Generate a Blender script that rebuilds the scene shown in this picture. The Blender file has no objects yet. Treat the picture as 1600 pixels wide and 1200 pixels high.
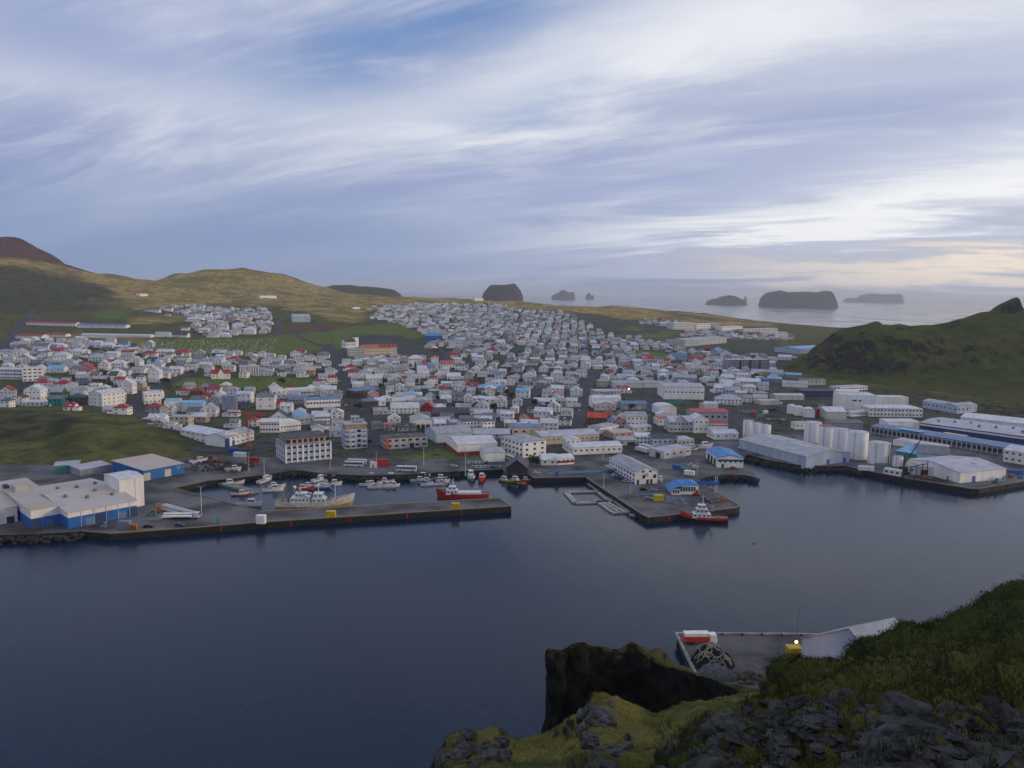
import bpy, math, random
import numpy as np
from mathutils import Vector, Matrix, noise as mnoise
random.seed(7); np.random.seed(7)
R_ = math.radians
scene = bpy.context.scene
COL = scene.collection

# ------------------------------------------------------------------ camera
CAM_H = 110.0; FPX = 1200.0
PITCH = math.atan((600 - 455.7) / FPX); ROLL = R_(0.96)
cam_d = bpy.data.cameras.new('camera'); cam = bpy.data.objects.new('camera', cam_d); COL.objects.link(cam)
cam_d.sensor_width = 36.0; cam_d.lens = 36.0 * FPX / 1600.0
cam_d.clip_start = 0.5; cam_d.clip_end = 120000.0
CROT = Matrix.Rotation(math.pi/2 - PITCH, 3, 'X') @ Matrix.Rotation(ROLL, 3, 'Z')
cam.matrix_world = Matrix.Translation((0, 0, CAM_H)) @ CROT.to_4x4()
scene.camera = cam

# ------------------------------------------------------------------ sun
SUN_EL = R_(11.0); SUN_AZ = R_(97.0)       # azimuth clockwise from +Y (the view direction): low, from the right
sdir = Vector((math.sin(SUN_AZ)*math.cos(SUN_EL), math.cos(SUN_AZ)*math.cos(SUN_EL), math.sin(SUN_EL)))
sl = bpy.data.lights.new('sun', 'SUN'); sl.energy = 1.5; sl.angle = R_(14); sl.color = (1.0, 0.78, 0.52)
sun = bpy.data.objects.new('sun', sl); COL.objects.link(sun)
sun.rotation_euler = (-sdir).to_track_quat('-Z', 'Y').to_euler(); sun.location = sdir*3000

# ------------------------------------------------------------------ world sky
world = bpy.data.worlds.new('World'); scene.world = world; world.use_nodes = True
wt = world.node_tree; wt.nodes.clear()
def N(tree, t, **kw):
    n = tree.nodes.new(t)
    for k, v in kw.items(): setattr(n, k, v)
    return n
class G:
    """tiny node-graph helper"""
    def __init__(s, tree): s.t = tree
    def link(s, a, b): s.t.links.new(a, b)
    def math(s, op, a, b=None, c=None, clamp=False):
        n = N(s.t, 'ShaderNodeMath', operation=op, use_clamp=clamp)
        for i, v in enumerate((a, b, c)):
            if v is None: continue
            if isinstance(v, (int, float)): n.inputs[i].default_value = v
            else: s.link(v, n.inputs[i])
        return n.outputs[0]
    def mix(s, fac, a, b, mode='MIX'):
        n = N(s.t, 'ShaderNodeMix', data_type='RGBA', blend_type=mode)
        for i, v in ((0, fac), (6, a), (7, b)):
            if isinstance(v, (int, float)): n.inputs[i].default_value = v
            elif isinstance(v, tuple): n.inputs[i].default_value = (v[0], v[1], v[2], 1)
            else: s.link(v, n.inputs[i])
        return n.outputs[2]
    def noise(s, vec, scale=1, detail=4, rough=.55, dist=0.0, out=0):
        n = N(s.t, 'ShaderNodeTexNoise'); n.inputs['Scale'].default_value = scale
        n.inputs['Detail'].default_value = detail; n.inputs['Roughness'].default_value = rough
        n.inputs['Distortion'].default_value = dist
        if vec is not None: s.link(vec, n.inputs['Vector'])
        return n.outputs[out]
    def mapr(s, v, a, b, c=0.0, d=1.0, smooth=True):
        n = N(s.t, 'ShaderNodeMapRange', interpolation_type='SMOOTHSTEP' if smooth else 'LINEAR')
        s.link(v, n.inputs[0])
        for i, k in enumerate((a, b, c, d)): n.inputs[i+1].default_value = k
        return n.outputs[0]
    def comb(s, x, y, z):
        n = N(s.t, 'ShaderNodeCombineXYZ')
        for i, v in enumerate((x, y, z)):
            if isinstance(v, (int, float)): n.inputs[i].default_value = v
            else: s.link(v, n.inputs[i])
        return n.outputs[0]
def lin(r, g, b):
    f = lambda c: (c/255/12.92 if c/255 <= .04045 else ((c/255+.055)/1.055)**2.4)
    return (f(r), f(g), f(b))

g = G(wt)
WS = 0.1
tc = N(wt, 'ShaderNodeTexCoord'); sp = N(wt, 'ShaderNodeSeparateXYZ'); g.link(tc.outputs['Generated'], sp.inputs[0])
dx, dy, dz = sp.outputs
nish = N(wt, 'ShaderNodeTexSky', sky_type='NISHITA', sun_disc=False)
nish.sun_elevation = SUN_EL; nish.sun_rotation = SUN_AZ; nish.altitude = 100; nish.air_density = 1.0; nish.dust_density = 1.2
az = g.math('ARCTAN2', dx, dy); el = g.math('ARCSINE', dz)
upz = g.math('ADD', g.math('MAXIMUM', dz, 0.0), 0.16)
qx = g.math('DIVIDE', dx, upz); qy = g.math('DIVIDE', dy, upz)
VA = R_(-66)                                     # the streaks run towards the left of the horizon
sx, sy = math.sin(VA), math.cos(VA)
along = g.math('ADD', g.math('MULTIPLY', qx, sx), g.math('MULTIPLY', qy, sy))
perp = g.math('ADD', g.math('MULTIPLY', qx, sy), g.math('MULTIPLY', qy, -sx))
cv = g.comb(g.math('MULTIPLY', along, 0.30), g.math('MULTIPLY', perp, 0.85), 0.0)
cvf = g.comb(g.math('MULTIPLY', along, 1.1), g.math('MULTIPLY', perp, 5.0), 3.7)
n_big = g.noise(cv, 1.0, 3, .5, .35)
n_str = g.noise(cv, 2.6, 8, .62, .55)
n_fine = g.noise(cvf, 1.6, 7, .66, .9)
warp = g.math('MULTIPLY', g.math('SUBTRACT', n_str, .5), .16)
def blob(px, py, sa, se, th):
    """soft patch of sky round one direction, frayed by the cloud noise"""
    a0 = math.atan((px-800)/FPX); e0 = math.atan((456 + .0168*(px-800) - py)/FPX)
    a = g.math('SUBTRACT', az, a0); e = g.math('ADD', g.math('SUBTRACT', el, e0), warp)
    c, s = math.cos(th), math.sin(th)
    p = g.math('DIVIDE', g.math('ADD', g.math('MULTIPLY', a, c), g.math('MULTIPLY', e, s)), sa)
    q = g.math('DIVIDE', g.math('SUBTRACT', g.math('MULTIPLY', e, c), g.math('MULTIPLY', a, s)), se)
    r2 = g.math('ADD', g.math('MULTIPLY', p, p), g.math('MULTIPLY', q, q))
    return g.math('POWER', 2.718, g.math('MULTIPLY', r2, -1.0))
def K(c): return tuple(v/WS for v in c)
deck = g.mix(g.mapr(n_big, .36, .66), K(lin(146, 160, 197)), K(lin(190, 197, 218)))
hi = g.mapr(el, .05, .17)
wisp = g.math('MULTIPLY', g.math('MULTIPLY', g.mapr(n_str, .45, .76), .62), g.math('ADD', g.math('MULTIPLY', hi, .75), .25))
fine = g.math('MULTIPLY', g.math('MULTIPLY', g.mapr(n_fine, .46, .78), .32), hi)
deck = g.mix(wisp, deck, K(lin(234, 237, 243)))
deck = g.mix(fine, deck, K(lin(228, 232, 241)))
# thin places where the clear sky shows
hole = g.math('ADD', blob(520, 150, .14, .035, .2), g.math('ADD', g.math('MULTIPLY', blob(740, 60, .16, .035, .12), .75), blob(800, 185, .13, .035, .25)))
hole = g.math('ADD', hole, g.math('MULTIPLY', g.mapr(n_big, .60, .78), .25))
hole = g.math('MULTIPLY', g.math('MULTIPLY', hole, 1.25), g.mapr(n_str, .72, .36), clamp=True)
clear = g.mix(.5, nish.outputs[0], K(lin(88, 142, 222)))
deck = g.mix(g.math('MULTIPLY', hole, .9), deck, clear)
# white sheets
wht = g.math('ADD', g.math('MULTIPLY', blob(1430, 322, .52, .050, .13), 1.35), g.math('MULTIPLY', blob(930, 125, .36, .045, .30), .62))
wht = g.math('ADD', wht, g.math('MULTIPLY', blob(330, 190, .30, .05, -.05), .35))
wht = g.math('ADD', wht, g.math('MULTIPLY', blob(1650, 60, .42, .09, .1), .5))
wht = g.math('MULTIPLY', wht, g.mapr(n_str, .25, .62, .70, 1.0), clamp=True)
deck = g.mix(wht, deck, K(lin(244, 245, 246)))
# grey-blue underside bands
drk = g.math('ADD', g.math('MULTIPLY', blob(1000, 300, .42, .040, .12), .65), g.math('MULTIPLY', blob(110, 95, .28, .055, -.06), .75))
drk = g.math('ADD', drk, g.math('MULTIPLY', blob(1000, 405, .34, .018, .02), .45))
deck = g.mix(g.math('MINIMUM', drk, .85), deck, K(lin(140, 157, 199)))
# low sky
low = g.mapr(el, .17, .015)
lowc = g.mix(g.mapr(az, .15, .75), K(lin(118, 143, 184)), K(lin(176, 186, 203)))
deck = g.mix(g.math('MULTIPLY', low, g.math('SUBTRACT', .88, g.math('MULTIPLY', wht, .85))), deck, lowc)
glow = g.math('MULTIPLY', blob(1620, 430, .36, .022, .02), 1.0)
deck = g.mix(glow, deck, K(lin(248, 232, 214)))
below = g.mapr(el, 0.0, -.02)
deck = g.mix(below, deck, K(lin(120, 132, 160)))
bg = N(wt, 'ShaderNodeBackground'); bg.inputs[1].default_value = WS
wo = N(wt, 'ShaderNodeOutputWorld'); g.link(deck, bg.inputs[0]); g.link(bg.outputs[0], wo.inputs[0])
world.cycles.sampling_method = 'MANUAL'; world.cycles.sample_map_resolution = 512

vs = scene.view_settings
vs.view_transform = 'Standard'; vs.look = 'None'; vs.exposure = 0.08; vs.gamma = 1.0; vs.use_curve_mapping = False
cy = scene.cycles
cy.use_denoising = True; cy.max_bounces = 5; cy.diffuse_bounces = 3; cy.glossy_bounces = 3; cy.transmission_bounces = 2
cy.volume_bounces = 2; cy.transparent_max_bounces = 6
cy.use_adaptive_sampling = True; cy.adaptive_threshold = 0.02

# ------------------------------------------------------------------ helpers
def sset(o, label=None, cat=None, group=None, kind=None):
    if label: o['label'] = label
    if cat: o['category'] = cat
    if group: o['group'] = group
    if kind: o['kind'] = kind
    return o
class MB:
    """collects shapes; build() links them as one mesh object"""
    def __init__(s): s.v = []; s.f = []; s.m = []; s.cm = 0
    def add(s, vs_, fs):
        o = len(s.v); s.v += [tuple(p) for p in vs_]; s.f += [tuple(i+o for i in f) for f in fs]; s.m += [s.cm]*len(fs); return s
    def box(s, x0, y0, z0, x1, y1, z1):
        return s.add([(x0,y0,z0),(x1,y0,z0),(x1,y1,z0),(x0,y1,z0),(x0,y0,z1),(x1,y0,z1),(x1,y1,z1),(x0,y1,z1)],
                     [(3,2,1,0),(4,5,6,7),(0,1,5,4),(1,2,6,5),(2,3,7,6),(3,0,4,7)])
    def obox(s, M, x0, y0, z0, x1, y1, z1):
        pts = [(x0,y0,z0),(x1,y0,z0),(x1,y1,z0),(x0,y1,z0),(x0,y0,z1),(x1,y0,z1),(x1,y1,z1),(x0,y1,z1)]
        return s.add([M @ Vector(p) for p in pts], [(3,2,1,0),(4,5,6,7),(0,1,5,4),(1,2,6,5),(2,3,7,6),(3,0,4,7)])
    def prism(s, poly, a0, a1, axis='x', M=None):
        n = len(poly)
        f3 = (lambda a, p: (a, p[0], p[1])) if axis == 'x' else ((lambda a, p: (p[0], a, p[1])) if axis == 'y' else (lambda a, p: (p[0], p[1], a)))
        pts = [f3(a0, p) for p in poly] + [f3(a1, p) for p in poly]
        if M is not None: pts = [M @ Vector(p) for p in pts]
        fs = [tuple(range(n-1, -1, -1)), tuple(range(n, 2*n))] + [(i, (i+1) % n, n+(i+1) % n, n+i) for i in range(n)]
        if axis == 'y': fs = [tuple(reversed(f)) for f in fs]
        return s.add(pts, fs)
    def cyl(s, p0, p1, r0, r1=None, n=10):
        r1 = r0 if r1 is None else r1
        p0, p1 = Vector(p0), Vector(p1); d = (p1-p0).normalized()
        u = d.orthogonal().normalized(); w = d.cross(u)
        ring = lambda c, r: [c + (u*math.cos(2*math.pi*i/n) + w*math.sin(2*math.pi*i/n))*r for i in range(n)]
        return s.add(ring(p0, r0) + ring(p1, r1), [tuple(range(n-1, -1, -1)), tuple(range(n, 2*n))] + [(i, (i+1) % n, n+(i+1) % n, n+i) for i in range(n)])
    def cone(s, c, r, h, n=16):
        x, y, z = c
        return s.add([(x+r*math.cos(2*math.pi*i/n), y+r*math.sin(2*math.pi*i/n), z) for i in range(n)] + [(x, y, z+h)], [(i, (i+1) % n, n) for i in range(n)])
    def ball(s, c, r, n=8, m=5, sc=(1,1,1)):
        c = Vector(c); vs_ = []; fs = []
        for j in range(1, m):
            t = math.pi*j/m
            for i in range(n):
                a = 2*math.pi*i/n
                vs_.append((c.x+r*sc[0]*math.sin(t)*math.cos(a), c.y+r*sc[1]*math.sin(t)*math.sin(a), c.z+r*sc[2]*math.cos(t)))
        T = len(vs_); vs_ += [(c.x, c.y, c.z+r*sc[2]), (c.x, c.y, c.z-r*sc[2])]
        for i in range(n):
            fs.append((T, i, (i+1) % n)); fs.append((T+1, (m-2)*n+(i+1) % n, (m-2)*n+i))
            for j in range(m-2): fs.append((j*n+i, (j+1)*n+i, (j+1)*n+(i+1) % n, j*n+(i+1) % n))
        return s.add(vs_, fs)
    def mesh(s, name, mats, smooth=False):
        me = bpy.data.meshes.new(name); me.from_pydata(s.v, [], s.f)
        mats = mats if isinstance(mats, (list, tuple)) else [mats]
        for m in mats: me.materials.append(m)
        if len(mats) > 1: me.polygons.foreach_set('material_index', s.m)
        if smooth: me.polygons.foreach_set('use_smooth', [True]*len(me.polygons))
        me.update(); return me
    def build(s, name, mats, parent=None, smooth=False):
        return link(name, s.mesh(name, mats, smooth), parent)
def link(name, me, parent=None, loc=None, rz=0.0, sc=None):
    o = bpy.data.objects.new(name, me); COL.objects.link(o)
    if parent is not None: o.parent = parent
    if loc is not None: o.location = loc
    if rz: o.rotation_euler = (0, 0, rz)
    if sc is not None: o.scale = sc
    return o
def thing(name, label, cat, loc, rz=0.0, group=None):
    o = bpy.data.objects.new(name, None); COL.objects.link(o); o.empty_display_size = 1
    o.location = loc; o.rotation_euler = (0, 0, rz)
    return sset(o, label, cat, group)
def copy_tree(o, parent=None):
    c = o.copy(); COL.objects.link(c); c.parent = parent
    for ch in list(o.children): copy_tree(ch, c)
    return c

# ------------------------------------------------------------------ materials
MATS = {}
def mat(name, col, rough=.7, var=.18, scale=.35, spec=.3, metal=0.0, bump=0.0, bscale=2.0, col2=None, stretch=(1,1,1), emit=None):
    if name in MATS: return MATS[name]
    m = bpy.data.materials.new(name); m.use_nodes = True; t = m.node_tree; q = G(t)
    b = t.nodes['Principled BSDF']; b.inputs['Roughness'].default_value = rough; b.inputs['Metallic'].default_value = metal
    b.inputs['Specular IOR Level'].default_value = spec
    geo = N(t, 'ShaderNodeNewGeometry'); mp = N(t, 'ShaderNodeMapping'); mp.inputs['Scale'].default_value = stretch
    q.link(geo.outputs['Position'], mp.inputs[0])
    n = q.noise(mp.outputs[0], scale, 6, .62)
    dark = tuple(c*(1-var*1.6) for c in col) if col2 is None else col2
    lite = tuple(min(1, c*(1+var*.6)) for c in col)
    c = q.mix(q.mapr(n, .32, .66), dark, lite)
    oi = N(t, 'ShaderNodeObjectInfo')
    hv = N(t, 'ShaderNodeHueSaturation'); q.link(c, hv.inputs['Color'])
    q.link(q.mapr(oi.outputs['Random'], 0, 1, 1-var*.6, 1+var*.4, smooth=False), hv.inputs['Value'])
    q.link(hv.outputs[0], b.inputs['Base Color'])
    if bump:
        bn = q.noise(geo.outputs['Position'], bscale, 5, .6); bp = N(t, 'ShaderNodeBump'); bp.inputs['Strength'].default_value = bump
        bp.inputs['Distance'].default_value = .3; q.link(bn, bp.inputs['Height']); q.link(bp.outputs[0], b.inputs['Normal'])
    if emit:
        b.inputs['Emission Color'].default_value = (*emit[0], 1); b.inputs['Emission Strength'].default_value = emit[1]
    MATS[name] = m; return m
ST = (.6, .6, .12)
WALL = {
 'white': mat('paint_white', (.82,.79,.75), .75, .10, .4, stretch=ST), 'cream': mat('paint_cream', (.60,.50,.36), .75, .12, .4, stretch=ST),
 'grey': mat('paint_grey', (.32,.33,.36), .75, .14, .4, stretch=ST), 'bluegrey': mat('paint_bluegrey', (.22,.25,.33), .7, .14, .4, stretch=ST),
 'paleblue': mat('paint_pale_blue', (.42,.50,.60), .7, .12, .4, stretch=ST), 'pink': mat('paint_pink', (.48,.30,.29), .75, .12, .4, stretch=ST),
 'teal': mat('paint_teal', (.05,.22,.22), .7, .14, .4, stretch=ST), 'brown': mat('paint_brown', (.14,.075,.055), .75, .15, .4, stretch=ST),
 'red': mat('paint_red', (.38,.03,.035), .6, .15, .4, stretch=ST), 'green': mat('paint_green', (.06,.16,.10), .7, .15, .4, stretch=ST),
 'blue': mat('paint_blue', (.02,.13,.40), .55, .12, .4, stretch=ST), 'navy': mat('paint_navy', (.025,.05,.16), .6, .15, .4, stretch=ST),
 'concrete': mat('concrete_wall', (.34,.34,.35), .85, .16, .5, stretch=ST), 'offwhite': mat('paint_offwhite', (.52,.51,.49), .8, .14, .4, stretch=ST),
 'shedblue': mat('paint_shed_blue', (.36,.43,.54), .7, .10, .3, stretch=ST), 'dark': mat('paint_dark', (.045,.045,.05), .7, .2, .5), 'orange': mat('paint_orange', (.55,.12,.03), .6, .12, .5), 'sand': mat('paint_sand', (.46,.34,.24), .8, .14, .5, stretch=ST),
}
RF = (.9,.9,.9)
ROOF = {
 'white': mat('roof_white', (.60,.61,.63), .45, .14, .25), 'lightgrey': mat('roof_light_grey', (.36,.37,.39), .45, .16, .25),
 'grey': mat('roof_grey', (.16,.165,.18), .55, .18, .25), 'darkgrey': mat('roof_dark_grey', (.065,.07,.085), .6, .2, .25),
 'red': mat('roof_red', (.33,.035,.042), .55, .16, .25), 'salmon': mat('roof_faded_red', (.46,.11,.12), .6, .16, .25),
 'blue': mat('roof_blue', (.02,.20,.50), .45, .12, .25), 'lightblue': mat('roof_light_blue', (.20,.44,.66), .5, .14, .25),
 'slateblue': mat('roof_slate_blue', (.13,.21,.36), .5, .16, .25), 'green': mat('roof_green', (.04,.13,.11), .55, .18, .25),
 'beige': mat('roof_beige', (.44,.355,.28), .75, .14, .06, col2=(.46,.44,.44)), 'tar': mat('roof_tar', (.10,.10,.11), .85, .25, .3),
 'brown': mat('roof_rust', (.17,.085,.06), .75, .25, .3), 'orange': mat('roof_orange_red', (.52,.07,.035), .55, .14, .25),
 'lav': mat('roof_pale_felt', (.46,.45,.52), .6, .14, .12),
}
M_WIN = mat('window_glass', (.03,.035,.045), .12, .25, .8, spec=.5)
M_FRAME = WALL['white']
M_STEEL = mat('grey_steel', (.22,.22,.23), .5, .2, .8, metal=.4)
M_BLACK = mat('black_rubber', (.012,.012,.013), .8, .2, 1.0)
M_ASPH = mat('asphalt', (.150,.144,.147), .82, .42, .05, bump=.12, bscale=.6)
M_ROAD = mat('road_asphalt', (.042,.043,.050), .8, .22, .08)
M_CONC = mat('quay_concrete', (.25,.245,.235), .85, .25, .3)
M_YEL = mat('yellow_paint', (.60,.42,.02), .5, .14, .6)
M_WOOD = mat('weathered_wood', (.40,.375,.35), .85, .25, .6)
M_RUST = mat('rust', (.32,.12,.04), .8, .3, .5)
M_ORED = mat('orange_red_paint', (.60,.045,.02), .45, .12, .4)
# ------------------------------------------------------------------ lay of the land
CM = np.array(CROT)
def ray(px, py):
    return CM @ np.array([(px-800)/FPX, (600-py)/FPX, -1.0])
def at_depth(px, py, Y):
    d = ray(px, py); k = Y/d[1]; return Vector((d[0]*k, Y, CAM_H + d[2]*k))
def at_z(px, py, z):
    d = ray(px, py); k = (z-CAM_H)/d[2]; return Vector((d[0]*k, d[1]*k, z))
CMT = CM.T
def project(X, Y, Z):
    c = CMT @ np.array([np.asarray(X, float), np.asarray(Y, float), np.asarray(Z, float)-CAM_H])
    return 800 + FPX*c[0]/-c[2], 600 - FPX*c[1]/-c[2]
def vnoise(x, y, seed=0):
    xi = np.floor(x).astype(np.int64); yi = np.floor(y).astype(np.int64); xf = x-xi; yf = y-yi
    def h(a, b):
        n = (a*374761393 + b*668265263 + seed*1274126177) & 0x7fffffff
        n = ((n ^ (n >> 13))*1274126177) & 0x7fffffff
        return ((n ^ (n >> 16)) & 0xffff)/65535.0
    sx_ = xf*xf*(3-2*xf); sy_ = yf*yf*(3-2*yf)
    return (h(xi,yi)*(1-sx_)+h(xi+1,yi)*sx_)*(1-sy_) + (h(xi,yi+1)*(1-sx_)+h(xi+1,yi+1)*sx_)*sy_
def fbm(x, y, seed=0, oct=4):
    s = 0; a = .5; f = 1.0
    for i in range(oct): s = s + a*(vnoise(x*f, y*f, seed+i)-.5); a *= .5; f *= 2.03
    return s
# pixel column -> (pixel row, depth) pairs along the ground; the first pair is where the land rises from the quay level
COLS = {
 -250: [(745,440),(690,490),(655,540),(640,570),(632,640),(600,760),(560,950),(545,1080),(520,1300),(490,1550),(450,1900),(425,2100),(405,2200),(366,2700)],
 0: [(737,445),(690,490),(655,540),(641,570),(634,640),(600,760),(560,950),(545,1080),(520,1300),(490,1550),(450,1900),(425,2100),(405,2200),(368,2700)],
 40: [(737,445),(690,488),(652,540),(641,570),(634,640),(600,760),(560,950),(543,1080),(520,1300),(492,1550),(455,1900),(432,2120),(409,2250),(370,2700)],
 90: [(737,446),(695,482),(655,530),(642,565),(635,630),(600,760),(560,950),(541,1080),(520,1300),(496,1520),(465,1870),(438,2150),(418,2350),(397,2620)],
 150: [(737,450),(700,475),(662,520),(645,560),(638,620),(600,760),(560,950),(540,1080),(520,1300),(500,1500),(470,1850),(440,2200),(428,2450),(427,2470)],
 225: [(735,460),(708,480),(672,520),(656,550),(642,640),(600,770),(560,960),(540,1090),(515,1350),(490,1600),(465,1950),(445,2300),(437,2500),(436,2520)],
 275: [(735,462),(718,480),(690,515),(672,545),(645,640),(600,780),(560,970),(540,1110),(512,1400),(488,1700),(462,2100),(440,2450),(430,2620),(428,2640)],
 330: [(722,472),(712,490),(695,520),(675,560),(645,640),(600,800),(560,1000),(540,1150),(510,1450),(485,1800),(460,2200),(438,2500),(422,2700),(421,2720)],
 380: [(722,470),(712,490),(695,525),(675,570),(645,645),(600,810),(560,1010),(540,1160),(510,1450),(487,1780),(462,2200),(436,2550),(418,2750),(417.5,2770)],
 440: [(722,470),(712,490),(695,525),(675,570),(645,650),(600,820),(560,1030),(540,1180),(510,1480),(488,1780),(465,2200),(444,2500),(431,2700),(430,2720)],
 500: [(722,470),(712,490),(695,525),(675,572),(640,670),(600,830),(560,1050),(540,1200),(510,1500),(490,1750),(470,2150),(458,2450),(449,2680),(448.5,2700)],
 560: [(722,470),(712,490),(695,528),(675,575),(640,672),(600,840),(560,1065),(540,1220),(510,1550),(490,1850),(474,2150),(464,2400),(459,2550),(458.5,2580)],
 620: [(722,470),(712,492),(695,530),(675,577),(640,675),(600,845),(560,1070),(540,1235),(510,1580),(490,1880),(475,2150),(467,2350),(463,2500),(462.8,2520)],
 700: [(722,472),(712,495),(695,533),(675,580),(640,680),(600,850),(560,1080),(540,1250),(510,1600),(490,1900),(478,2120),(471,2330),(467,2500),(466.8,2520)],
 850: [(725,475),(712,500),(695,538),(675,585),(640,685),(600,865),(560,1110),(540,1300),(515,1600),(497,1850),(485,2050),(478,2250),(474,2450),(473.8,2470)],
 1000: [(725,490),(712,510),(695,548),(675,592),(640,690),(600,880),(560,1130),(540,1350),(520,1600),(505,1800),(494,2000),(487,2250),(483,2400),(482.8,2420)],
 1100: [(715,520),(706,540),(695,560),(675,598),(640,698),(600,880),(560,1170),(540,1400),(520,1700),(510,1850),(501,2000),(495,2180),(490,2350),(489.8,2370)],
 1200: [(700,560),(694,575),(688,590),(675,615),(640,715),(600,900),(560,1200),(540,1450),(528,1650),(520,1850),(513,1980),(507,2120),(503,2250),(502.8,2270)],
 1300: [(690,590),(688,595),(684,605),(675,625),(640,730),(600,900),(560,1200),(540,1450),(530,1600),(524,1750),(519,1880),(515,2020),(512,2200),(511.8,2220)],
 1600: [(690,600),(688,606),(684,615),(675,632),(640,730),(600,900),(565,1200),(545,1450),(535,1600),(529,1750),(524,1880),(520,2020),(516,2200),(515.8,2220)],
 1850: [(690,600),(688,606),(684,615),(675,632),(640,730),(600,900),(565,1200),(545,1450),(535,1600),(529,1750),(524,1880),(520,2020),(516,2200),(515.8,2220)],
}
YG = np.arange(300.0, 4001.0, 10.0)
_rows = []; _us = []
for px_, tab in COLS.items():
    ys = []; zs = []
    for r_, Y_ in tab:
        p = at_depth(px_, r_, Y_); ys.append(Y_); zs.append(max(p.z, 3.2))
    zs[0] = 2.9
    far = ys[-1]
    ys = [0, ys[0]-26, ys[0]-12] + ys + [far+180, far+420, 5000]; zs = [-6, -6, 1.5] + zs + [zs[-1]*.72, -12, -12]
    _rows.append(np.interp(YG, ys, zs)); _us.append((px_-800)/FPX)
_us = np.array(_us); _rows = np.array(_rows)
UG = np.linspace(_us[0], _us[-1], 241)
ZG = np.array([[0.0]*len(YG)]*len(UG))
for j in range(len(YG)): ZG[:, j] = np.interp(UG, _us, _rows[:, j])
def _sm(a, k, axis):
    ker = np.ones(k)/k; pad = [(0,0),(0,0)]; pad[axis] = (k//2, k//2)
    return np.apply_along_axis(lambda v: np.convolve(v, ker, 'valid'), axis, np.pad(a, pad, 'edge'))
ZS = _sm(_sm(ZG, 3, 1), 5, 0); ZS = _sm(ZS, 3, 0)
w_ = np.clip((YG-1500)/300, 0, 1)[None, :]
ZF = _sm(ZG, 3, 0)
ZG = ZS*(1-w_)+ZF*w_
def terrain_h(X, Y):
    X = np.asarray(X, float); Y = np.asarray(Y, float)
    u = np.clip((X/np.maximum(Y, 1)-UG[0])/(UG[1]-UG[0]), 0, len(UG)-1.001); v = np.clip((Y-YG[0])/10.0, 0, len(YG)-1.001)
    i = u.astype(int); j = v.astype(int); a = u-i; b = v-j
    z = (ZG[i,j]*(1-a)+ZG[i+1,j]*a)*(1-b) + (ZG[i,j+1]*(1-a)+ZG[i+1,j+1]*a)*b
    amp = np.clip((Y-1250)/900, 0, 1)*np.clip((z-15)/40, 0, 1)
    z = z + amp*(fbm(X/160, Y/160, 3, 4)*22 + fbm(X/40, Y/40, 9, 3)*7)
    u_ = X/np.maximum(Y, 1)
    mound = np.clip((z-4)/6, 0, 1)*np.clip((600-Y)/40, 0, 1)*np.clip((-.36-u_)/.05, 0, 1)
    return z + mound*(fbm(X/28, Y/28, 5, 4)*4.5)
def ground(X, Y): return np.maximum(terrain_h(X, Y), 3.0)
_T = np.concatenate([np.arange(300, 1000, 2.0), np.arange(1000, 3200, 5.0)])
def P(px, py):
    d = ray(px, py); k = _T/d[1]; X = d[0]*k; Z = CAM_H + d[2]*k
    hit = np.nonzero(Z <= ground(X, _T))[0]
    i = int(hit[0]) if len(hit) else len(_T)-1
    Y0 = _T[max(i-1, 0)]; Y1 = _T[i]
    for _ in range(12):
        Ym = (Y0+Y1)/2; kk = Ym/d[1]
        if CAM_H+d[2]*kk <= float(ground(d[0]*kk, Ym)): Y1 = Ym
        else: Y0 = Ym
    kk = Y1/d[1]; return Vector((d[0]*kk, Y1, float(ground(d[0]*kk, Y1))))
def inpoly(px, py, poly):
    px = np.asarray(px, float); py = np.asarray(py, float); r = np.zeros(px.shape, bool); n = len(poly); j = n-1
    for i in range(n):
        xi, yi = poly[i]; xj, yj = poly[j]
        c = ((yi > py) != (yj > py)) & (px < (xj-xi)*(py-yi)/((yj-yi) if yj != yi else 1e-9)+xi)
        r ^= c; j = i
    return r

def grid_mesh(name, V, nx, ny, mats, cols=None, smooth=True):
    """V: (nx*ny,3) array, row-major i*ny+j"""
    i, j = np.meshgrid(np.arange(nx-1), np.arange(ny-1), indexing='ij'); b = (i*ny+j).ravel()
    F = np.stack([b, b+ny, b+ny+1, b+1], 1)
    me = bpy.data.meshes.new(name); me.vertices.add(len(V)); me.vertices.foreach_set('co', V.astype(np.float32).ravel())
    me.loops.add(F.size); me.loops.foreach_set('vertex_index', F.astype(np.int32).ravel())
    me.polygons.add(len(F)); me.polygons.foreach_set('loop_start', (np.arange(len(F))*4).astype(np.int32))
    me.polygons.foreach_set('loop_total', np.full(len(F), 4, np.int32))
    me.update(calc_edges=True)
    if smooth: me.polygons.foreach_set('use_smooth', np.ones(len(F), bool))
    for m in (mats if isinstance(mats, list) else [mats]): me.materials.append(m)
    if cols is not None:
        at = me.color_attributes.new('zone', 'FLOAT_COLOR', 'POINT'); at.data.foreach_set('color', cols.astype(np.float32).ravel())
    return me

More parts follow.
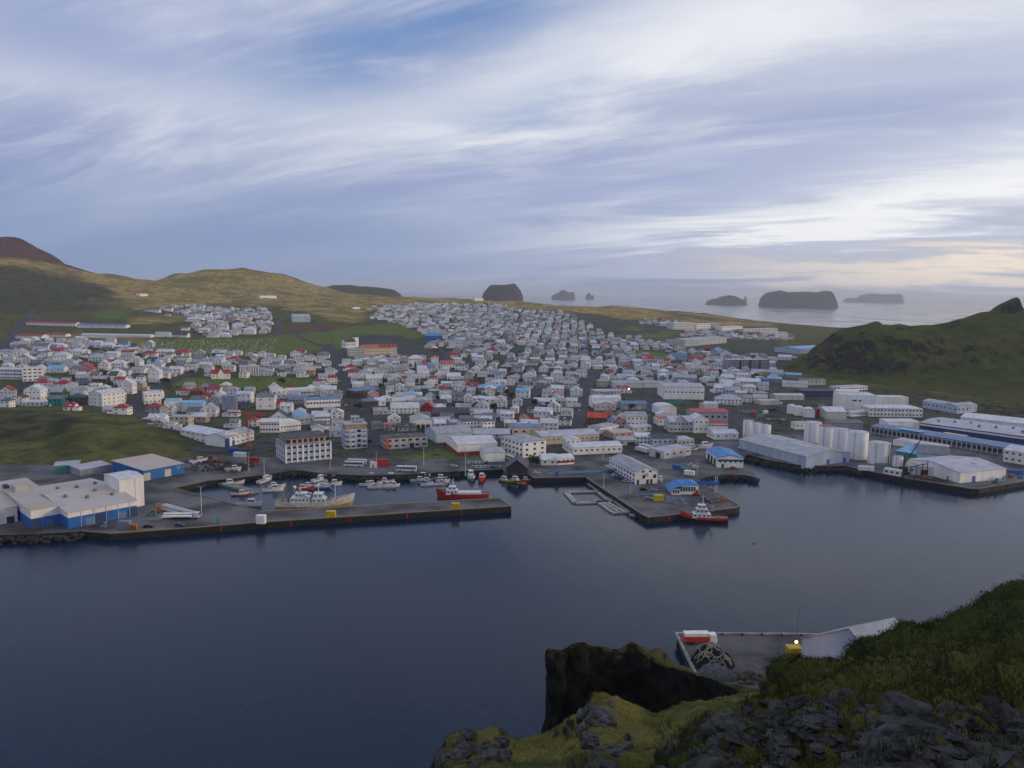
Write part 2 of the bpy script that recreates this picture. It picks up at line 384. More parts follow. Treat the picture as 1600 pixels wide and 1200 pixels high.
# ---- terrain material: ground cover zones
def terrain_material():
    m = bpy.data.materials.new('island_ground'); m.use_nodes = True; t = m.node_tree; q = G(t); b = t.nodes['Principled BSDF']
    b.inputs['Roughness'].default_value = .95; b.inputs['Specular IOR Level'].default_value = .1
    at = N(t, 'ShaderNodeAttribute', attribute_name='zone'); s3 = N(t, 'ShaderNodeSeparateColor'); q.link(at.outputs['Color'], s3.inputs[0])
    geo = N(t, 'ShaderNodeNewGeometry'); pos = geo.outputs['Position']
    n1 = q.noise(pos, .012, 6, .6); n2 = q.noise(pos, .06, 6, .65); n3 = q.noise(pos, .25, 5, .65)
    grass = q.mix(q.mapr(n2, .35, .65), (.050,.056,.018), (.125,.120,.038))
    grass = q.mix(q.math('MULTIPLY', q.mapr(n3, .5, .7), .5), grass, (.018,.024,.010))
    gold = q.mix(q.mapr(n2, .36, .62), (.165,.122,.042), (.42,.30,.105))
    gold = q.mix(q.math('MULTIPLY', q.mapr(n1, .46, .60), .75), gold, (.120,.112,.036))
    lush = q.mix(q.mapr(n3, .35, .65), (.058,.095,.020), (.150,.180,.040))
    lava = q.mix(q.mapr(n2, .38, .62), (.018,.020,.016), (.060,.060,.036))
    town = q.mix(q.mapr(n3, .40, .60), (.055,.066,.024), (.090,.090,.094))
    town = q.mix(q.math('MULTIPLY', q.mapr(n2, .52, .62), .8), town, (.024,.034,.012))
    red = q.mix(q.mapr(n2, .35, .65), (.050,.027,.025), (.125,.058,.048))
    c = q.mix(s3.outputs[0], grass, gold); c = q.mix(s3.outputs[1], c, lush); c = q.mix(s3.outputs[2], c, town)
    c = q.mix(q.math('MULTIPLY', at.outputs['Alpha'], .62), c, lava)
    at2 = N(t, 'ShaderNodeAttribute', attribute_name='zone2'); s4 = N(t, 'ShaderNodeSeparateColor'); q.link(at2.outputs['Color'], s4.inputs[0])
    c = q.mix(s4.outputs[0], c, red); c = q.mix(s4.outputs[1], c, (.105,.060,.050)); c = q.mix(s4.outputs[2], c, (.055,.056,.066))
    q.link(c, b.inputs['Base Color'])
    bp = N(t, 'ShaderNodeBump'); bp.inputs['Strength'].default_value = .8; bp.inputs['Distance'].default_value = 4.5
    q.link(n2, bp.inputs['Height']); q.link(bp.outputs[0], b.inputs['Normal'])
    return m
Z_GOLD = [[(-300,398),(0,400),(60,408),(150,425),(240,434),(340,416),(400,413),(500,447),(560,454),(640,459),(760,464),(900,472),(1000,480),(1150,494),(1215,508),(1210,522),(1100,504),(1000,500),(960,496),(900,487),(760,481),(650,479),(585,482),(570,500),(500,492),(440,480),(300,476),(220,482),(120,474),(190,458),(120,440),(60,426),(0,416),(-300,412)],
          [(500,490),(570,488),(560,505),(500,500)], [(915,500),(975,512),(960,526),(915,518)], [(190,496),(300,492),(300,504),(200,506)], [(80,520),(260,528),(230,536),(90,530)], [(1135,530),(1230,530),(1225,552),(1140,550)]]
Z_LUSH = [[(425,520),(560,517),(550,545),(505,545),(430,556)], [(405,590),(490,590),(490,612),(405,612)], [(230,532),(430,528),(440,552),(350,557),(240,552)], [(275,590),(400,592),(400,606),(270,606)],
          [(530,512),(620,505),(668,524),(620,530),(540,522)], [(975,510),(1060,520),(1040,530),(960,528)], [(160,485),(200,486),(200,497),(150,498)], [(1000,545),(1060,552),(1040,562),(980,550)], [(600,718),(690,700),(760,712),(780,722),(690,728),(620,726)]]
Z_LAVA = [[(1340,604),(1420,610),(1500,620),(1700,636),(1700,655),(1540,648),(1440,634),(1370,616)], [(-300,412),(30,414),(110,428),(165,452),(200,474),(120,486),(0,492),(-300,490)], [(-300,640),(60,642),(130,655),(100,678),(40,690),(-300,700)], [(1010,487),(1100,492),(1190,504),(1150,503),(1060,496)]]
Z_RED = [[(-300,360),(40,362),(155,427),(70,410),(0,402),(-300,400)]]
Z_TRACK = [[(448,508),(485,508),(485,520),(450,520)], [(490,507),(522,507),(522,520),(492,520)], [(1150,518),(1205,520),(1205,527),(1150,525)]]
Z_GREY = [[(560,524),(625,522),(640,532),(560,534)], [(950,515),(1030,515),(1030,522),(950,524)]]
Z_TOWN = [[(-300,535),(150,530),(230,540),(400,545),(500,550),(560,512),(600,487),(720,478),(880,488),(1000,500),(1220,512),(1236,560),(1222,592),(1262,600),(1360,616),(1440,634),(1540,646),(1700,660),(1700,760),(1000,760),(330,730),(300,690),(215,650),(120,640),(-300,636)], [(222,482),(420,482),(432,524),(300,528),(270,505),(222,492)], [(30,495),(205,498),(205,512),(30,516)], [(100,518),(300,518),(300,530),(100,530)]]
TNX, TNY = 430, 330
uu = np.linspace(UG[0], UG[-1], TNX); yy = np.concatenate([np.linspace(405, 700, 90, endpoint=False), np.geomspace(700, 3600, TNY-90)])
U2, Y2 = np.meshgrid(uu, yy, indexing='ij'); X2 = U2*Y2; Z2 = terrain_h(X2, Y2)
ppx, ppy = project(X2.ravel(), Y2.ravel(), Z2.ravel()); ppx = np.array(ppx); ppy = np.array(ppy)
jx = fbm(X2.ravel()/45, Y2.ravel()/45, 21, 4)*26; jy = fbm(X2.ravel()/45, Y2.ravel()/45, 31, 4)*12
def zone(polys):
    r = np.zeros(ppx.shape, bool)
    for p in polys: r |= inpoly(ppx+jx, ppy+jy, p)
    a = r.reshape(TNX, TNY).astype(float)
    for ax in (0, 1): a = (np.roll(a, 1, ax)+a*2+np.roll(a, -1, ax))/4
    return a.ravel()
zc = np.stack([zone(Z_GOLD), zone(Z_LUSH), zone(Z_TOWN)*(1-zone(Z_LUSH))*np.where((ppx < 440) & (ppy < 660), .35, 1.0), zone(Z_LAVA)], 1)
zc2 = np.stack([zone(Z_RED), zone(Z_TRACK), zone(Z_GREY), np.ones(len(ppx))], 1)
M_TER = terrain_material()
me = grid_mesh('ground', np.stack([X2.ravel(), Y2.ravel(), Z2.ravel()], 1), TNX, TNY, M_TER, zc)
at_ = me.color_attributes.new('zone2', 'FLOAT_COLOR', 'POINT'); at_.data.foreach_set('color', zc2.astype(np.float32).ravel())
sset(link('ground', me), kind='structure')

# ---- sea
def water_material():
    m = bpy.data.materials.new('sea_water'); m.use_nodes = True; t = m.node_tree; q = G(t); b = t.nodes['Principled BSDF']
    b.inputs['IOR'].default_value = 1.33; b.inputs['Specular IOR Level'].default_value = .38
    geo = N(t, 'ShaderNodeNewGeometry'); pos = geo.outputs['Position']
    mp = N(t, 'ShaderNodeMapping'); mp.inputs['Scale'].default_value = (1, .45, 1); mp.inputs['Rotation'].default_value = (0, 0, .5); q.link(pos, mp.inputs[0])
    big = q.noise(mp.outputs[0], .006, 4, .55, .6)
    c = q.mix(q.mapr(big, .35, .65), (.0010,.012,.035), (.0018,.016,.043)); q.link(c, b.inputs['Base Color'])
    q.link(q.mapr(big, .35, .65, .10, .24), b.inputs['Roughness'])
    w1 = q.noise(mp.outputs[0], .55, 5, .6); w2 = q.noise(mp.outputs[0], .07, 4, .55)
    hgt = q.math('ADD', q.math('MULTIPLY', w1, .16), q.math('MULTIPLY', w2, .55))
    bp = N(t, 'ShaderNodeBump'); bp.inputs['Distance'].default_value = 1.0
    bp.inputs['Strength'].default_value = .42; q.link(hgt, bp.inputs['Height']); q.link(bp.outputs[0], b.inputs['Normal'])
    return m
SEA = 42000.0
me = MB().add([(-SEA,-1500,0),(SEA,-1500,0),(SEA,SEA,0),(-SEA,SEA,0)], [(0,1,2,3)]).mesh('sea', water_material())
sset(link('sea', me), kind='structure')

# ---- quay land round the harbour: one flat apron with vertical walls
QZ = 3.0
COAST = [(-330,862),(-60,838),(60,834),(127,830),(172,834),(300,825),(412,816),(799,791),(781,778.5),(600,788),(407,799.5),(392,795),(272,762.5),(322,751.5),(368,747),(400,743),(450,735.5),(470,735),(500,739),(535,742),(580,743),(640,741),(670,738.5),(785,733),
         (790,741),(826,741.5),(834,747),(915,745.5),(922,751),(1003,804),(1012,808.5),(1068,803),(1150,793.5),(1156,790),(1101,757.5),(1092,749),(1103,745),(1130,741.5),(1165,742.5),(1184,746.5),(1172,735),(1160,724),(1164,712),(1170,710.5),(1200,718.5),(1256,728),(1320,727.5),(1345,733.5),(1400,744.5),(1515,763.5),(1530,763.5),(1600,752),(1720,744),(1900,738)]
def quay_wall_material():
    m = bpy.data.materials.new('quay_wall'); m.use_nodes = True; t = m.node_tree; q = G(t); b = t.nodes['Principled BSDF']
    geo = N(t, 'ShaderNodeNewGeometry'); s = N(t, 'ShaderNodeSeparateXYZ'); q.link(geo.outputs['Position'], s.inputs[0])
    n = q.noise(geo.outputs['Position'], .7, 5, .65)
    z = q.math('ADD', s.outputs[2], q.math('MULTIPLY', n, 1.4))
    c = q.mix(q.mapr(z, 3.0, 4.0), (.010,.011,.010), (.055,.052,.045)); q.link(c, b.inputs['Base Color']); b.inputs['Roughness'].default_value = .8
    return m
M_QW = quay_wall_material()
def slab(name, pts, z, mats, bottom=-4.0):
    n = len(pts); vs_ = [(p[0], p[1], z) for p in pts] + [(p[0], p[1], bottom) for p in pts]
    area = sum(pts[i][0]*pts[(i+1) % n][1]-pts[(i+1) % n][0]*pts[i][1] for i in range(n))
    top = tuple(range(n)) if area > 0 else tuple(range(n-1, -1, -1))
    fs = [top] + [(i, i+n, (i+1) % n+n, (i+1) % n) if area > 0 else (i, (i+1) % n, (i+1) % n+n, i+n) for i in range(n)]
    mb = MB(); mb.add(vs_, fs); mb.m = [0]+[1]*n
    return mb.mesh(name, mats)
coast = [at_z(x, y, QZ) for x, y in COAST]
poly = [(p.x, p.y) for p in coast] + [(640, 690), (-640, 690)]
apron = link('harbour_apron', slab('harbour_apron', poly, QZ, [M_ASPH, M_QW])); sset(apron, kind='structure')
def kerb(pts, mat_, name, parent, w=.45, h=.3, inset=.25, base=QZ):
    mb = MB()
    for a, b in zip(pts, pts[1:]):
        d = Vector((b[0]-a[0], b[1]-a[1], 0)); L = d.length; d.normalize()
        M = Matrix(((d.x, -d.y, 0, a[0]), (d.y, d.x, 0, a[1]), (0, 0, 1, base), (0, 0, 0, 1)))
        mb.obox(M, 0, -w/2+inset, -.3, L, w/2+inset, h)
    return mb.build(name, mat_, parent)
M_KERB = mat('kerb_worn_yellow', (.27,.22,.07), .8, .25, .5, col2=(.22,.21,.19))
M_KERBG = mat('kerb_concrete', (.30,.29,.27), .85, .25, .5)
kerb([coast[i] for i in range(3, 12)], M_KERB, 'kerb', apron)
kerb([coast[i] for i in range(26, 35)], M_KERB, 'kerb', apron)
kerb([coast[i] for i in range(44, 53)], M_KERBG, 'kerb', apron)
kerb([coast[i] for i in range(11, 15)], M_KERB, 'kerb', apron)
# tyre fenders hung on the quay faces
mb = MB(); mb.cyl((0,-.14,0), (0,.14,0), .75, .75, 10); fender_me = mb.mesh('fender', M_BLACK)
for seg in ((4,7,16), (28,33,14), (46,51,14)):
    pts = [coast[i] for i in range(seg[0], seg[1]+1)]
    L = [ (b-a).length for a, b in zip(pts, pts[1:]) ]; tot = sum(L); s_ = seg[2]/2
    while s_ < tot:
        k = 0; r = s_
        while r > L[k]: r -= L[k]; k += 1
        a, b = pts[k], pts[k+1]; d = (b-a).normalized(); n = Vector((d.y, -d.x, 0))
        link('fender', fender_me, apron, (a+d*r)+n*.2+Vector((0,0,-1.3)), math.atan2(d.y, d.x)); s_ += seg[2]

# ---- roads, draped on the land
def road(pix, w, name='road', mat_=None, off=.32, wld=False):
    pts = [P(*p) for p in pix] if not wld else [Vector(p) for p in pix]
    L = MB(); out = []
    for a, b in zip(pts, pts[1:]):
        n = max(2, int((b-a).length/6)); out += [a.lerp(b, i/n) for i in range(n)]
    out.append(pts[-1])
    vs_ = []
    for i, p in enumerate(out):
        d = (out[min(i+1, len(out)-1)]-out[max(i-1, 0)]); d.z = 0; d.normalize(); nn = Vector((-d.y, d.x, 0))
        for k in (-1, -.33, .33, 1):
            q_ = p+nn*w/2*k; vs_.append((q_.x, q_.y, float(ground(q_.x, q_.y))+off))
    fs = [(4*i+k+1, 4*i+k, 4*i+4+k, 4*i+5+k) for i in range(len(out)-1) for k in range(3)]
    L.add(vs_, fs); o = L.build(name, mat_ or M_ROAD); sset(o, kind='structure'); return [(v.x, v.y, w/2) for v in out]
ROADPTS = []
for pix, w in (
  ([(590,712),(580,690),(563,640),(545,600),(528,570),(513,545),(511,538)], 13), ([(894,672),(900,655),(912,615),(927,578)], 14), ([(1024,672),(1021,640),(1019,610),(1012,600)], 15),
  ([(812,648),(828,628),(843,611)], 9), ([(275,676),(240,660),(207,640),(213,622),(250,602),(298,584)], 10), ([(22,628),(32,610),(45,596)], 9), ([(-5,552),(10,538),(28,515),(46,492),(52,484)], 12),
  ([(935,670),(970,688),(1020,708)], 14), ([(1100,612),(1130,640),(1162,676)], 11), ([(500,640),(563,640),(640,640),(720,646),(800,652),(894,664)], 8), ([(480,590),(535,588),(640,592),(760,600),(843,611),(912,615),(960,606)], 8), ([(300,700),(340,706),(400,700),(470,690),(580,690)], 9),
  ([(432,524),(436,505),(433,494)], 10), ([(620,545),(665,556),(700,562)], 9), ([(700,562),(780,572),(927,582),(1030,590),(1110,588)], 7), ([(528,570),(440,572),(330,578),(150,572)], 7), ([(720,600),(700,562),(690,545)], 7),
  ([(455,520),(475,530),(513,545)], 6), ([(780,565),(820,540),(900,530),(1000,545)], 6)):
    ROADPTS += road(pix, w*1.25)

def cross_mark(A, B, w=1.6):
    a, b = P(*A), P(*B); n = max(3, int((b-a).length/1.2)); d = Vector((b.x-a.x, b.y-a.y, 0)).normalized(); q_ = Vector((-d.y, d.x, 0)); mb = MB()
    for i in range(n):
        c = a.lerp(b, (i+.5)/n); pts = [c+d*.35*s+q_*w/2*t for s, t in ((-1,-1),(1,-1),(1,1),(-1,1))]
        mb.add([(p.x, p.y, float(ground(p.x, p.y))+.36) for p in pts], [(0,1,2,3)])
    sset(mb.build('road_marking', mat('road_paint', (.42,.42,.42), .8, .25, .5)), kind='structure')
for A, B in (((556,640),(569,639)),((536,601),(547,600)),((524,572),(533,571)),((904,635),(918,635)),((916,600),(928,600)),((574,672),(588,671)),((940,668),(950,676)),((1012,640),(1029,640))): cross_mark(A, B)
# ---- hill at the right
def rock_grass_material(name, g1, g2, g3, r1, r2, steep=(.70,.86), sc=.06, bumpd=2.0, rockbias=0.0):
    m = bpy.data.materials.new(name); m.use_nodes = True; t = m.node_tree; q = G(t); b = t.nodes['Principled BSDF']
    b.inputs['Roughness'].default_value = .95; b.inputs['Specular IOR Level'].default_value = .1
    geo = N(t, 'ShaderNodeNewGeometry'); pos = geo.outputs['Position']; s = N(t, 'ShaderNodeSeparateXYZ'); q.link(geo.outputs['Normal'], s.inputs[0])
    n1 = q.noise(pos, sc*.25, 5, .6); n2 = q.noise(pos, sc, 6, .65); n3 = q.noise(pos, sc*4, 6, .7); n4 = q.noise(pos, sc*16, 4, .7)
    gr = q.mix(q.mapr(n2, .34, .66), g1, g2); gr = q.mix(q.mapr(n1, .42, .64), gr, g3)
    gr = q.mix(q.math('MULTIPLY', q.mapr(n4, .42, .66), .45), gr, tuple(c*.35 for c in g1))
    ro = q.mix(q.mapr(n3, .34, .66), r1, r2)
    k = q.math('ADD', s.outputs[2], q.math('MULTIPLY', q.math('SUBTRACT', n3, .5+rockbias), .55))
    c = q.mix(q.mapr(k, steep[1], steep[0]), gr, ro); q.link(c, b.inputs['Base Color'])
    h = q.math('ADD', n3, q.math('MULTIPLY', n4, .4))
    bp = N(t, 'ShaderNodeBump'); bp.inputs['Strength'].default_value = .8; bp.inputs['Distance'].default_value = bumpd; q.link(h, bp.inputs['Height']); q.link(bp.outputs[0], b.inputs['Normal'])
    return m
SKY_H = [(1208,582),(1225,575),(1245,566),(1262,555),(1280,538),(1292,528),(1305,518),(1318,513),(1340,509),(1358,505.5),(1386,507),(1410,508.5),(1442,509),(1480,503),(1510,495),(1532,488),(1560,484),(1600,483),(1680,476),(1800,440),(2000,380)]
KNOB = [(1340,0),(1356,0),(1362,2.5),(1368,4.5),(1374,4),(1379,0),(1400,0),(1546,0),(1553,5),(1560,9),(1570,13),(1580,18),(1588,20),(1593,15),(1598,2),(1602,0),(2000,0)]
BASE_H = [(1208,584),(1240,590),(1300,600),(1350,610),(1420,619),(1500,627),(1600,640),(1800,660),(2000,680)]
sx_h = np.array([p[0] for p in SKY_H]); sy_h = np.array([p[1] for p in SKY_H]); bx_h = np.array([p[0] for p in BASE_H]); by_h = np.array([p[1] for p in BASE_H])
HNX, HNY = 320, 110
V = np.zeros((HNX, HNY, 3))
for i in range(HNX):
    px_ = 1208 + (2000-1208)*(i/(HNX-1))**1.15
    b_ = at_z(px_, np.interp(px_, bx_h, by_h), 4.0)
    b_.y = min(b_.y, 1010); yb = b_.y; yc = max(yb+40, 1060+.10*(px_-1300))
    t_ = at_depth(px_, np.interp(px_, sx_h, sy_h), yc); u_ = t_.x/yc
    rocky = np.clip((px_-1255)/60, 0, 1)*np.clip((1560-px_)/120, 0.25, 1)
    for j in range(HNY):
        s_ = j/(HNY-1)
        if s_ < .8:
            k = s_/.8; Y_ = yb+(yc-yb)*k
            face = .16*k/.35 if k < .35 else (.16+.60*((k-.35)/.25) if k < .60 else .76+.24*(k-.60)/.40)
            prof = face*rocky + (k**1.25)*(1-rocky)
            z_ = 4+(t_.z-4)*prof
        else:
            k = (s_-.8)/.2; Y_ = yc+k*260; z_ = t_.z*(1-k*k*1.05)
        z_ += float(np.interp(px_, [k_[0] for k_ in KNOB], [k_[1] for k_ in KNOB]))*yc/FPX*max(0, 1-abs(Y_-yc)/16)**.5
        V[i, j] = (u_*Y_, Y_, z_)
fl = V.reshape(-1, 3); X_, Y_, Z_ = fl[:,0], fl[:,1], fl[:,2]
s_all = np.tile(np.arange(HNY)/(HNY-1), HNX)
env = np.clip(s_all/.12, 0, 1)*np.clip(np.abs(s_all-.8)/.05, .10, 1)*np.clip((Z_-5)/30, 0, 1)
gul = np.abs(fbm(X_/38, Y_/60, 41, 4))*2
fl[:,2] = np.maximum(Z_ + env*(fbm(X_/60, Y_/60, 11, 4)*22 + fbm(X_/13, Y_/13, 17, 4)*12*(.25+1.2*np.exp(-((s_all-.42)/.14)**2)) - gul*11), -6)
M_HILL = rock_grass_material('hill_grass_rock', (.050,.070,.018), (.090,.104,.028), (.110,.100,.034), (.010,.011,.009), (.050,.048,.038), (.66,.85), .05, 3.5)
sset(link('hill', grid_mesh('hill', fl, HNX, HNY, M_HILL)), kind='structure')

# ---- islands and the far headland
M_ISL = rock_grass_material('island_cliff', (.045,.055,.025), (.060,.066,.030), (.055,.058,.030), (.030,.031,.028), (.070,.068,.060), (.55,.80), .01, 6.0)
def island(outline, base_row, Y, thick, name='island', seed=0):
    xs = [p[0] for p in outline]; nx, ny = 70, 26; V = np.zeros((nx, ny, 3)); rng = np.random.RandomState(seed)
    for i in range(nx):
        px_ = xs[0]+(xs[-1]-xs[0])*i/(nx-1); ph = math.sin(math.pi*i/(nx-1))**.5
        top = at_depth(px_, np.interp(px_, xs, [p[1] for p in outline]), Y)
        for j in range(ny):
            s = j/(ny-1); e = min(1, min(s, 1-s)/.22)**.55
            Yj = Y + (s-.5)*thick*(.25+.75*ph); z = -3+(max(top.z, 0)+3)*e
            V[i, j] = (top.x/Y*Yj if s < .5 else top.x, Yj, z)
    f = V.reshape(-1, 3); z = f[:,2]; f[:,2] = z + np.clip(z/60, 0, 1)*fbm(f[:,0]/70, f[:,1]/70, seed, 4)*22
    o = link(name, grid_mesh(name, f, nx, ny, M_ISL)); return sset(o, kind='structure')
island([(750,475),(752,466),(756,457),(764,448),(768,446),(785,445.5),(803,444.5),(806,446),(813,453),(817,463),(818,474),(819,480)], 480, 5200, 420, seed=1)
island([(861,468),(863,462),(873,458),(877,454.5),(880,453),(884,455),(888,457),(897,456.5),(898,461),(898.5,468)], 468, 12000, 500, seed=2)
island([(915,464),(917,460),(919,457),(921.5,457),(923,461),(927,461),(928,464)], 464, 13000, 200, seed=3)
island([(1104,476),(1106,471),(1112,469),(1130,464),(1141,461.5),(1150,463),(1160,468),(1166,471),(1168,477)], 477, 9000, 420, seed=4)
island([(1188,480),(1190,470),(1192,464),(1200,459),(1215,454.5),(1221,454.5),(1232,457),(1270,456.5),(1280,457.5),(1292,455),(1299,455),(1303,459),(1308,471),(1310,482)], 481, 8000, 520, seed=5)
island([(1320,471),(1325,466),(1345,465.8),(1348,463),(1352,460.5),(1366,459),(1380,460.5),(1405,460),(1409,460.5),(1411,465),(1413,472)], 471, 17000, 800, seed=6)
island([(1161,470),(1163,464),(1164.5,461.5),(1166,464),(1168,470)], 466, 14500, 60, seed=7)
island([(470,470),(505,451),(520,447),(545,447),(570,449.5),(600,450.5),(611,452),(616,455),(624,461),(628,470)], 462, 4600, 700, 'headland', 8)

# ---- haze over the sea
M_HZ = bpy.data.materials.new('haze'); M_HZ.use_nodes = True; t = M_HZ.node_tree; t.nodes.clear()
pv = N(t, 'ShaderNodeVolumePrincipled'); pv.inputs['Color'].default_value = (.93, .95, 1.0, 1); pv.inputs['Density'].default_value = 5e-5; pv.inputs['Anisotropy'].default_value = .25
mo = N(t, 'ShaderNodeOutputMaterial'); t.links.new(pv.outputs[0], mo.inputs['Volume'])
hz = MB().box(-45000, -2500, -14, 45000, 45000, 330).build('haze', M_HZ); sset(hz, kind='stuff')
# ------------------------------------------------------------------ buildings
_b = MB().box(-.5,-.5,-.5,.5,.5,.5)
WIN_ME = _b.mesh('window', M_WIN); DOORS = {}
def door_me(k):
    if k not in DOORS:
        DOORS[k] = MB().box(-.5,-.5,-.5,.5,.5,.5).mesh('door', WALL.get(k) or ROOF[k])
    return DOORS[k]
OCC = []          # (x, y, r) of everything built, for the fill
LAND = {}         # landmark phrase -> (world point, pixel)
CNAME = {'white':'white','cream':'cream','grey':'grey','bluegrey':'blue-grey','paleblue':'pale blue','pink':'pink','teal':'teal','brown':'brown','red':'red','green':'green','blue':'blue','navy':'navy','concrete':'concrete','offwhite':'off-white','sand':'sandy'}
RNAME = {'white':'white','lightgrey':'pale grey','grey':'grey','darkgrey':'dark grey','red':'red','salmon':'faded red','blue':'bright blue','lightblue':'light blue','slateblue':'slate blue','green':'dark green','beige':'beige','tar':'black','brown':'rusty','orange':'orange-red','lav':'pale'}
TNAME = {'gx':'gabled','gy':'front-gabled','hip':'hipped','flat':'flat','shed':'sloping'}
def roof_parts(kind, L, D, h, pitch, o=.35, t=.22, baselow=-2.0):
    """returns (wall MB, roof MB, ridge height) in local coordinates"""
    w = MB(); r = MB(); hl, hd = L/2, D/2
    if kind == 'gx':
        rh = pitch*hd; w.prism([(-hd, baselow), (hd, baselow), (hd, h), (0, h+rh), (-hd, h)], -hl, hl, 'x')
        e = h-o*pitch+.03
        r.prism([(-hd-o, e), (0, h+rh+.03), (hd+o, e), (hd+o, e+t), (0, h+rh+t+.03), (-hd-o, e+t)], -hl-o, hl+o, 'x')
    elif kind == 'gy':
        rh = pitch*hl; w.prism([(-hl, baselow), (hl, baselow), (hl, h), (0, h+rh), (-hl, h)], -hd, hd, 'y')
        e = h-o*pitch+.03
        r.prism([(-hl-o, e), (0, h+rh+.03), (hl+o, e), (hl+o, e+t), (0, h+rh+t+.03), (-hl-o, e+t)], -hd-o, hd+o, 'y')
    elif kind == 'hip':
        w.box(-hl, -hd, baselow, hl, hd, h); m_ = min(hl, hd); rh = pitch*m_; a, b_ = hl+o, hd+o; z0 = h+.03; z1 = h+t
        rx, ry = max(hl-m_, .02), max(hd-m_, .02)
        r.add([(-a,-b_,z0),(a,-b_,z0),(a,b_,z0),(-a,b_,z0),(-a,-b_,z1),(a,-b_,z1),(a,b_,z1),(-a,b_,z1),(-rx,-ry,h+rh+t),(rx,-ry,h+rh+t),(rx,ry,h+rh+t),(-rx,ry,h+rh+t)],
              [(3,2,1,0),(0,1,5,4),(1,2,6,5),(2,3,7,6),(3,0,4,7),(4,5,9,8),(5,6,10,9),(6,7,11,10),(7,4,8,11),(8,9,10,11)])
    elif kind == 'shed':
        rh = pitch*D; w.prism([(-hd, baselow), (hd, baselow), (hd, h+rh), (-hd, h)], -hl, hl, 'x')
        r.prism([(-hd-o, h-o*pitch+.03), (hd+o, h+rh+o*pitch+.03), (hd+o, h+rh+o*pitch+t+.03), (-hd-o, h-o*pitch+t+.03)], -hl-o, hl+o, 'x')
    elif kind == 'barrel':
        n = 10; rh = pitch*hl; arc = [(-hl*math.cos(math.pi*i/n), h+rh*math.sin(math.pi*i/n)) for i in range(n+1)]
        w.prism([(-hl, baselow), (hl, baselow)] + arc[::-1], -hd, hd, 'y')
        out = [(x*1.02, z+.15) for x, z in arc]; r.prism([(x*1.005, z+.02) for x, z in arc] + out[::-1], -hd-o, hd+o, 'y')
    else:
        rh = 0; w.box(-hl, -hd, baselow, hl, hd, h)
        r.box(-hl-.12, -hd-.12, h+.02, hl+.12, hd+.12, h+.22)
    return w, r, rh
def windows(root, L, D, h, cols, rows, ww=1.3, wh=1.2, sides=True, z0=None, skip=(), me=None, only_front=False):
    me = me or WIN_ME
    sh = h/rows if rows else h
    for r in range(rows):
        z = (z0 if z0 is not None else sh*.58) + r*sh
        for c in range(cols):
            x = -L/2 + L*(c+.5)/cols
            if any(a <= x <= b and r == 0 for a, b in skip): continue
            link('window', me, root, (x, -D/2, z), 0, (ww, .14, wh))
        if sides:
            n = max(1, int(D/4.2)); n = min(n, 9)
            vis = sides if isinstance(sides, str) else 'lr'
            for c in range(n):
                y = -D/2 + D*(c+.5)/n
                if 'l' in vis: link('window', me, root, (-L/2, y, z), 0, (.14, ww, wh))
                if 'r' in vis: link('window', me, root, (L/2, y, z), 0, (.14, ww, wh))
def frame(A, B, depth, z=None):
    a = P(*A) if z is None else at_z(A[0], A[1], z); b = P(*B) if z is None else at_z(B[0], B[1], z)
    zb = min(a.z, b.z); ex = Vector((b.x-a.x, b.y-a.y, 0)); L = ex.length; ex.normalize(); ey = Vector((-ex.y, ex.x, 0))
    c = (a+b)/2 + ey*depth/2; c.z = zb
    return c, math.atan2(ex.y, ex.x), L
def bld(name, label, cat, A, B, depth, h, kind='flat', wm='white', rm='lightgrey', pitch=.25, win=(0, 0), doors=(), band=None, sides=True, group=None, lm=None, ww=1.3, wh=1.2, o=.35, z=None, chimney=None):
    c, rz, L = frame(A, B, depth, z)
    root = thing(name, label, cat, c, rz, group)
    w, r, rh = roof_parts(kind, L, depth, h, pitch, o)
    w.build('wall', WALL[wm], root); r.build('roof', ROOF[rm], root)
    skip = []
    for (t, dw, dh, col) in doors:            # t: position along the front 0..1, or ('l', t) / ('r', t) on an end
        face = 'f'
        if isinstance(t, tuple): face, t = t
        if face == 'f':
            x = -L/2+L*t; link('door', door_me(col), root, (x, -depth/2, dh/2-.05), 0, (dw, .2, dh)); skip.append((x-dw/2-.5, x+dw/2+.5))
        else:
            link('door', door_me(col), root, ((-L/2 if face == 'l' else L/2), -depth/2+depth*t, dh/2-.05), 0, (.2, dw, dh))
    if win[1]: windows(root, L, depth, h, win[0], win[1], ww, wh, sides, skip=skip)
    if band:                                   # painted lower cladding, proud of the wall
        bc, z0, z1 = band; mb = MB(); e = .06
        hl, hd = L/2, depth/2
        mb.box(-hl-e, -hd-e, z0, hl+e, -hd, z1); mb.box(-hl-e, -hd, z0, -hl, hd, z1); mb.box(hl, -hd, z0, hl+e, hd, z1)
        mb.build('cladding', WALL[bc], root)
    if chimney: MB().box(L*chimney-.35, -.35, h, L*chimney+.35, .35, h+rh+1.0).build('chimney', WALL['offwhite'], root)
    OCC.append((c.x, c.y, max(3, .5*math.hypot(L, depth)*.8)))
    n_ = max(1, int(max(L, depth)/9))
    ex = Vector((math.cos(rz), math.sin(rz), 0)); ey = Vector((-ex.y, ex.x, 0))
    if max(L, depth) > 22:
        OCC.pop()
        for i in range(n_):
            for j in range(max(1, int(depth/9))):
                q_ = c + ex*(-L/2+L*(i+.5)/n_) + ey*(-depth/2+depth*(j+.5)/max(1, int(depth/9))); OCC.append((q_.x, q_.y, 7.5))
    if lm: LAND[lm] = c.copy()
    return root, L
def add_box(root, name, m, *b): return MB().box(*b).build(name, m, root)
def Z1(x, y): return (x/4, 600+y/4)
def Z2_(x, y): return (400+x/4, 600+y/4)
def Z3(x, y): return (800+x/4, 600+y/4)
def Z4(x, y): return (1200+x/4, 550+y/4)

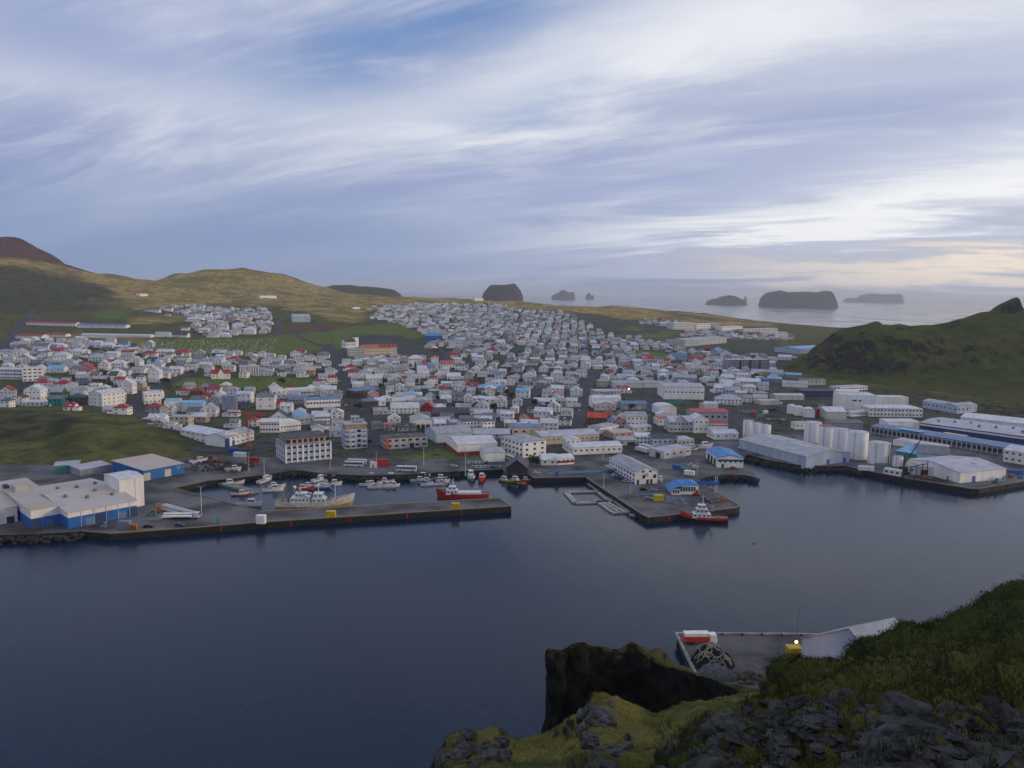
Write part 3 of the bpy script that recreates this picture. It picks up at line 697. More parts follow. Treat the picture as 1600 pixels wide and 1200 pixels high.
# ---- left quay: fish plant and sheds
r, L = bld('fish_factory', 'large white and blue fish factory with beige roof on the left quay', 'factory', (107,826.5), (214,805.5), 58, 7.2, 'gx', 'white', 'beige', .08,
   doors=[(.30,3.4,3.6,'slateblue'),(.47,4.6,4.4,'navy'),(.78,3.4,3.2,'slateblue'),(.93,4.2,4.2,'navy')], band=('blue', -1, 4.9), o=.5, lm='blue fish factory')
for i, (x, y) in enumerate(((-.30,-8),(-.05,-14),(.16,-6),(.02,6),(-.2,12),(.3,-16),(.33,8))):
    v = MB(); zz = 7.2+.08*(29-abs(y)); v.cyl((L*x, y, zz), (L*x, y, zz+1.1), .8, .8, 10); v.cone((L*x, y, zz+1.1), 1.2, .6, 10); v.build('roof_vent', M_STEEL, r)
for t_ in (.18,.36,.54,.72,.89): add_box(r, 'downpipe', WALL['offwhite'], -L/2+L*t_-.1, -29.25, 0, -L/2+L*t_+.1, -29.1, 7.0)
r, L = bld('fish_factory_annex', 'white and blue factory annex left of the main hall', 'factory', (49,827), (103,817), 60, 8.4, 'shed', 'white', 'beige', .02, doors=[(.15,4.4,4.6,'navy'),(.55,2.6,3,'slateblue')], band=('blue', -1, 4.6), o=.4)
add_box(r, 'rooftop_unit', ROOF['beige'], -L*.3, 4, 8.9, L*.1, 12, 12.0); add_box(r, 'rooftop_unit', ROOF['tar'], -L*.45, 14, 9, -L*.3, 18, 11.0)
bld('cold_store', 'low white cold store at the far left edge with beige roof', 'building', (-90,835), (28,815), 46, 7.0, 'gx', 'white', 'beige', .06, doors=[(.9,3,3,'dark')])
r, L = bld('freezer_tower', 'tall white windowless tower block beside the blue fish factory', 'tower', (188,797), (226,789.5), 17, 14.5, 'gx', 'white', 'white', .10, lm='white tower block')
add_box(r, 'wall_joint', WALL['offwhite'], L*.12, -8.56, 0, L*.15, -8.5, 14.2); add_box(r, 'canopy', ROOF['white'], L/2, -4, 7, L/2+2.2, 0, 7.4)
r, L = bld('blue_workshop', 'long blue workshop with flat beige roof and two white doors', 'workshop', (225,751.5), (287,739.5), 34, 5.8, 'shed', 'blue', 'beige', .02, o=.5, lm='blue workshop',
   doors=[(.08,3.8,4.2,'offwhite'),(.60,3.8,4.2,'offwhite')])
mb = MB(); e_ = -17.1
for k in (-1, 1): mb.prism([(L*.36, 3.2), (L*.36+.35, 3.2), (L*.36+.35+k*1.1, 5.0), (L*.36+k*1.1, 5.0)] if k > 0 else [(L*.36, 3.2), (L*.36+.35, 3.2), (L*.36+.35-1.1, 5.0), (L*.36-1.1, 5.0)], e_, e_+.08, 'y')
mb.build('wall_emblem', WALL['paleblue'], r)
r, L = bld('teal_container_shed', 'teal open-topped container shed below the grass mound', 'container', (84,740), (124,737), 12, 4.2, 'flat', 'teal', 'lightgrey', o=.1)
bld('grey_shed', 'low grey lean-to left of the blue workshop', 'shed', (126,744), (174,735.5), 12, 3.6, 'shed', 'grey', 'lav', .04)
# white L-shaped warehouse
r, L = bld('warehouse', 'long white two-storey warehouse wing with slit windows below the houses', 'warehouse', (282,678.5), (346,698), 17, 6.4, 'gx', 'white', 'white', .28, win=(8,2), ww=2.0, wh=.8, sides=False, lm='white angled warehouse')
r, L = bld('warehouse', 'shorter white warehouse wing with blue doors, right arm of the angled pair', 'warehouse', (353,699), (397,687.5), 17, 6.4, 'gx', 'white', 'lightgrey', .28, win=(6,2), ww=2.0, wh=.8, sides=False, doors=[(.05,4.2,6,'navy'),(.26,2.6,3.6,'blue')])
# ---- harbour front, centre left
r, L = bld('unfinished_flats', 'grey concrete flats under construction with beige top floor at the basin', 'building', (447,724), (517,717), 22, 11.0, 'flat', 'paleblue', 'tar', win=(8,3), ww=2.0, wh=1.3, sides='l', lm='unfinished concrete flats')
for i in range(9): add_box(r, 'pilaster', WALL['white'], -L/2+L*i/8-.45, -11.35, -.5, -L/2+L*i/8+.45, -10.98, 11.0)
for i in range(6): add_box(r, 'pilaster', WALL['white'], -L/2-.35, -11+22*i/5-.4, -.5, -L/2+.02, -11+22*i/5+.4, 11.0)
add_box(r, 'cornice', WALL['concrete'], -L/2-.6, -11.6, 11.02, L/2+.6, 11.4, 11.6)
add_box(r, 'top_floor', WALL['sand'], -L/2+1.2, -9.8, 11.6, L/2-1, 9.8, 14.6); add_box(r, 'top_roof', ROOF['tar'], -L/2+.8, -10.2, 14.62, L/2-.6, 10.2, 15.0)
for i in range(8): link('window', WIN_ME, r, (-L/2+2.2+(L-4)*i/7, -9.8, 13.0), 0, (2.2, .2, 2.2))
for i in range(5): link('window', WIN_ME, r, (-L/2+1.2, -8+16*i/4, 13.0), 0, (.2, 2.2, 2.2))
r, L = bld('flats_tower', 'five-storey grey flats with curved white balconies and an orange top floor', 'tower', (539,702), (574,700), 15, 13.5, 'flat', 'paleblue', 'slateblue', win=(4,4), ww=2.2, wh=1.8, lm='balcony flats')
for k in range(4):
    mb = MB(); n = 8; pts = [(-L/2+L*.22+3.2*math.cos(math.pi+math.pi*i/n), -7.5+2.0*math.sin(math.pi+math.pi*i/n)) for i in range(n+1)]
    mb.prism(pts, 2.6+k*3.1, 3.7+k*3.1, 'z'); mb.build('balcony', WALL['offwhite'], r)
    add_box(r, 'balcony', WALL['offwhite'], L*.22, -8.9, 2.6+k*3.1, L*.44, -7.52, 3.6+k*3.1)
add_box(r, 'top_floor', WALL['sand'], -L/2+.6, -7, 13.75, L/2-.6, 6.5, 16.4); add_box(r, 'top_roof', ROOF['beige'], -L/2-.2, -7.8, 16.42, L/2+.2, 7.2, 16.9); add_box(r, 'stair_head', WALL['bluegrey'], -1, -3, 16.92, L/2-2, 3, 18.2)
r, L = bld('harbour_hall', 'cream two-storey hall with orange-red corner pillar and dark roof', 'building', (603,702.5), (668,698), 15, 7.2, 'flat', 'offwhite', 'tar', win=(6,2), ww=2.6, wh=1.3, doors=[(.62,3,3.4,'dark')], lm='orange-cornered hall')
add_box(r, 'corner_pillar', WALL['orange'], -L/2-.15, -7.8, -.5, -L/2+2.0, -7.5, 7.4); add_box(r, 'rooftop_unit', M_STEEL, -L*.2, -2, 7.3, -L*.1, 1, 8.4); add_box(r, 'rooftop_unit', M_STEEL, L*.1, -3, 7.3, L*.18, -1, 8.2)
r, L = bld('fire_station', 'white hall with a front gable and three large dark doors', 'hall', (646,669.5), (676,668.5), 22, 6.0, 'gy', 'white', 'lightgrey', .30, win=(4,1), sides=False, doors=[(.25,2.8,3,'dark'),(.5,2.8,3,'dark'),(.75,2.8,3,'dark')], lm='gabled white hall')
bld('hall_wing', 'white wing with a row of windows right of the gabled hall', 'building', (677,668), (704,667), 12, 6.0, 'gx', 'white', 'lightgrey', .2, win=(6,1), ww=1.6, wh=1.8)
bld('office_block', 'white three-storey block with rows of small dark windows and dark roof', 'building', (724,678), (755,676), 14, 9.0, 'flat', 'white', 'tar', win=(6,3), lm='white three-storey block')
bld('office_block', 'narrow white tower-like block at the right end of the three-storey block', 'building', (755.5,679), (773,678), 14, 9.6, 'flat', 'white', 'darkgrey', win=(3,3))
bld('store_shed', 'pale low shed left of the three-storey white block', 'shed', (706,671), (724,669.5), 14, 5.0, 'gx', 'offwhite', 'lightgrey', .2, win=(3,1))
bld('long_shed', 'long pale metal shed with two roof halves before the three-storey block', 'shed', (682,692), (738,688), 26, 6.4, 'gx', 'paleblue', 'lightgrey', .22, win=(0,0), lm='pale metal shed')
r, L = bld('harbour_warehouse', 'white warehouse with big pale roof and a red band along its foot', 'warehouse', (715,712.5), (777,709), 30, 7.2, 'gx', 'white', 'white', .16, band=('red', -1, 2.6), doors=[(.6,3,2.6,'offwhite')], lm='red-banded warehouse')
bld('small_warehouse', 'small white flat-roofed annex in front of the red-banded warehouse', 'warehouse', (757,722), (789,721), 16, 6.0, 'gx', 'white', 'lightgrey', .10)
bld('dark_shed', 'black tarred boathouse with steep roof at the quay corner', 'shed', (791,740), (824,741), 16, 3.6, 'gy', 'dark', 'darkgrey', .75, lm='black boathouse')
bld('bus_shelter', 'tiny white flat-roofed kiosk beside the parked coaches', 'kiosk', (578,731), (588,731), 4, 3.0, 'flat', 'white', 'white', doors=[(.5,1.1,2.1,'bluegrey')])
# ---- centre right: quay with port building
bld('corner_block', 'white three-storey corner block with pale roof behind the quay', 'building', (817,716), (853,711), 26, 10.0, 'hip', 'white', 'lightgrey', .22, win=(3,3), ww=2.0, wh=1.3, lm='white corner block')
bld('cream_hall', 'cream building with blue roof edge behind the corner block', 'building', (800,682.5), (849,681), 14, 6.6, 'gx', 'cream', 'slateblue', .12, win=(4,1), ww=2.4, wh=1.4, lm='blue-roofed cream building')
bld('cream_store', 'long cream store with pale grey roof and small windows', 'building', (846,695), (936,690), 22, 5.6, 'gx', 'cream', 'lav', .16, win=(12,1), ww=1.2, wh=.9, lm='long cream store')
bld('white_store', 'long low white building in front of the long cream store', 'building', (895,711), (972,707.5), 17, 4.8, 'gx', 'white', 'white', .20, win=(9,1), lm='long low white building')
bld('white_store_wing', 'two-storey white wing at the left end of the long low building', 'building', (884,704), (906,703.5), 10, 7.4, 'gy', 'white', 'white', .22, win=(3,2))
bld('red_shed', 'white and red low sheds beside the black boathouse', 'shed', (870,727), (897,725), 12, 4.0, 'gx', 'white', 'white', .25, win=(4,1), band=('red', 1.2, 2.6))
bld('white_cabin', 'small white cabin with rounded pale roof left of the red-striped shed', 'shed', (846,727), (869,727), 12, 3.4, 'gx', 'white', 'white', .45, win=(2,1))
r, L = bld('port_office', 'long white three-storey port building, gable end facing the water', 'building', (992.5,757), (1027,755), 37, 7.2, 'gy', 'white', 'lightgrey', .34, win=(4,1), ww=1.7, wh=2.0, sides=False, doors=[(.12,1.4,2.6,'dark'),(.55,1.6,2.6,'dark'),(.72,1.4,2.6,'dark')], lm='white port building')
for z_ in (2.2, 4.9):
    for i in range(9): link('window', WIN_ME, r, (-L/2, -16+32*i/8, z_), 0, (.16, 1.7, 1.2))
for x in (-2.2, 2.2): link('window', WIN_ME, r, (x, -18.5, 7.2), 0, (1.5, .16, 1.1))
mb = MB(); mb.cyl((0,-18.62,5.2), (0,-18.5,5.2), 1.1, 1.1, 16); em = mb.build('wall_emblem', WALL['bluegrey'], r)
MB().cyl((0,-18.68,5.2), (0,-18.6,5.2), .62, .62, 12).build('emblem_disc', WALL['offwhite'], em)
add_box(r, 'base_stripe', WALL['blue'], -L/2-.08, -18, -.2, -L/2, 18, .9); add_box(r, 'porch', ROOF['lightgrey'], -L/2-3.6, 8, 2.9, -L/2, 18.3, 3.2)
r, L = bld('ferry_terminal', 'small white ferry terminal with stepped bright blue roofs', 'building', (1062,772.5), (1091,772.5), 11, 5.0, 'hip', 'white', 'blue', .35, win=(7,1), ww=1.0, wh=2.6, doors=[(.92,1.4,2.4,'red')], lm='blue-roofed ferry terminal')
mb = MB(); n = 8
mb.prism([(-L/2-4.4, -.5), (-L/2-.02, -.5), (-L/2-.02, 3.0), (-L/2-4.4, 3.0)], -6.2, 4, 'y'); mb.build('wall', WALL['white'], r)
mb = MB(); arc = [(-L/2-6.0+6.4*i/n, 2.4+2.6*math.sin(math.pi/2*i/n)) for i in range(n+1)]; mb.prism(arc+[(x, z-.3) for x, z in arc[::-1]], -7.2, 4.8, 'y'); mb.build('roof', ROOF['blue'], r)
for i in range(3): link('window', WIN_ME, r, (-L/2-3.5+i*1.3, -6.2, 1.7), 0, (.9, .16, 1.8))
w_ = thing('gangway', 'raised blue boarding gangway on a post beside the ferry terminal', 'gangway', at_z(1105,771,QZ), R_(6))
add_box(w_, 'walkway', WALL['blue'], -5.5, -1.1, 5.0, 6.0, 1.1, 5.5); add_box(w_, 'side_panel', WALL['blue'], -5.5, -1.16, 5.5, 6.0, -1.06, 6.7); add_box(w_, 'side_panel', WALL['blue'], -5.5, 1.06, 5.5, 6.0, 1.16, 6.7)
for x in (4.2, 5.2): MB().cyl((x,0,0), (x,0,9.5), .22, .22, 8).build('post', WALL['offwhite'], w_)
r, L = bld('blue_roofed_shed', 'white fish shed with bright blue roof by the rocky spit', 'shed', (1121,730.5), (1161,731), 27, 6.2, 'gy', 'white', 'blue', .22, win=(5,1), ww=1.2, wh=1.0, sides=False, lm='blue-roofed shed', doors=[(.2,1.4,2.4,'dark')])
add_box(r, 'stripe', WALL['navy'], -L/2-.06, -13.58, 4.0, L/2+.06, -13.5, 5.2)
for i in range(3): link('door', door_me('dark'), r, (-L/2, -7+i*7, 2.2), 0, (.2, 4.2, 4.4))
bld('beige_store', 'beige flat-roofed store with small windows and one dark doorway', 'building', (1037,718), (1079.5,711), 13, 5.2, 'flat', 'offwhite', 'lav', win=(4,1), ww=2.2, wh=1.0, sides=False, doors=[(('l',.4),4,3.8,'dark')], lm='beige flat store')
bld('grey_workshop', 'blue-grey workshop with dark roof behind the beige store', 'workshop', (1020,697.5), (1058,696.5), 15, 5.6, 'gx', 'paleblue', 'darkgrey', .22, win=(5,1), lm='blue-grey workshop')
bld('grey_workshop_wing', 'low white wing with a pale roof right of the blue-grey workshop', 'building', (1058.5,698), (1084,697), 13, 5.0, 'flat', 'offwhite', 'lav', win=(4,1))
bld('net_loft', 'small white building with dark carport bays beside the lorry', 'building', (965,696.5), (993,696.5), 13, 4.0, 'gx', 'offwhite', 'lightgrey', .22, win=(2,1), doors=[(.68,3.4,2.8,'dark'),(.88,2.6,2.8,'dark')])
bld('net_loft', 'white two-storey house with pale front-sloping roof beside the carport', 'building', (993.5,694.5), (1017,694.5), 11, 5.6, 'gx', 'white', 'white', .35, win=(4,2))
bld('red_brick_store', 'low red-walled store with brownish roof behind the carport building', 'building', (958,686), (988,683.5), 14, 4.2, 'gx', 'pink', 'beige', .14, win=(3,1))
bld('pale_store', 'pale low store right of the red-walled store', 'building', (989,676), (1018,673.5), 12, 4.0, 'gx', 'offwhite', 'lav', .14, win=(3,1))
bld('white_hip_house', 'white hip-roofed hall with a row of windows and red door', 'building', (937,679), (966.5,673.5), 12, 5.0, 'hip', 'white', 'lightgrey', .3, win=(6,1), doors=[(.6,1,2,'red')], lm='white hip-roofed hall')
bld('red_roofed_inn', 'dark brown inn with bright orange-red roof beside the street', 'building', (918,664.5), (947.5,665), 12, 6.4, 'gx', 'brown', 'orange', .55, win=(5,2), wh=1.0, lm='orange-roofed inn')
bld('gabled_store', 'white gabled store, right of the two small red-gabled huts', 'building', (979,666.5), (1011,666.5), 17, 8.2, 'gx', 'white', 'lightgrey', .32, win=(5,2), lm='white gabled store')
bld('gabled_hut', 'small hut with green roof left of the white gabled store', 'house', (964,658), (979,658), 10, 5.0, 'gy', 'white', 'green', .8, win=(2,1))
bld('gabled_hut', 'small hut with red roof behind the orange-roofed inn', 'house', (948.5,656), (963,656), 10, 5.0, 'gy', 'pink', 'red', .8, win=(2,1))
bld('gabled_hut', 'pale blue hut with pale gable in front of the red-roofed hut', 'house', (949,664), (963,665), 8, 4.4, 'gy', 'paleblue', 'lightgrey', .7, win=(2,1))
bld('gabled_hut', 'pink hut with red gable left of the white gabled store', 'house', (964,666), (977.5,666), 8, 4.2, 'gy', 'pink', 'red', .7, win=(2,1))
bld('street_block', 'white two-storey building with pale roof left of the wide street', 'building', (925,637), (970,636.5), 14, 8.6, 'gx', 'white', 'white', .3, win=(0,0), lm='white street building')
bld('street_block', 'low pale gabled block in front of the white street building', 'building', (930,641.5), (962,641), 8, 5.6, 'gy', 'offwhite', 'white', .25, win=(4,1))
bld('street_block', 'grey flat building with row of windows above the white street building', 'building', (930,622), (970,621), 14, 7.0, 'flat', 'offwhite', 'lav', win=(7,2), ww=1.8)
bld('yard_shed', 'low grey-roofed shed with white doors left of the wide yard street', 'shed', (970.5,640), (1010,640), 13, 5.2, 'gx', 'grey', 'slateblue', .3, win=(0,0), doors=[(.2,3,3,'offwhite'),(.45,3,3,'offwhite'),(.7,3,3,'offwhite')], lm='grey-roofed yard shed')
r, L = bld('freezing_plant', 'large white freezing plant with long pale roof and window row', 'factory', (1037,623.5), (1100,624.5), 34, 12.5, 'gx', 'white', 'lightgrey', .10, win=(10,1), ww=2.0, wh=1.1, sides=False, lm='white freezing plant')
bld('freezing_plant_wing', 'long pale-roofed wing stretching left of the freezing plant', 'factory', (958,606.5), (1036,606), 20, 6.0, 'gx', 'offwhite', 'lightgrey', .12)
bld('teal_shed', 'green-fronted low shed against the freezing plant', 'shed', (1044,631), (1069,631), 7, 3.6, 'flat', 'teal', 'green')
bld('hall_pale', 'white barrel-roofed hall right of the wide yard street', 'hall', (1028,649), (1057,649), 18, 6.4, 'barrel', 'white', 'white', .30, lm='barrel-roofed white hall')
bld('hall_pale', 'small white gabled hall below the barrel-roofed hall', 'hall', (1028,655.5), (1047,655.5), 8, 4.4, 'gy', 'white', 'white', .35, win=(2,1))
bld('striped_store', 'white building with a red roof edge beside the wide yard street', 'building', (1029,665.5), (1060,665), 12, 6.0, 'gx', 'white', 'salmon', .14, win=(5,1))
bld('big_gable_house', 'cream-white building with a large central gable facing the harbour', 'building', (1046,675.5), (1082,675.5), 15, 8.4, 'gx', 'offwhite', 'white', .45, win=(6,2), ww=1.4, lm='big-gabled building')
c_ = MB(); r_g = bpy.data.objects['big_gable_house']
c_.prism([(-4.5, 8.2), (4.5, 8.2), (0, 12.4)], -7.7, 0, 'y'); c_.build('front_gable', WALL['offwhite'], r_g)
mbr = MB(); mbr.prism([(-5.1, 8.1), (0, 12.75), (5.1, 8.1), (5.1, 8.35), (0, 13.05), (-5.1, 8.35)], -8.1, 0, 'y'); mbr.build('roof', ROOF['lightgrey'], r_g)
bld('red_roofed_factory', 'grey factory with long faded red roof near the tanks', 'factory', (1080,660), (1137,661), 16, 9.0, 'gx', 'grey', 'salmon', .22, win=(6,1), ww=2.2, wh=1.6, lm='faded-red-roofed factory')
bld('white_factory', 'tall white factory front with small gable below the red roof', 'factory', (1084,676.5), (1106,676.5), 14, 11.0, 'gy', 'white', 'white', .5, win=(3,2), lm='tall white factory')
bld('white_factory', 'white two-storey factory with red stripe roof and window rows', 'factory', (1106.5,677), (1137,677.5), 14, 8.0, 'gx', 'white', 'red', .12, win=(7,2))
bld('white_shed', 'small low white shed with pale roof on the open yard', 'shed', (1116,687), (1153.5,686.5), 14, 4.4, 'gx', 'white', 'white', .30, win=(3,1), lm='small white yard shed')
bld('yard_shed', 'grey flat shed right of the freezing plant corner', 'shed', (1100,640), (1122,640), 10, 5.0, 'flat', 'offwhite', 'lav')
# ---- right quay
r, L = bld('quay_warehouse', 'long grey warehouse with low gable and blue doors on the right quay', 'warehouse', (1259,729.3), (1327,722), 62, 6.3, 'gy', 'paleblue', 'lightgrey', .16, doors=[(.50,2.6,3.4,'blue'),(.88,2.6,3.4,'blue')], o=.4, lm='long grey quay warehouse')
for y0, y1 in ((-22,-1), (4,22)): add_box(r, 'skylight', WALL['white'], -L*.06-1.1, y0, 6.3+.16*L*.44+.10, -L*.06, y1, 6.3+.16*L*.44+.40)
M_TANK = mat('tank_white', (.84,.83,.82), .5, .05, .3, stretch=ST)
def tank(px0, px1, brow, toprow, label, top='white', bandc=None, kind='storage_tank', cat='tank'):
    a = P((px0+px1)/2, brow); R = (px1-px0)/2*a.y/FPX; c = a + Vector((0, R, 0)); c.z = ground(c.x, c.y)
    t_ = at_depth((px0+px1)/2, toprow, c.y-R*.2); H = max(4, t_.z-c.z)
    root = thing(kind, label, cat, c, 0, 'white storage tanks')
    sh_ = MB(); sh_.add([(R*math.cos(2*math.pi*k/40), R*math.sin(2*math.pi*k/40), z_) for z_ in (-1, H) for k in range(40)], [(k, (k+1) % 40, 40+(k+1) % 40, 40+k) for k in range(40)])
    sh_.build('shell', M_TANK, root, True)
    MB().cone((0,0,H+.01), R*1.01, R*.12, 40).build('roof', ROOF[top], root)
    mb = MB(); 
    for k in range(40):
        a0 = 2*math.pi*k/40; a1 = 2*math.pi*(k+1)/40
        p0 = (R*math.cos(a0), R*math.sin(a0)); p1 = (R*math.cos(a1), R*math.sin(a1))
        for zz in (H+.55, H+1.05): mb.cyl((p0[0],p0[1],zz), (p1[0],p1[1],zz), .05, .05, 4)
        mb.cyl((p0[0],p0[1],H), (p0[0],p0[1],H+1.05), .05, .05, 4)
    mb.build('railing', M_STEEL, root)
    mb = MB(); a0 = -2.3; cx_, cy_ = (R+.25)*math.cos(a0), (R+.25)*math.sin(a0)
    for k in (-.25, .25): mb.cyl((cx_-k*math.sin(a0), cy_+k*math.cos(a0), 0), (cx_-k*math.sin(a0), cy_+k*math.cos(a0), H+1), .05, .05, 4)
    for k in range(int(H/.5)): mb.cyl((cx_-.25*math.sin(a0), cy_+.25*math.cos(a0), k*.5), (cx_+.25*math.sin(a0), cy_-.25*math.cos(a0), k*.5), .03, .03, 4)
    mb.build('ladder', M_STEEL, root)
    OCC.append((c.x, c.y, R+2)); return root, R, H
tank(1330,1361,719,675,'largest white tank, rightmost of the four tall tanks in a row')
tank(1306,1333,708,671,'white tank third from the left of the four tall tanks')
tank(1283,1308,700,666,'white tank with a pinkish top, second of the four tall tanks', 'salmon')
tank(1261,1287,692,660,'white tank leftmost of the four tall tanks')
r, R, H = tank(1363.5,1397,727,692,'shorter wide white tank with pipework in front of the tall tanks')
mb = MB()
for a0 in (-1.1,-.85): mb.cyl(((R+.4)*math.cos(a0), (R+.4)*math.sin(a0), 0), ((R+.4)*math.cos(a0), (R+.4)*math.sin(a0), H), .22, .22, 6)
mb.build('pipe', WALL['dark'], r)
add_box(r, 'bund_wall', mat('paint_mint', (.16,.34,.24), .7, .14, .5), -R, -R-2.4, -.5, R*.2, -R-1.4, 1.8)
tank(1398.5,1413.5,730,713,'small narrow white tank between the wide tank and dark crane')
tank(1162.5,1178,684,657,'white tank leftmost of the three behind the grey quay warehouse')
tank(1176,1192,689,661,'white tank in the middle of the three behind the grey quay warehouse')
tank(1189.5,1206,693,664,'white tank rightmost of the three behind the grey quay warehouse')
r, L = bld('quay_factory', 'white factory with pale roof and blue door at the right quay corner', 'factory', (1499,755), (1571,748), 38, 6.2, 'gx', 'white', 'lav', .14, doors=[(.30,2.6,3.6,'blue')], lm='white quay-corner factory')
for x, y in ((-.2,-6),(.1,-9),(.25,4)): add_box(r, 'skylight', WALL['offwhite'], L*x, y, 8.2, L*x+3, y+1.2, 8.7)
bld('quayside_shed', 'grey-roofed shed left of the quay-corner factory', 'shed', (1432,722), (1484,727), 34, 6.0, 'gx', 'paleblue', 'grey', .18, lm='grey-roofed quay shed')
bld('quayside_shed', 'beige flat shed with rusty front beside the crane', 'shed', (1418,741), (1470,745), 14, 5.0, 'flat', 'offwhite', 'beige', win=(4,1), doors=[(.5,4,3.6,'dark')])
bld('quayside_shed', 'pale blue low shed roof behind the crane and small tank', 'shed', (1400,716), (1434,722), 28, 5.0, 'gx', 'teal', 'lightblue', .12)
bld('quay_cabin', 'small white cabin with three windows on the quay edge', 'cabin', (1380.5,740.5), (1406,744.5), 5, 3.2, 'flat', 'white', 'white', win=(3,1), ww=1.6)
r, L = bld('colonnade_hall', 'very long hall with bright blue roof and dark colonnade on the right', 'hall', (1362,677), (1576,713), 20, 5.6, 'gx', 'grey', 'slateblue', .10, o=1.0, lm='long blue-roofed hall')
for i in range(30): add_box(r, 'column', WALL['offwhite'], -L/2+L*i/29-.3, -11.2, -1, -L/2+L*i/29+.3, -10.6, 5.2)
for i in range(29): link('window', WIN_ME, r, (-L/2+L*(i+.5)/29, -10, 2.6), 0, (3.6, .16, 2.6))
add_box(r, 'roof_panel', ROOF['lightblue'], -L*.30, -9.6, 6.75, -L*.12, -2, 6.95); add_box(r, 'roof_panel', ROOF['beige'], -L*.02, 2.6, 6.60, L*.14, 9.4, 6.95)
bld('low_hall', 'low white hall with flat pale roof in front of the colonnade', 'hall', (1395,695), (1470,707), 14, 3.6, 'flat', 'white', 'lav')
bld('right_edge_house', 'white building with dark windows at the right edge behind the quay', 'building', (1567,721), (1640,733), 22, 8.0, 'gx', 'white', 'white', .2, win=(7,2), ww=1.6)
r, L = bld('wide_factory', 'wide white-roofed factory with a navy band at the right edge', 'factory', (1437,672), (1640,701), 44, 6.4, 'gx', 'navy', 'lav', .06, o=.6, lm='wide white-roofed factory')
for i in range(8): add_box(r, 'roof_vent', M_STEEL, -L*.4+i*L*.11, -12+6*(i % 3), 7.6, -L*.4+i*L*.11+1.6, -10+6*(i % 3), 9.2)
add_box(r, 'stripe', WALL['white'], -L/2-.04, -22.06, 4.2, L/2+.04, -22.0, 5.6)
bld('wide_factory', 'second white roof of the factory complex, further back at the right edge', 'factory', (1500,663), (1660,682), 36, 6.6, 'gx', 'white', 'white', .10)
bld('front_block', 'white low block with blue loading door behind the long blue roof', 'building', (1386,672), (1436,672), 12, 6.6, 'shed', 'white', 'white', .06, doors=[(.3,7,3.6,'navy')], lm='low white loading block')
bld('window_factory', 'white two-storey factory with two rows of dark windows', 'factory', (1358,651), (1441,652), 18, 7.8, 'hip', 'white', 'white', .25, win=(15,2), ww=1.6, wh=1.3, lm='two-row white factory')
r, L = bld('big_white_block', 'tall white windowless block with stepped roof below the green hill', 'factory', (1311,639.5), (1369,641), 24, 14.0, 'flat', 'white', 'white', win=(0,0), lm='tall white stepped block')
add_box(r, 'upper_storey', WALL['white'], -L/2+.5, 2, 14.2, L*.15, 11.5, 16.6); link('window', WIN_ME, r, (-L*.1, -12, 9), 0, (4, .16, 1.4)); link('window', WIN_ME, r, (L*.05, -12, 9), 0, (2.4, .16, 1.4)); link('door', door_me('navy'), r, (L*.34, -12, 2.6), 0, (3, .2, 5))
bld('back_block', 'white block peeping over behind the two-row factory', 'factory', (1369.5,634.5), (1419,634.5), 14, 9.0, 'flat', 'white', 'white')
bld('pale_blue_hall', 'long pale blue hall with grey roof at the foot of the hill', 'hall', (1441,636.5), (1495,646.5), 15, 6.8, 'gx', 'paleblue', 'lightgrey', .25, win=(8,1), ww=2.0, lm='pale blue hall')
bld('pale_blue_hall', 'pale blue end wing of the hall at the foot of the hill', 'hall', (1495.5,646.5), (1526,643), 15, 6.8, 'gx', 'paleblue', 'lightgrey', .25, win=(5,1))
bld('navy_block', 'navy blue long block with white window bands below the hill', 'building', (1253,621), (1312,621), 16, 7.0, 'flat', 'navy', 'darkgrey', win=(12,2), ww=2.0, wh=1.0, lm='navy blue block')
bld('office_block', 'white and navy office block right of the long navy block', 'building', (1312.5,618), (1355,614), 14, 8.6, 'flat', 'white', 'lav', win=(10,2), ww=2.2, wh=1.4, band=('navy', 3.2, 4.6))
bld('green_house', 'pale green flat house with dark windows above the navy block', 'building', (1254,602), (1290,601.5), 12, 7.0, 'gx', 'offwhite', 'green', .12, win=(6,1), wh=1.8)
for i, (x, y) in enumerate(((1229,646),(1241,649),(1256,652))):
    lab = ['leftmost of three rounded white silos near the red dome', 'middle of three rounded white silos near the red dome', 'rightmost of three rounded white silos near the red dome'][i]
    bld('rounded_silo', lab, 'silo', (x, y), (x+13+2*i, y+1), 12, 5.6, 'barrel', 'white', 'white', .5, group='rounded white silos')
bld('red_dome_store', 'dark red barrel-roofed store between white halls', 'shed', (1272,651.5), (1290,651), 10, 2.4, 'barrel', 'red', 'brown', .8, lm='dark red dome')
bld('white_vault_hall', 'white hall with broad pale roof right of the dark red dome', 'hall', (1291,655), (1323,655), 22, 6.5, 'gx', 'offwhite', 'white', .28)
bld('low_white_office', 'low white office with window row before the two-row factory', 'building', (1329,651), (1353,650), 8, 4.2, 'gx', 'white', 'white', .2, win=(7,1))
bld('grey_hall', 'grey-roofed low hall behind the four tall tanks', 'hall', (1300,672), (1348,673), 16, 6, 'gx', 'grey', 'grey', .2)
bld('boat_hall', 'white two-tone hut beside the leftmost tall tank', 'building', (1243,671), (1262,671), 9, 5.2, 'flat', 'white', 'lav', win=(3,1))
bld('blue_shed_row', 'light blue roofed shed at the left foot of the hill', 'shed', (1200,598), (1222,598.5), 14, 5, 'gx', 'bluegrey', 'lightblue', .25, lm='light blue shed row')
bld('blue_shed_row', 'second light blue roofed shed below the hill', 'shed', (1226,591), (1252,592), 12, 5, 'gx', 'bluegrey', 'lightblue', .25)
bld('blue_shed_row', 'pale vaulted shed left of the navy block', 'shed', (1222,604), (1262,606), 14, 4.4, 'gx', 'white', 'lightgrey', .3)
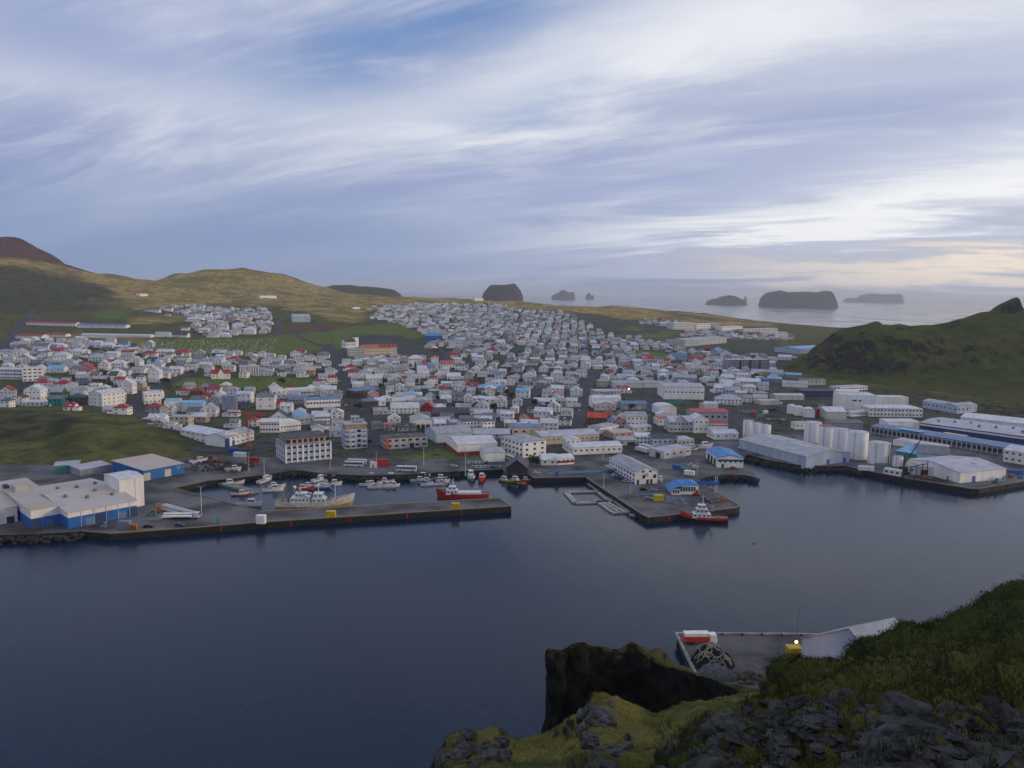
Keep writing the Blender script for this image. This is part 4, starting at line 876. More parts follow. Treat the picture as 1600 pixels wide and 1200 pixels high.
bld('low_cream_shed', 'low pale-roofed shed left below the navy block', 'shed', (1212,625), (1256,625), 14, 4.6, 'gx', 'offwhite', 'lav', .2)
bld('beige_shed', 'beige flat shed at the yard left of the white silos', 'shed', (1188,633), (1217,633), 12, 4.4, 'flat', 'offwhite', 'beige')
# ---- town landmarks
r, L = bld('apartment_block', 'long white three-storey apartment block at the left edge', 'apartment block', (-40,592), (35,593), 14, 11.0, 'flat', 'white', 'white', win=(16,3), ww=2.6, wh=1.2, lm='white apartment block')
bld('apartment_block', 'white apartment tower with balconies, right end of the long block', 'apartment block', (35.5,597), (67,595), 16, 14.0, 'flat', 'white', 'white', win=(4,4), ww=2.6, wh=1.2)
bld('red_gabled_church', 'white hall with bright red roof and central white gable', 'building', (330,592), (360,592), 11, 6.0, 'gx', 'white', 'red', .7, win=(4,1), lm='red-roofed white hall')
mb = MB(); rr = bpy.data.objects['red_gabled_church']; mb.prism([(-3,-1),(3,-1),(3,6),(0,10.5),(-3,6)], -6.3, 0, 'y'); mb.build('front_gable', WALL['white'], rr)
r, L = bld('striped_block', 'grey block with white vertical fins above the green', 'building', (374,587.5), (406,587.5), 14, 11.0, 'flat', 'grey', 'lav', lm='finned grey block')
for i in range(8): add_box(r, 'fin', WALL['white'], -L/2+L*(i+.5)/8-.5, -7.5, 0, -L/2+L*(i+.5)/8+.5, -7.02, 10.8)
bld('sky_blue_block', 'white building with light blue roof above the warehouse', 'building', (257,642.5), (282,642.5), 16, 9.0, 'flat', 'white', 'lightblue', lm='light-blue-roofed building')
bld('sky_blue_block', 'pale blue building with light blue roof, right of its white neighbour', 'building', (283,643.5), (318,643), 14, 7.4, 'gx', 'paleblue', 'lightblue', .2, win=(0,0))
bld('large_white_block', 'white four-storey gabled block with small windows left of the street', 'building', (160,636), (196,634), 16, 12.5, 'gx', 'white', 'white', .3, win=(5,4), ww=1.0, wh=1.0, lm='four-storey white block')
bld('large_white_block', 'white block with a row of garages beside the left street', 'building', (226,632.5), (252,632), 14, 10.5, 'flat', 'white', 'white', win=(4,2))
bld('bluegrey_block', 'dark blue-grey block with flat roof beside white houses', 'building', (346.5,641), (369,641), 12, 12.0, 'flat', 'bluegrey', 'slateblue', lm='blue-grey block')
r, L = bld('school', 'long cream school with red many-gabled roof above the main street', 'school', (569,556.5), (620,553), 16, 11.5, 'gx', 'cream', 'salmon', .5, win=(16,3), ww=1.4, wh=1.6, lm='cream school')
for i in range(4):
    mb = MB(); x = L*.02+i*L*.13; mb.prism([(x-3, 11), (x+3, 11), (x, 15.5)], -8.3, 0, 'y'); mb.build('dormer', ROOF['red'], r)
bld('school_wing', 'grey-white flat wing left of the cream school', 'school', (545,557), (568.5,556.5), 14, 10.0, 'flat', 'offwhite', 'lav', win=(8,3), ww=1.6)
r, L = bld('church', 'white church with dark roof and square tower beside the green slope', 'church', (540,544), (556,543), 12, 9.0, 'gx', 'white', 'darkgrey', .8, win=(5,1), wh=3, lm='white church')
add_box(r, 'tower', WALL['white'], L/2, -3.5, -1, L/2+7, 3.5, 16); MB().cone((L/2+3.5, 0, 16), 5, 5, 4).build('spire', ROOF['darkgrey'], r)
bld('sports_hall', 'pale blue-grey sports hall with low gable on the green', 'hall', (457,503.5), (485,503.5), 40, 11.0, 'gx', 'paleblue', 'lightgrey', .25, lm='pale sports hall')
bld('white_terrace_hall', 'white hall with long bright white roof left of main street', 'hall', (448,621), (490,619), 13, 7.0, 'gx', 'white', 'white', .2, win=(10,1), ww=1.8, lm='white-roofed hall')
bld('white_terrace_hall', 'white gabled front house at the end of the white-roofed hall', 'house', (425,624), (447.5,623), 13, 8.4, 'gy', 'white', 'white', .5, win=(3,2))
bld('slate_office', 'white office with dark blue roof and window row by main street', 'building', (479,637.5), (532,635), 15, 7.0, 'gx', 'white', 'slateblue', .22, win=(11,1), ww=1.8, wh=1.6, lm='slate-roofed office')
bld('slate_office', 'grey building with dark roof left of the slate-roofed office', 'building', (451,632), (478,631), 12, 6.0, 'gx', 'grey', 'slateblue', .3, win=(5,1))
bld('round_white_house', 'white gabled building with grey roof above the unfinished flats', 'building', (400,640), (429,640), 14, 11.0, 'gx', 'white', 'grey', .35, win=(2,2), lm='grey-gabled white building')
bld('white_curved_block', 'white three-storey building with angled front right of the sloping street', 'building', (492,668), (516,667), 13, 8.5, 'hip', 'white', 'white', .25, win=(6,3), ww=1.4)
bld('white_curved_block', 'pale blue-roofed white building beside the angled three-storey one', 'building', (468,664), (490,662), 18, 6.4, 'gy', 'white', 'lightblue', .35, win=(3,1))
bld('harbour_row', 'white two-storey row above the unfinished flats on the left', 'building', (406,676), (437,676), 12, 8.0, 'gx', 'white', 'white', .3, win=(7,2))
bld('harbour_row', 'white hip-roofed building directly behind the unfinished flats', 'building', (434,676), (470,672), 12, 6.4, 'hip', 'white', 'white', .4, win=(8,1), lm='hip-roofed harbour house')
bld('blue_hall', 'building with broad bright blue hip roof in the middle of town', 'hall', (748,612), (788,612), 22, 4.0, 'hip', 'bluegrey', 'lightblue', .3, lm='bright blue roof')
bld('blue_shop', 'bright blue hall at the upper edge of the housing', 'hall', (664,532), (691,532), 18, 7.5, 'gx', 'blue', 'blue', .35, lm='bright blue hall')
bld('red_house', 'dark red gabled house among white houses near the gabled hall', 'house', (659,644.5), (675,645), 9, 5.6, 'gy', 'red', 'red', .8, win=(2,2))
bld('brick_store', 'brown brick store with dark blue roof beside main street', 'building', (553,622), (592,618), 14, 6.6, 'hip', 'brown', 'slateblue', .45, win=(5,1), lm='brown brick store')
bld('brick_store', 'brownish low house with dark blue roof below the brick store', 'house', (567,635), (593,634), 11, 4.4, 'hip', 'brown', 'slateblue', .45, win=(3,1))
bld('grey_flats', 'grey apartment block with dark vertical stripes near the hill', 'apartment block', (1137,579.5), (1201,579.5), 15, 15.0, 'flat', 'concrete', 'lav', win=(20,5), ww=1.5, wh=1.5, sides=False, lm='striped grey flats')
r_ = bpy.data.objects['grey_flats']
for t_ in (-.20, .03, .26): add_box(r_, 'stair_strip', WALL['dark'], 64*t_-1.4, -7.8, 0, 64*t_+1.4, -7.51, 15)
bld('long_pale_hall', 'long pale blue hall with white right half near the golden field', 'hall', (1070,541.5), (1135,536), 40, 11.0, 'gx', 'offwhite', 'lightgrey', .1, win=(14,1), lm='long pale hall')
bld('long_pale_hall', 'light blue low hall left of the long pale hall', 'hall', (1045,537), (1071,541), 34, 7.0, 'gx', 'paleblue', 'lightblue', .12)
for i, (x0, x1, y, hh) in enumerate(((1052,1085,515,16),(1088,1110,515,14),(1112,1126,514,12),(1128,1160,517,11),(1162,1215,519,9),(1196,1230,527,11))):
    bld('coastal_block', ['far pale flats leftmost of the row near the coast','far pale flats second in the row near the coast','small far white block third in the coastal row','far pale low block fourth in the coastal row','long low white block fifth in the coastal row','pale block at the right end of the coastal row'][i], 'apartment block', (x0,y), (x1,y), 20, hh, 'flat', 'white' if i % 2 else 'offwhite', 'white', win=(8,3) if i < 3 else (10,2), ww=3, wh=1.6, sides=False, group='pale blocks near the coast')
bld('terrace', 'long low terrace with dark red roof near the airport road', 'terrace', (41,507.5), (118,510), 16, 5, 'gx', 'white', 'red', .3, win=(20,1), sides=False, lm='dark red terrace')
bld('terrace', 'terrace with dark blue-grey roofs right of the dark red one', 'terrace', (120,512), (196,513), 16, 5, 'gx', 'white', 'slateblue', .3, win=(16,1), sides=False)
bld('terrace', 'crimson-roofed terrace nearest the airport road', 'terrace', (24,529), (65,529), 16, 5, 'gx', 'white', 'red', .3, win=(10,1), sides=False)
bld('terrace', 'crimson-roofed terrace between two pale terraces', 'terrace', (67,526.5), (102,526.5), 14, 4, 'gx', 'white', 'red', .3, win=(8,1), sides=False)
bld('terrace', 'very long white terrace below the upper-left houses', 'terrace', (127,527.5), (235,527.5), 14, 5, 'gx', 'white', 'white', .2, win=(30,1), sides=False, lm='long white terrace')
bld('pale_vault', 'large pale blue hangar roof at the left tip of the hill', 'hall', (1250,553), (1295,549), 50, 8, 'gx', 'paleblue', 'lightblue', .1)
bld('hilltop_house', 'lone red and white farmhouse on the golden slope', 'house', (219,462.5), (231,462.5), 12, 6, 'gx', 'white', 'red', .4)
bld('hilltop_house', 'lone white building with blue side on the slope below the cone', 'house', (407,466), (432,466), 14, 7, 'gx', 'white', 'lightblue', .1, win=(4,1))
bld('hilltop_house', 'lone long white building on the ridge before the steep island', 'house', (742,470.5), (755,470.5), 14, 9, 'gx', 'white', 'white', .2)
bld('hilltop_house', 'small pale farmhouse on the golden ridge left of the long white one', 'house', (650,479), (657,479), 12, 6, 'gx', 'white', 'lightgrey', .4)
bld('hilltop_house', 'small white farmhouse beside the road above the sports hall', 'house', (552,483), (563,483), 12, 6, 'gx', 'white', 'darkgrey', .4)
# ------------------------------------------------------------------ houses
ORD = ['', 'second ', 'third ', 'fourth ', 'fifth ', 'sixth ', 'seventh ', 'eighth ', 'ninth ', 'tenth ', 'eleventh ', 'twelfth ', 'thirteenth ', 'fourteenth ', 'fifteenth ', 'sixteenth ', 'seventeenth ', 'eighteenth ', 'nineteenth ', 'twentieth ']
OR2 = {'O1': (0,600), 'O2': (400,600), 'O3': (800,600), 'O4': (1200,550), 'O5': (0,350), 'O6': (400,400), 'O7': (800,400), 'O8': (1200,400)}
HT = {  # left, right, base row, eave height (enlarged photo pixels, four to one), roof, wall, roof colour
'O5': [(0,75,1100,60,'gy','white','red'),(0,60,1145,42,'hip','white','green'),(150,255,1110,75,'gy','white','white'),(300,390,1140,50,'gx','teal','grey'),(430,520,1130,48,'hip','brown','green'),(395,462,1165,22,'gx','white','red'),
 (215,300,1035,42,'hip','white','red'),(335,425,1035,36,'hip','white','red'),(458,550,1070,40,'hip','white','lightgrey'),(575,625,1058,60,'flat','white','white'),(628,672,1060,40,'hip','white','white'),(740,830,1060,65,'gy','white','white'),(705,795,1190,45,'hip','white','red'),
 (1100,1175,1070,28,'hip','white','red'),(1185,1268,1080,36,'hip','brown','red'),(1292,1375,1072,38,'gx','white','red'),(1248,1330,1115,36,'hip','pink','red'),(908,1002,1190,50,'hip','grey','red'),(1478,1568,1120,60,'gx','white','white'),
 (488,575,945,40,'gy','pink','red'),(290,398,930,24,'gx','white','lightblue'),(925,998,990,70,'gy','white','white'),(1055,1132,940,34,'gx','white','white'),(612,678,915,40,'gy','white','white'),(668,758,965,34,'hip','white','white'),
 (334,422,870,50,'hip','white','white'),(262,342,890,36,'hip','white','lightgrey'),(384,462,900,38,'hip','white','lightgrey'),(142,205,875,30,'gy','white','white'),(208,258,862,30,'gy','white','lightgrey'),(84,155,840,36,'gy','white','lightgrey'),
 (434,515,830,34,'hip','white','white'),(436,498,775,24,'hip','white','lightgrey'),(322,400,785,26,'hip','white','white'),(302,415,806,14,'gx','white','red'),(198,300,790,30,'gx','white','grey'),(72,160,782,28,'gx','grey','lightgrey'),(526,598,780,18,'hip','white','lightgrey'),(622,704,778,20,'hip','white','white'),
 (552,638,860,26,'hip','white','lightgrey'),(664,734,838,30,'gx','white','white'),(758,838,818,18,'gx','white','red'),(752,828,852,28,'hip','white','lightgrey'),(880,968,832,22,'hip','white','red'),(972,1074,822,24,'gx','white','white'),(1084,1184,826,22,'hip','white','red'),
 (680,778,905,34,'hip','white','white'),(802,874,890,36,'gy','white','lightgrey'),(742,808,945,30,'hip','white','grey'),(812,902,932,22,'gx','white','lightgrey'),(918,1000,882,22,'gx','white','lightblue'),(980,1052,868,22,'gx','white','lightgrey'),(1078,1178,862,18,'gx','white','grey'),(1192,1288,862,18,'gx','white','grey'),(1302,1390,872,26,'gx','white','lightgrey'),
 (1424,1494,862,18,'hip','white','red'),(1318,1408,824,18,'gx','white','white'),(1448,1508,822,18,'gx','white','lightgrey'),(1242,1318,905,26,'gx','cream','white'),(892,954,918,30,'hip','white','white'),(1002,1050,935,28,'gx','white','lightgrey'),(806,880,1022,34,'gx','white','white'),(850,900,995,40,'hip','white','grey'),
 (20,80,870,30,'gx','white','lightgrey'),(1240,1300,680,20,'gx','white','white'),(1358,1420,672,30,'gx','white','lightgrey'),(1432,1500,690,24,'hip','white','lightgrey'),(1522,1590,690,30,'hip','white','white'),(1285,1340,668,26,'gx','white','lightgrey'),(1450,1515,655,20,'gx','white','white'),(1130,1178,666,16,'gx','white','grey'),(968,1058,705,18,'gx','white','lightgrey'),(1086,1168,708,14,'gx','white','darkgrey'),(1306,1360,710,16,'gx','white','lightgrey'),(1366,1426,708,18,'gx','white','white'),(908,992,550,12,'gx','white','grey'),(1028,1074,545,18,'gx','white','grey'),(1112,1164,545,12,'gx','white','darkgrey'),(1210,1270,552,16,'gx','white','lightgrey'),(1272,1330,560,14,'gx','brown','lightgrey'),(1168,1262,612,20,'gx','white','white'),(1270,1325,600,18,'gx','white','white')],
'O1': [(0,60,140,30,'hip','white','lightgrey'),(135,275,138,26,'flat','white','white'),(550,632,132,22,'gx','cream','grey'),(728,800,186,40,'hip','white','lightgrey'),(640,722,180,16,'gx','white','lav'),(1058,1182,250,50,'flat','cream','lightgrey'),(1200,1288,240,38,'gx','pink','white'),(920,1030,238,30,'gx','white','white'),(970,1018,272,30,'gy','grey','lightgrey'),(1022,1092,280,36,'flat','white','lightgrey'),(1432,1490,275,36,'gx','white','grey'),(1560,1600,265,40,'hip','white','red'),(1250,1340,180,30,'flat','white','white'),(1480,1560,150,18,'gx','grey','darkgrey')],
'O6': [(30,98,690,40,'hip','white','lightgrey'),(100,164,692,34,'gx','white','lightgrey'),(258,312,700,28,'gx','white','red'),(312,376,655,20,'hip','white','lightgrey'),(380,458,640,18,'gx','white','grey'),(232,306,620,16,'gx','white','red'),(288,366,748,36,'gx','sand','beige'),(372,430,740,22,'gx','brown','darkgrey'),(430,492,745,34,'hip','white','lightgrey'),(410,470,690,26,'hip','white','lightgrey'),(446,512,800,40,'hip','white','red'),(366,440,812,26,'gx','white','red'),(395,470,850,26,'gx','white','white'),(148,230,690,16,'gx','white','grey'),(62,104,730,24,'gx','white','grey'),
 (536,600,690,34,'gx','white','lightgrey'),(556,630,720,24,'hip','white','red'),(574,640,760,34,'gx','white','red'),(590,660,800,34,'gx','white','lightgrey'),(600,676,830,28,'gx','white','white'),(642,714,756,30,'hip','white','lightgrey'),(684,796,806,44,'gx','white','white'),(800,874,790,36,'hip','white','lightgrey'),(690,752,690,34,'gx','white','lightgrey'),(762,826,690,32,'hip','white','white'),(846,902,680,34,'gx','white','lightgrey'),(906,990,655,20,'gx','white','red'),(950,1042,670,30,'hip','white','white'),(810,868,870,46,'gx','white','lightgrey'),(870,924,850,40,'gy','white','white'),(912,970,790,26,'gx','white','red'),(944,1030,800,44,'gx','white','lightgrey'),(1006,1072,752,50,'gx','white','white'),(1074,1140,800,36,'hip','white','red'),(1144,1210,860,36,'hip','pink','red'),(1032,1110,866,40,'hip','green','lightgrey'),(1220,1290,850,34,'gx','white','lightgrey'),(1312,1390,830,22,'gx','white','red'),(1094,1142,680,50,'gx','white','red'),(1148,1250,700,26,'gx','white','salmon'),(1350,1420,660,30,'gx','white','white'),(1440,1510,612,22,'hip','white','red'),(1214,1270,640,20,'gx','white','red'),(1190,1282,772,22,'gx','white','white'),(1430,1500,810,34,'gx','white','lightgrey'),(1504,1560,812,26,'gx','white','white'),(1394,1450,748,26,'hip','white','green'),(1450,1510,742,26,'gx','white','lightgrey'),(1514,1562,742,24,'gx','white','white'),(1240,1310,905,34,'gx','offwhite','grey'),(1298,1356,915,34,'gy','white','white'),(1146,1226,915,26,'gx','white','white'),(1426,1496,935,40,'gx','white','white'),(1506,1568,945,34,'gy','white','lightgrey'),(990,1044,890,20,'gx','white','white'),(870,952,892,14,'gx','white','white'),(738,816,936,30,'gx','white','white'),(846,934,934,30,'gx','white','white'),(1112,1188,972,28,'hip','white','white'),(1246,1344,970,26,'gx','white','lightgrey'),(1366,1454,972,36,'gy','white','lightgrey'),(836,1030,985,36,'gx','white','white'),(1100,1340,1005,20,'gx','brown','darkgrey'),(1360,1480,1010,24,'gx','offwhite','lav'),(1500,1600,1010,26,'gx','white','lightgrey'),(730,826,990,20,'gx','offwhite','lightgrey')],
'O2': [(80,205,238,30,'gy','white','darkgrey'),(0,62,226,18,'gx','brown','red'),(795,880,290,40,'flat','pink','salmon'),(590,650,245,40,'flat','offwhite','lav'),(470,545,270,24,'gx','white','lightgrey'),(915,1000,292,24,'gx','white','grey'),(455,540,330,40,'gx','paleblue','lightgrey'),(880,985,295,26,'gx','grey','darkgrey'),(1570,1600,310,36,'gx','white','red'),(60,160,150,26,'gx','pink','red'),(1355,1590,338,16,'gx','offwhite','lav'),(720,790,282,20,'gx','offwhite','grey')],
'O7': [(20,112,890,48,'gx','white','lightblue'),(132,222,935,26,'gx','white','white'),(182,252,890,40,'gx','white','lightgrey'),(256,338,945,40,'gx','cream','lightgrey'),(338,410,945,42,'gx','white','white'),(362,440,880,40,'gy','white','white'),(128,248,1030,60,'gx','white','white'),(292,372,1062,40,'gx','white','darkgrey'),(300,380,1020,50,'gx','white','lightgrey'),(170,290,1092,50,'gx','white','white'),(40,106,1052,34,'gy','cream','orange'),(108,164,1055,22,'gx','white','red'),(260,330,800,34,'gx','white','lightgrey'),(192,256,805,36,'gx','white','white'),(330,400,770,34,'gx','white','lightgrey'),(400,470,760,40,'gx','white','lightgrey'),(128,184,800,26,'gx','bluegrey','grey'),(0,66,940,34,'hip','white','lightgrey'),(0,30,985,34,'hip','white','white'),
 (570,638,748,24,'hip','white','red'),(566,636,765,14,'gx','white','lightgrey'),(690,776,760,30,'hip','white','lightgrey'),(808,880,762,34,'hip','white','lightgrey'),(806,872,720,22,'hip','white','lightgrey'),(878,924,716,30,'gx','white','white'),(912,982,756,34,'hip','white','white'),(944,1006,712,22,'hip','white','red'),(1028,1102,745,36,'hip','white','salmon'),(1116,1206,735,34,'hip','white','lightgrey'),(1220,1284,745,28,'hip','white','red'),(1194,1270,778,16,'gx','white','lightgrey'),(1240,1310,705,24,'hip','white','lightgrey'),(904,990,668,14,'gx','white','red'),(1100,1220,660,14,'gx','white','red'),(1190,1250,600,22,'hip','brown','red'),(1250,1320,610,20,'hip','white','lightblue'),(1310,1386,640,24,'hip','white','lightgrey'),(1010,1156,790,30,'gx','paleblue','lightgrey'),(1310,1386,775,16,'gx','white','white'),(648,764,775,14,'gx','white','lav'),(848,900,655,14,'gx','white','red'),(980,1096,648,22,'gx','paleblue','slateblue'),(472,560,690,18,'gx','white','lightgrey'),(560,650,690,22,'hip','white','lightgrey'),(660,740,700,18,'gx','white','grey'),
 (1264,1380,860,36,'gx','white','white'),(1300,1430,818,26,'gx','white','lav'),(1330,1432,870,30,'gx','paleblue','lightgrey'),(1400,1556,820,36,'gx','offwhite','white'),(1440,1500,915,30,'gx','white','lightgrey'),(1500,1600,910,26,'gx','offwhite','beige'),(1416,1500,980,26,'gx','grey','darkgrey'),(1270,1440,930,34,'hip','white','lav'),(1196,1288,945,26,'flat','offwhite','lav'),(1350,1420,760,20,'gx','grey','lightgrey'),(1490,1600,745,16,'gx','offwhite','lav'),(1540,1600,800,26,'gx','blue','slateblue')],
'O8': [(0,100,745,16,'gx','white','lightgrey'),(0,60,660,18,'gx','white','lav'),(60,150,650,18,'gx','white','white'),(150,182,638,16,'gx','red','red')],
}
HOUSES = []   # dicts: centre, rz, L, D, h, kind, wall, roof, pixel
def yaw_at(u):
    return R_(float(np.interp(u, [-.6,-.35,-.2,-.08,0,.2,.35], [4, 2, 14, 8, -8, -7, -12])))
for k, rows in HT.items():
    ox, oy = OR2[k]
    for (x0, x1, yb, he, kind, wc, rc) in rows:
        px0, px1, py = ox+x0/4, ox+x1/4, oy+yb/4
        p = P((px0+px1)/2, py); sc_ = p.y/FPX; rz = yaw_at(p.x/p.y)+R_(random.uniform(-5,5))
        Wd = (px1-px0)*sc_; D = min(max(7.5, Wd*random.uniform(.62,.85)), 14); L = max(6.5, (Wd-abs(math.sin(rz))*D*.7)); h = max(2.9, he/4*sc_*.98)
        c = p + Vector((-math.sin(rz), math.cos(rz), 0))*D/2; c.z = min(p.z, float(ground(c.x, c.y)))
        HOUSES.append(dict(c=c, rz=rz, L=L, D=D, h=min(h, 12), kind=kind, w=wc, r=rc, px=(px0+px1)/2, py=py, hand=True, pitch=random.uniform(.55,.75) if kind != 'gx' or D < 9 else random.uniform(.4,.6)))
        OCC.append((c.x, c.y, .42*math.hypot(L, D)))
# fill of the remaining lots
CELL = 30.0; HASH = {}
def occ_add(x, y, r): HASH.setdefault((int(x//CELL), int(y//CELL)), []).append((x, y, r))
for o_ in OCC: occ_add(*o_)
for x, y, r in ROADPTS: occ_add(x, y, r-1.0)
def free(x, y, r):
    i, j = int(x//CELL), int(y//CELL)
    for a in (-1, 0, 1):
        for b in (-1, 0, 1):
            for (X, Y, R) in HASH.get((i+a, j+b), ()):
                if (X-x)**2+(Y-y)**2 < (R+r)**2: return False
    return True
FILL = [[(560,512),(590,490),(610,484),(720,479),(880,489),(905,500),(925,515),(1000,530),(1060,545),(1120,553),(1200,558),(1215,600),(1110,612),(1000,600),(930,640),(800,650),(610,655),(560,600),(545,562),(620,558),(660,545),(690,528),(640,520)],
        [(0,532),(110,532),(210,538),(300,552),(400,556),(430,558),(505,552),(525,600),(545,660),(500,680),(440,640),(405,615),(400,650),(330,660),(215,640),(140,634),(0,632)],
        [(250,482),(300,479),(420,484),(430,521),(310,526),(290,500),(262,494)], [(1000,498),(1060,506),(1050,512),(1000,506)], [(1060,519),(1240,524),(1230,532),(1140,530),(1060,528)], [(610,660),(700,650),(900,655),(890,672),(760,668),(620,680)],
        [(1090,520),(1240,524),(1240,531),(1100,529)], [(930,600),(1010,585),(1140,590),(1195,600),(1190,628),(1110,625),(1040,600),(930,612)],[(565,483),(610,478),(720,476),(800,478),(720,482),(610,487)]]
NOFILL = Z_LUSH + Z_TRACK + [[(505,500),(600,500),(660,520),(640,534),(500,522)], [(928,508),(1060,515),(1060,530),(980,528),(940,522)], [(1140,530),(1240,532),(1240,556),(1140,552)], [(620,545),(670,545),(700,562),(640,560)], [(565,556),(545,570),(520,560)]]
def pickc(tab):
    t = random.random()*sum(w for _, w in tab)
    for c, w in tab:
        t -= w
        if t <= 0: return c
    return tab[-1][0]
WT = [('white',66),('offwhite',9),('cream',8),('paleblue',4),('grey',4),('pink',2),('sand',2),('brown',2),('green',1)]
RT = [('lightgrey',40),('white',24),('grey',18),('red',3),('darkgrey',7),('salmon',1),('lightblue',.5),('slateblue',1.5),('green',1.5),('brown',1)]
cand = []
Y_ = 560.0
while Y_ < 2250:
    X_ = -.70*Y_
    while X_ < .40*Y_:
        cand.append((X_+random.uniform(-3,3), Y_+random.uniform(-4,4))); X_ += 17.5
    Y_ += 22.5
CA = np.array(cand); rot = R_(6)
CX = CA[:,0]; CYY = CA[:,1]; CZ = ground(CX, CYY); cpx, cpy = project(CX, CYY, CZ)
ok = np.zeros(len(CX), bool)
for p in FILL: ok |= inpoly(cpx, cpy, p)
for p in NOFILL: ok &= ~inpoly(cpx, cpy, p)
for i in np.nonzero(ok)[0]:
    x, y, z = float(CX[i]), float(CYY[i]), float(CZ[i])
    L = random.uniform(8.5, 13.5); D = random.uniform(7.5, 10)
    if random.random() < (.34 if cpx[i] < 430 else .14) or not free(x, y, 5.2): continue
    occ_add(x, y, 5.8)
    rz = yaw_at(x/y)+R_(random.choice((0,0,0,90))+random.uniform(-6,6))
    st = random.random()
    HOUSES.append(dict(c=Vector((x,y,z)), rz=rz, L=L, D=D, h=random.uniform(2.9,3.6) if st < .40 else random.uniform(5.0,6.2), kind=random.choice(('gx','gx','gx','hip','hip','gy')), w=pickc(WT), r=pickc(RT), px=float(cpx[i]), py=float(cpy[i]), hand=False, pitch=random.uniform(.35,.75)))
HOUSES.sort(key=lambda d: -(d['L']*d['h'])/d['c'].y**2*(3 if d['hand'] else 1))
NIND = 300
IND, REST = HOUSES[:NIND], HOUSES[NIND:]
# labels: nearest landmark, then look, then rank by distance
LPX = {k: (v, project(v.x, v.y, v.z)) for k, v in LAND.items()}
def describe(items, noun_of):
    gr = {}
    for d in items:
        best = min(LPX.items(), key=lambda kv: ((kv[1][1][0]-d['px'])**2+((kv[1][1][1]-d['py'])*2.0)**2))
        k, (v, (lx, ly)) = best; ddx = d['px']-lx; ddy = (d['py']-ly)*2.0
        side = ('right of' if ddx > 0 else 'left of') if abs(ddx) > abs(ddy) else ('before' if ddy > 0 else 'behind')
        noun = noun_of(d); gr.setdefault((noun, side, k), []).append((math.hypot(ddx, ddy), d))
    for (noun, side, k), l in gr.items():
        l.sort(key=lambda t: t[0])
        for n, (_, d) in enumerate(l):
            if len(l) == 1: d['label'] = f"{noun}, {side} the {k}"
            else: d['label'] = f"{noun}, {ORD[min(n, 19)]}nearest {side} the {k}"
def hn(d):
    st = 'two-storey ' if d['h'] > 4.6 else 'low '
    return f"{CNAME[d['w']]} {st}house with {RNAME[d['r']]} {TNAME[d['kind']]} roof"
describe(IND, hn)
for d in IND:
    root = thing('house', d['label'], 'house', d['c'], d['rz'], 'houses of the town')
    w, r, rh = roof_parts(d['kind'], d['L'], d['D'], d['h'], d['pitch'], .3)
    w.build('wall', WALL[d['w']], root); r.build('roof', ROOF[d['r']], root)
    L, D, h = d['L'], d['D'], d['h']; rows = 2 if h > 4.6 else 1; cols = max(2, int(L/3.4))
    dx_ = -L/2+L*(random.randrange(cols)+.5)/cols
    windows(root, L, D, h, cols, rows, random.uniform(1.0,1.4), random.uniform(1.0,1.25), False, skip=[(dx_-.2, dx_+.2)])
    link('door', door_me(random.choice(('brown','dark','red','white','bluegrey'))), root, (dx_, -D/2, 1.0), 0, (1.0, .18, 2.1))
    side = 1 if d['c'].x < 0 else -1
    for rr_ in range(rows):
        for t_ in (-.22, .22): link('window', WIN_ME, root, (side*L/2, D*t_, h/rows*(.58+rr_)), 0, (.14, 1.1, 1.1))
    if random.random() < .45:
        s_ = random.choice((-1, 1)); al, ad, ah = random.uniform(3,5), D*random.uniform(.5,.75), random.uniform(2.4,3.0)
        x0, x1 = (L/2, L/2+al) if s_ > 0 else (-L/2-al, -L/2); an = MB().box(x0, -D/2+.5, -2, x1, -D/2+.5+ad, ah).build('annex', WALL[d['w']], root)
        MB().box(x0-.15, -D/2+.3, ah+.01, x1+.15, -D/2+.7+ad, ah+.2).build('annex_roof', ROOF[d['r']], an)
    if d['kind'] == 'gx' and random.random() < .3 and rh > 1.5:
        x = L*random.uniform(-.2,.2); dm = MB(); dm.prism([(x-1.1,h-.1),(x+1.1,h-.1),(x+1.1,h+.9),(x,h+1.7),(x-1.1,h+.9)], -D/2+.5, 0, 'y'); dm.build('dormer', WALL[d['w']], root); link('window', WIN_ME, root, (x, -D/2+.5, h+.6), 0, (1.0,.14,.8))
    if d['kind'] == 'gy' and rh > 2: link('window', WIN_ME, root, (0, -D/2, h+.6), 0, (1.0, .14, 1.0))
    if random.random() < .45 and d['kind'] != 'flat':
        x = L*random.uniform(-.3,.3) if d['kind'] == 'gx' else 0; MB().box(x-.35, -.4, h, x+.35, .4, h+rh+.9).build('chimney', WALL['offwhite'], root)
